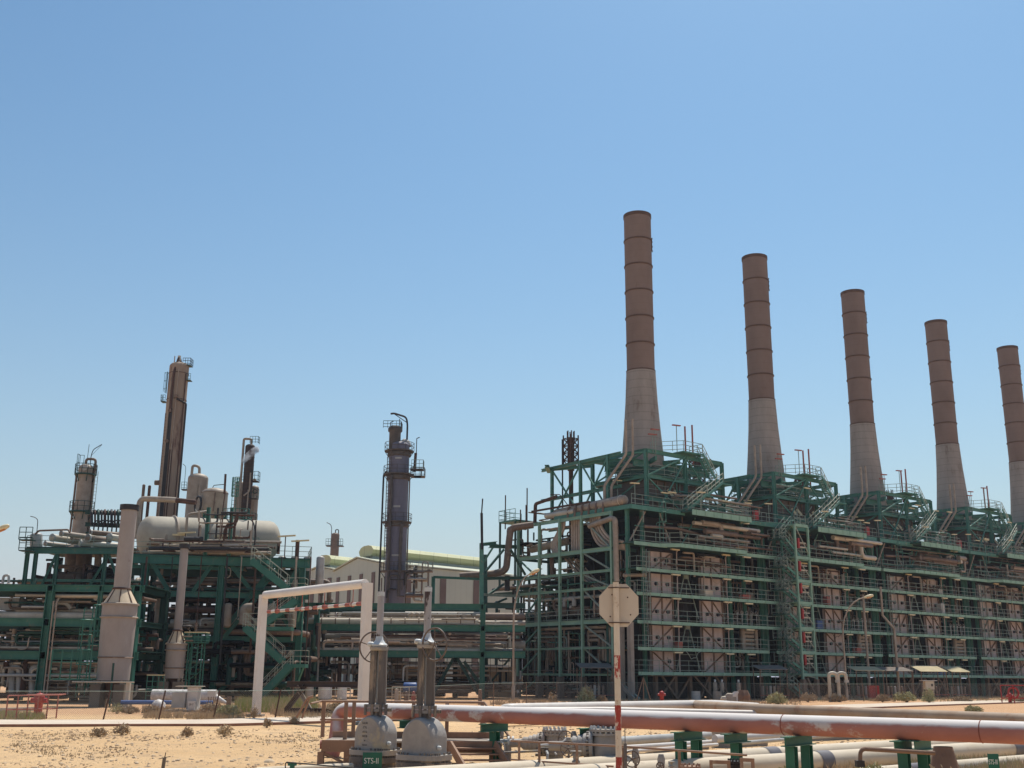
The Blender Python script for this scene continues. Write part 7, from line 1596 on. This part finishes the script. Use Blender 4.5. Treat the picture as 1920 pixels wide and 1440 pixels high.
# boxes and boulders heaped by the fence
g_ = random.Random(9)
for i, (px, w_, h, m_, lab) in enumerate(((1358, .9, .55, 'insul_pale', 'pale yellowish sack at the left end of the heap by the fence'), (1370, 1.2, .8, 'concrete', 'grey boulder in the heap by the fence'), (1382, 1.1, 1.0, 'white', 'white slab tilted on top of the heap by the fence'), (1393, 1.4, 1.1, 'pedestal_brown', 'brown crate at the right of the heap by the fence'))):
    p = at(px, 1305, 107); m = MB(); n = 8; vs = []
    for z, k in ((0, 1), (h*.6, 1.05), (h, .7)):
        for j in range(n): a = 2*math.pi*j/n; rr_ = w_/2*k*g_.uniform(.8, 1.15); vs.append((rr_*math.cos(a), rr_*.7*math.sin(a), z*g_.uniform(.9, 1.05)))
    m.add(vs, [(j+i_*n, (j+1) % n+i_*n, (j+1) % n+(i_+1)*n, j+(i_+1)*n) for i_ in range(2) for j in range(n)]+[tuple(2*n+j for j in range(n))])
    o = tag(m.build('boulder' if m_ != 'pedestal_brown' else 'crate', m_), lab, 'boulder'); o.location = (p.x, 107, 0)
for i, (px, lab) in enumerate(((1305, 'metal litter drum right of the hydrant, half hidden behind the fence'), (1345, 'grey barrel behind the fence near the heap'))):
    p = at(px, 1305, 109); t = thing('steel_drum', lab, 'drum', V((p.x, 109, 0))); MB().lathe([(.42, 0), (.42, .95), (.001, .95)], seg=16).ring((0, 0, .6), .42, .03, seg=16, ts=4).build('shell', 'silver' if i == 0 else 'concrete', t)
for px, h in ((1341, 2.3), (1354, 2.3), (1385, 2.2)):
    p = at(px, 1290, 111); t = thing('gas_cylinder', {1341: 'left white-topped gas cylinder against the brown braces', 1354: 'middle white-topped gas cylinder against the brown braces', 1385: 'right white-topped gas cylinder, standing apart from the other two'}[px], 'gas cylinder', V((p.x, 111, .9))); MB().vessel((0, 0, 0), (0, 0, .75), .2, .8, 14).build('cylinder', 'insul', t); MB().lathe([(.10, 0), (.10, .2), (.001, .22)], (0, 0, .92), 10).build('valve_cap', 'cap_pale', t); MB().box(-.25, .25, -.25, .25, -.9, -.15).build('stand', 'concrete_dark', t)
# low rear furniture lines: dusty kerbs
for a, b, lab in (((0, 1335), (60, 1333), 'low pale kerb behind the red barrier at far left'), ((575, 1335), (700, 1333), 'pale concrete kerb lying behind the dark trestle'), ((1470, 1308), (1700, 1307), 'long white kerb along the foot of the furnace row')):
    A, B = gnd(*a), gnd(*b); tag(MB().beam(A+V((0, 0, .12)), B+V((0, 0, .12)), .3, .22).build('kerb', 'insul_pale'), lab, 'kerb')

# ------------------------------------------------------------------ shrubs, grass, stones
mat('dry', (.44, .33, .22), (.32, .23, .14), 6, .9); mat('olive', (.34, .33, .17), (.46, .42, .24), 5, .9); mat('fresh', (.24, .30, .07), (.34, .36, .11), 5, .9); mat('straw', (.58, .46, .30), (.44, .33, .20), 6, .9)
def shrub(lab, p, w_, h, m_, n=160, seed=0, tw='dry', grp='dry shrubs'):
    g = random.Random(seed); t = thing('shrub', lab, 'shrub', p, group=grp); st = MB(); lf = MB()
    for i in range(max(14, n//8)):
        a = g.uniform(0, 6.283); e = V((w_/2*g.uniform(.2, 1)*math.cos(a), w_/2*g.uniform(.2, 1)*math.sin(a), h*g.uniform(.5, 1)))
        st.beam((g.uniform(-.05, .05), g.uniform(-.05, .05), 0), e*.85, .018*max(1, h))
    for i in range(n*4):
        a = g.uniform(0, 6.283); ph = math.acos(g.uniform(0, 1)); r_ = g.uniform(.45, 1)**.6*(.8+.25*math.sin(3*a+seed))
        c_ = V((w_/2*r_*math.sin(ph)*math.cos(a), w_/2*r_*math.sin(ph)*math.sin(a), h*(.12+.85*r_*math.cos(ph))))
        d = V((g.uniform(-1, 1), g.uniform(-1, 1), g.uniform(.1, 1))).normalized(); s = g.uniform(.5, 1.3)*(.05+.045*w_)
        u = d.cross(V((g.uniform(-1, 1), g.uniform(-1, 1), .3))).normalized()*s*.28
        lf.add([c_-u, c_+u, c_+d*s+u*.3, c_+d*s-u*.3], [(0, 1, 2, 3)])
    st.build('stems', tw, t); lf.build('leaves', m_, t); return t
for i, (px, py, Y, w_, h, m_, lab) in enumerate(((1098, 1317, 98, 1.7, 1.5, 'olive', 'round grey-green bush by the fence left of the banded sign post'), (1035, 1317, 98, 1.0, 1.1, 'dry', 'thin brown shrub by a fence post right of the tall street lamp'),
    (1128, 1315, 99, 1.1, .7, 'dry', 'low brown shrub close to the sign post behind the pipelines'), (1457, 1316, 98, 2.0, 1.1, 'olive', 'pale green spreading bush left of the stair tower foot'), (1742, 1313, 108, 1.4, 1.5, 'olive', 'bush growing against the cream switch box'),
    (1700, 1312, 112, 2.6, 1.1, 'olive', 'wide low bush between the red cabinet and the canopy'), (1565, 1312, 112, 2.6, .8, 'dry', 'dry scrub behind the twin goose-neck pipes'), (1515, 1314, 110, 2.0, .9, 'dry', 'dry scrub at the foot of the stair tower'),
    (1822, 1322, 80, 1.4, .5, 'olive', 'low tuft on the near side of the road at right'), (430, 1345, 62, 1.6, .7, 'olive', 'grey-green shrub left of the white gate post'), (218, 1343, 66, 1.0, .6, 'olive', 'small green tuft in the sand left of the blue pipe'),
    (243, 1344, 66, 1.2, .4, 'dry', 'low brown tuft just right of the small green one'), (280, 1345, 65, 1.2, .5, 'dry', 'grey-brown tuft in front of the foil-wrapped pipe'), (395, 1338, 68, 1.6, .6, 'dry', 'dry scrub right of the white cabinet'),
    (476, 1346, 60, .6, .7, 'dry', 'purplish dead plant at the foot of the left gate post'), (632, 1328, 62, 1.3, 1.1, 'dry', 'dry bush left of the pink pipe elbow'), (228, 1383, 44, .75, .45, 'dry', 'small dead bush in the sand at left, left of centre'),
    (351, 1384, 42.5, .5, .4, 'dry', 'small forked dead twig plant in the sand below the road'), (421, 1379, 43, .7, .5, 'straw', 'feathery straw tuft in the sand below the road'), (500, 1369, 50, .5, .45, 'dry', 'little dark tuft at the near road edge'),
    (551, 1360, 54, .55, .45, 'dry', 'small tuft at the road edge by the dark shadow'), (185, 1387, 43, .8, .35, 'dry', 'leftmost small dead tuft in the sand'), (1075, 1345, 55, .8, .3, 'olive', 'flat tuft on the sand beyond the pink pipeline'),
    (1530, 1400, 24.5, .9, .45, 'straw', 'straw bush between the last green posts and the plinth'), (1630, 1393, 25, 1.2, .5, 'olive', 'olive scrub behind the stained green support'), (1765, 1440, 20.6, 1.1, .75, 'straw', 'tall straw clump round the brown pedestal'),
    (1475, 1398, 25.5, .9, .4, 'olive', 'low scrub beside the concrete plinth'), (1910, 1300, 116, 2.6, .9, 'dry', 'dry scrub at the right edge beyond the road'), (1655, 1312, 112, 1.6, .8, 'dry', 'dry bush right of the red cabinet'),
    (1805, 1311, 116, 2.2, .6, 'dry', 'low dead scrub in front of the smallest canopy'))):
    p = V((at(px, py, Y).x, Y, gh(at(px, py, Y).x, Y) if 14 < Y < 100 else 0)); shrub(lab, p, w_, h, m_, 80 if w_ < 1.1 else 300, seed=i+1, tw='dry')
# grass patches: one mass each
def grass(name, x0, x1, y0, y1, n, h, mats_, seed, dens=None):
    g = random.Random(seed)
    for k, m_ in enumerate(mats_):
        b = MB()
        for i in range(n//len(mats_)):
            px, py = g.uniform(x0, x1), g.uniform(y0, y1); p = gnd(px, py); p.z = gh(p.x, p.y) if p.y < 100 else 0
            if dens and not dens(p): continue
            for q in range(5):
                d = V((g.uniform(-.5, .5), g.uniform(-.3, .3), 1)).normalized()*h*g.uniform(.4, 1.1); u = V((g.uniform(.008, .02), g.uniform(-.01, .01), 0))*(1+h); c_ = p+V((g.uniform(-.15, .15), g.uniform(-.15, .15), 0)); b.add([c_-u, c_+u, c_+d], [(0, 1, 2)])
        tag(b.build(name, m_), kind='stuff')
grass('green_grass', 445, 590, 1322, 1336, 1500, .8, ('fresh', 'fresh', 'olive', 'straw'), 1, lambda p: _nz.noise(V((p.x*.5, p.y*.2, 1))) > -.15)
grass('green_grass', -10, 82, 1342, 1351, 500, .38, ('fresh', 'olive', 'straw'), 2, lambda p: _nz.noise(V((p.x*.9, p.y*.5, 4))) > -.1)
grass('dry_grass', 270, 700, 1326, 1350, 2600, .35, ('straw', 'dry'), 3, lambda p: _nz.noise(V((p.x*.35, p.y*.25, 5))) > -.02)
grass('dry_grass', 920, 1500, 1314, 1322, 1500, .35, ('straw', 'dry'), 4, lambda p: _nz.noise(V((p.x*.3, p.y*.2, 9))) > .0)
grass('dry_grass', 1500, 1910, 1306, 1316, 1200, .4, ('straw', 'dry', 'olive'), 5, lambda p: _nz.noise(V((p.x*.3, p.y*.2, 2))) > .0)
grass('dry_grass', 1460, 1640, 1425, 1450, 260, .30, ('straw',), 6); grass('dry_grass', 1700, 1920, 1432, 1455, 700, .32, ('straw', 'dry', 'olive'), 7)
grass('dry_grass', 20, 600, 1372, 1440, 900, .07, ('dry', 'straw'), 8, lambda p: _nz.noise(V((p.x*.2, p.y*.12, 7))) > .12)
# stones scattered over the sand
def stones(name, rect, n, smin, smax, m_, seed, dens=None):
    g = random.Random(seed); b = MB()
    for i in range(n):
        p = gnd(g.uniform(rect[0], rect[1]), g.uniform(rect[2], rect[3])); p.z = gh(p.x, p.y)
        if dens and not dens(p): continue
        s = smin+(smax-smin)*g.random()**3; vs = []
        for z, k in ((-.2, 1), (.35, .9), (.6, .35)):
            for j in range(5): a = 2*math.pi*j/5+g.uniform(0, .6); vs.append(p+V((s*k*g.uniform(.7, 1.1)*math.cos(a), s*k*g.uniform(.7, 1.1)*math.sin(a), s*z)))
        b.add(vs, [(j+i_*5, (j+1) % 5+i_*5, (j+1) % 5+(i_+1)*5, j+(i_+1)*5) for i_ in range(2) for j in range(5)]+[(10, 11, 12, 13, 14)])
    return tag(b.build(name, m_), kind='stuff')
mat('stone_brown', (.42, .29, .18), (.33, .22, .135), 3, .95); mat('stone_pale', (.62, .48, .33), (.52, .39, .26), 3, .95)
stones('stones', (-20, 720, 1368, 1392), 1900, .015, .065, 'stone_brown', 1, lambda p: _nz.noise(V((p.x*.25, p.y*.15, 3))) > -.1)
stones('stones', (-20, 720, 1392, 1450), 1400, .012, .05, 'stone_brown', 2, lambda p: _nz.noise(V((p.x*.3, p.y*.3, 6))) > .05)
stones('pale_stones', (-20, 1100, 1368, 1450), 1600, .015, .08, 'stone_pale', 3)
stones('stones', (900, 1700, 1350, 1400), 1800, .02, .08, 'stone_brown', 4)
stones('stones', (1000, 1920, 1395, 1455), 1200, .01, .05, 'stone_brown', 5)
p = gnd(505, 1430); tag(MB().dome((p.x, p.y, -.03), .17, .13, seg=8, n=3).build('rock', 'stone_pale'), 'pale rounded rock in the sand near the bottom edge left of the valves', 'rock')
# ------------------------------------------------------------------ thin desert haze: one closed box of even pale air
hm = bpy.data.materials.new('haze_air'); hm.use_nodes = True; N = hm.node_tree.nodes; L = hm.node_tree.links
for n in list(N):
    if n.type != 'OUTPUT_MATERIAL': N.remove(n)
pv = N.new('ShaderNodeVolumePrincipled'); pv.inputs['Color'].default_value = (.80, .88, 1, 1); pv.inputs['Density'].default_value = .00016
pv.inputs['Anisotropy'].default_value = .2
L.new(pv.outputs[0], N['Material Output'].inputs['Volume']); MATS['haze_air'] = hm
tag(MB().box(-3200, 3200, -400, 3200, -1.5, 66).build('haze', 'haze_air'), kind='stuff')
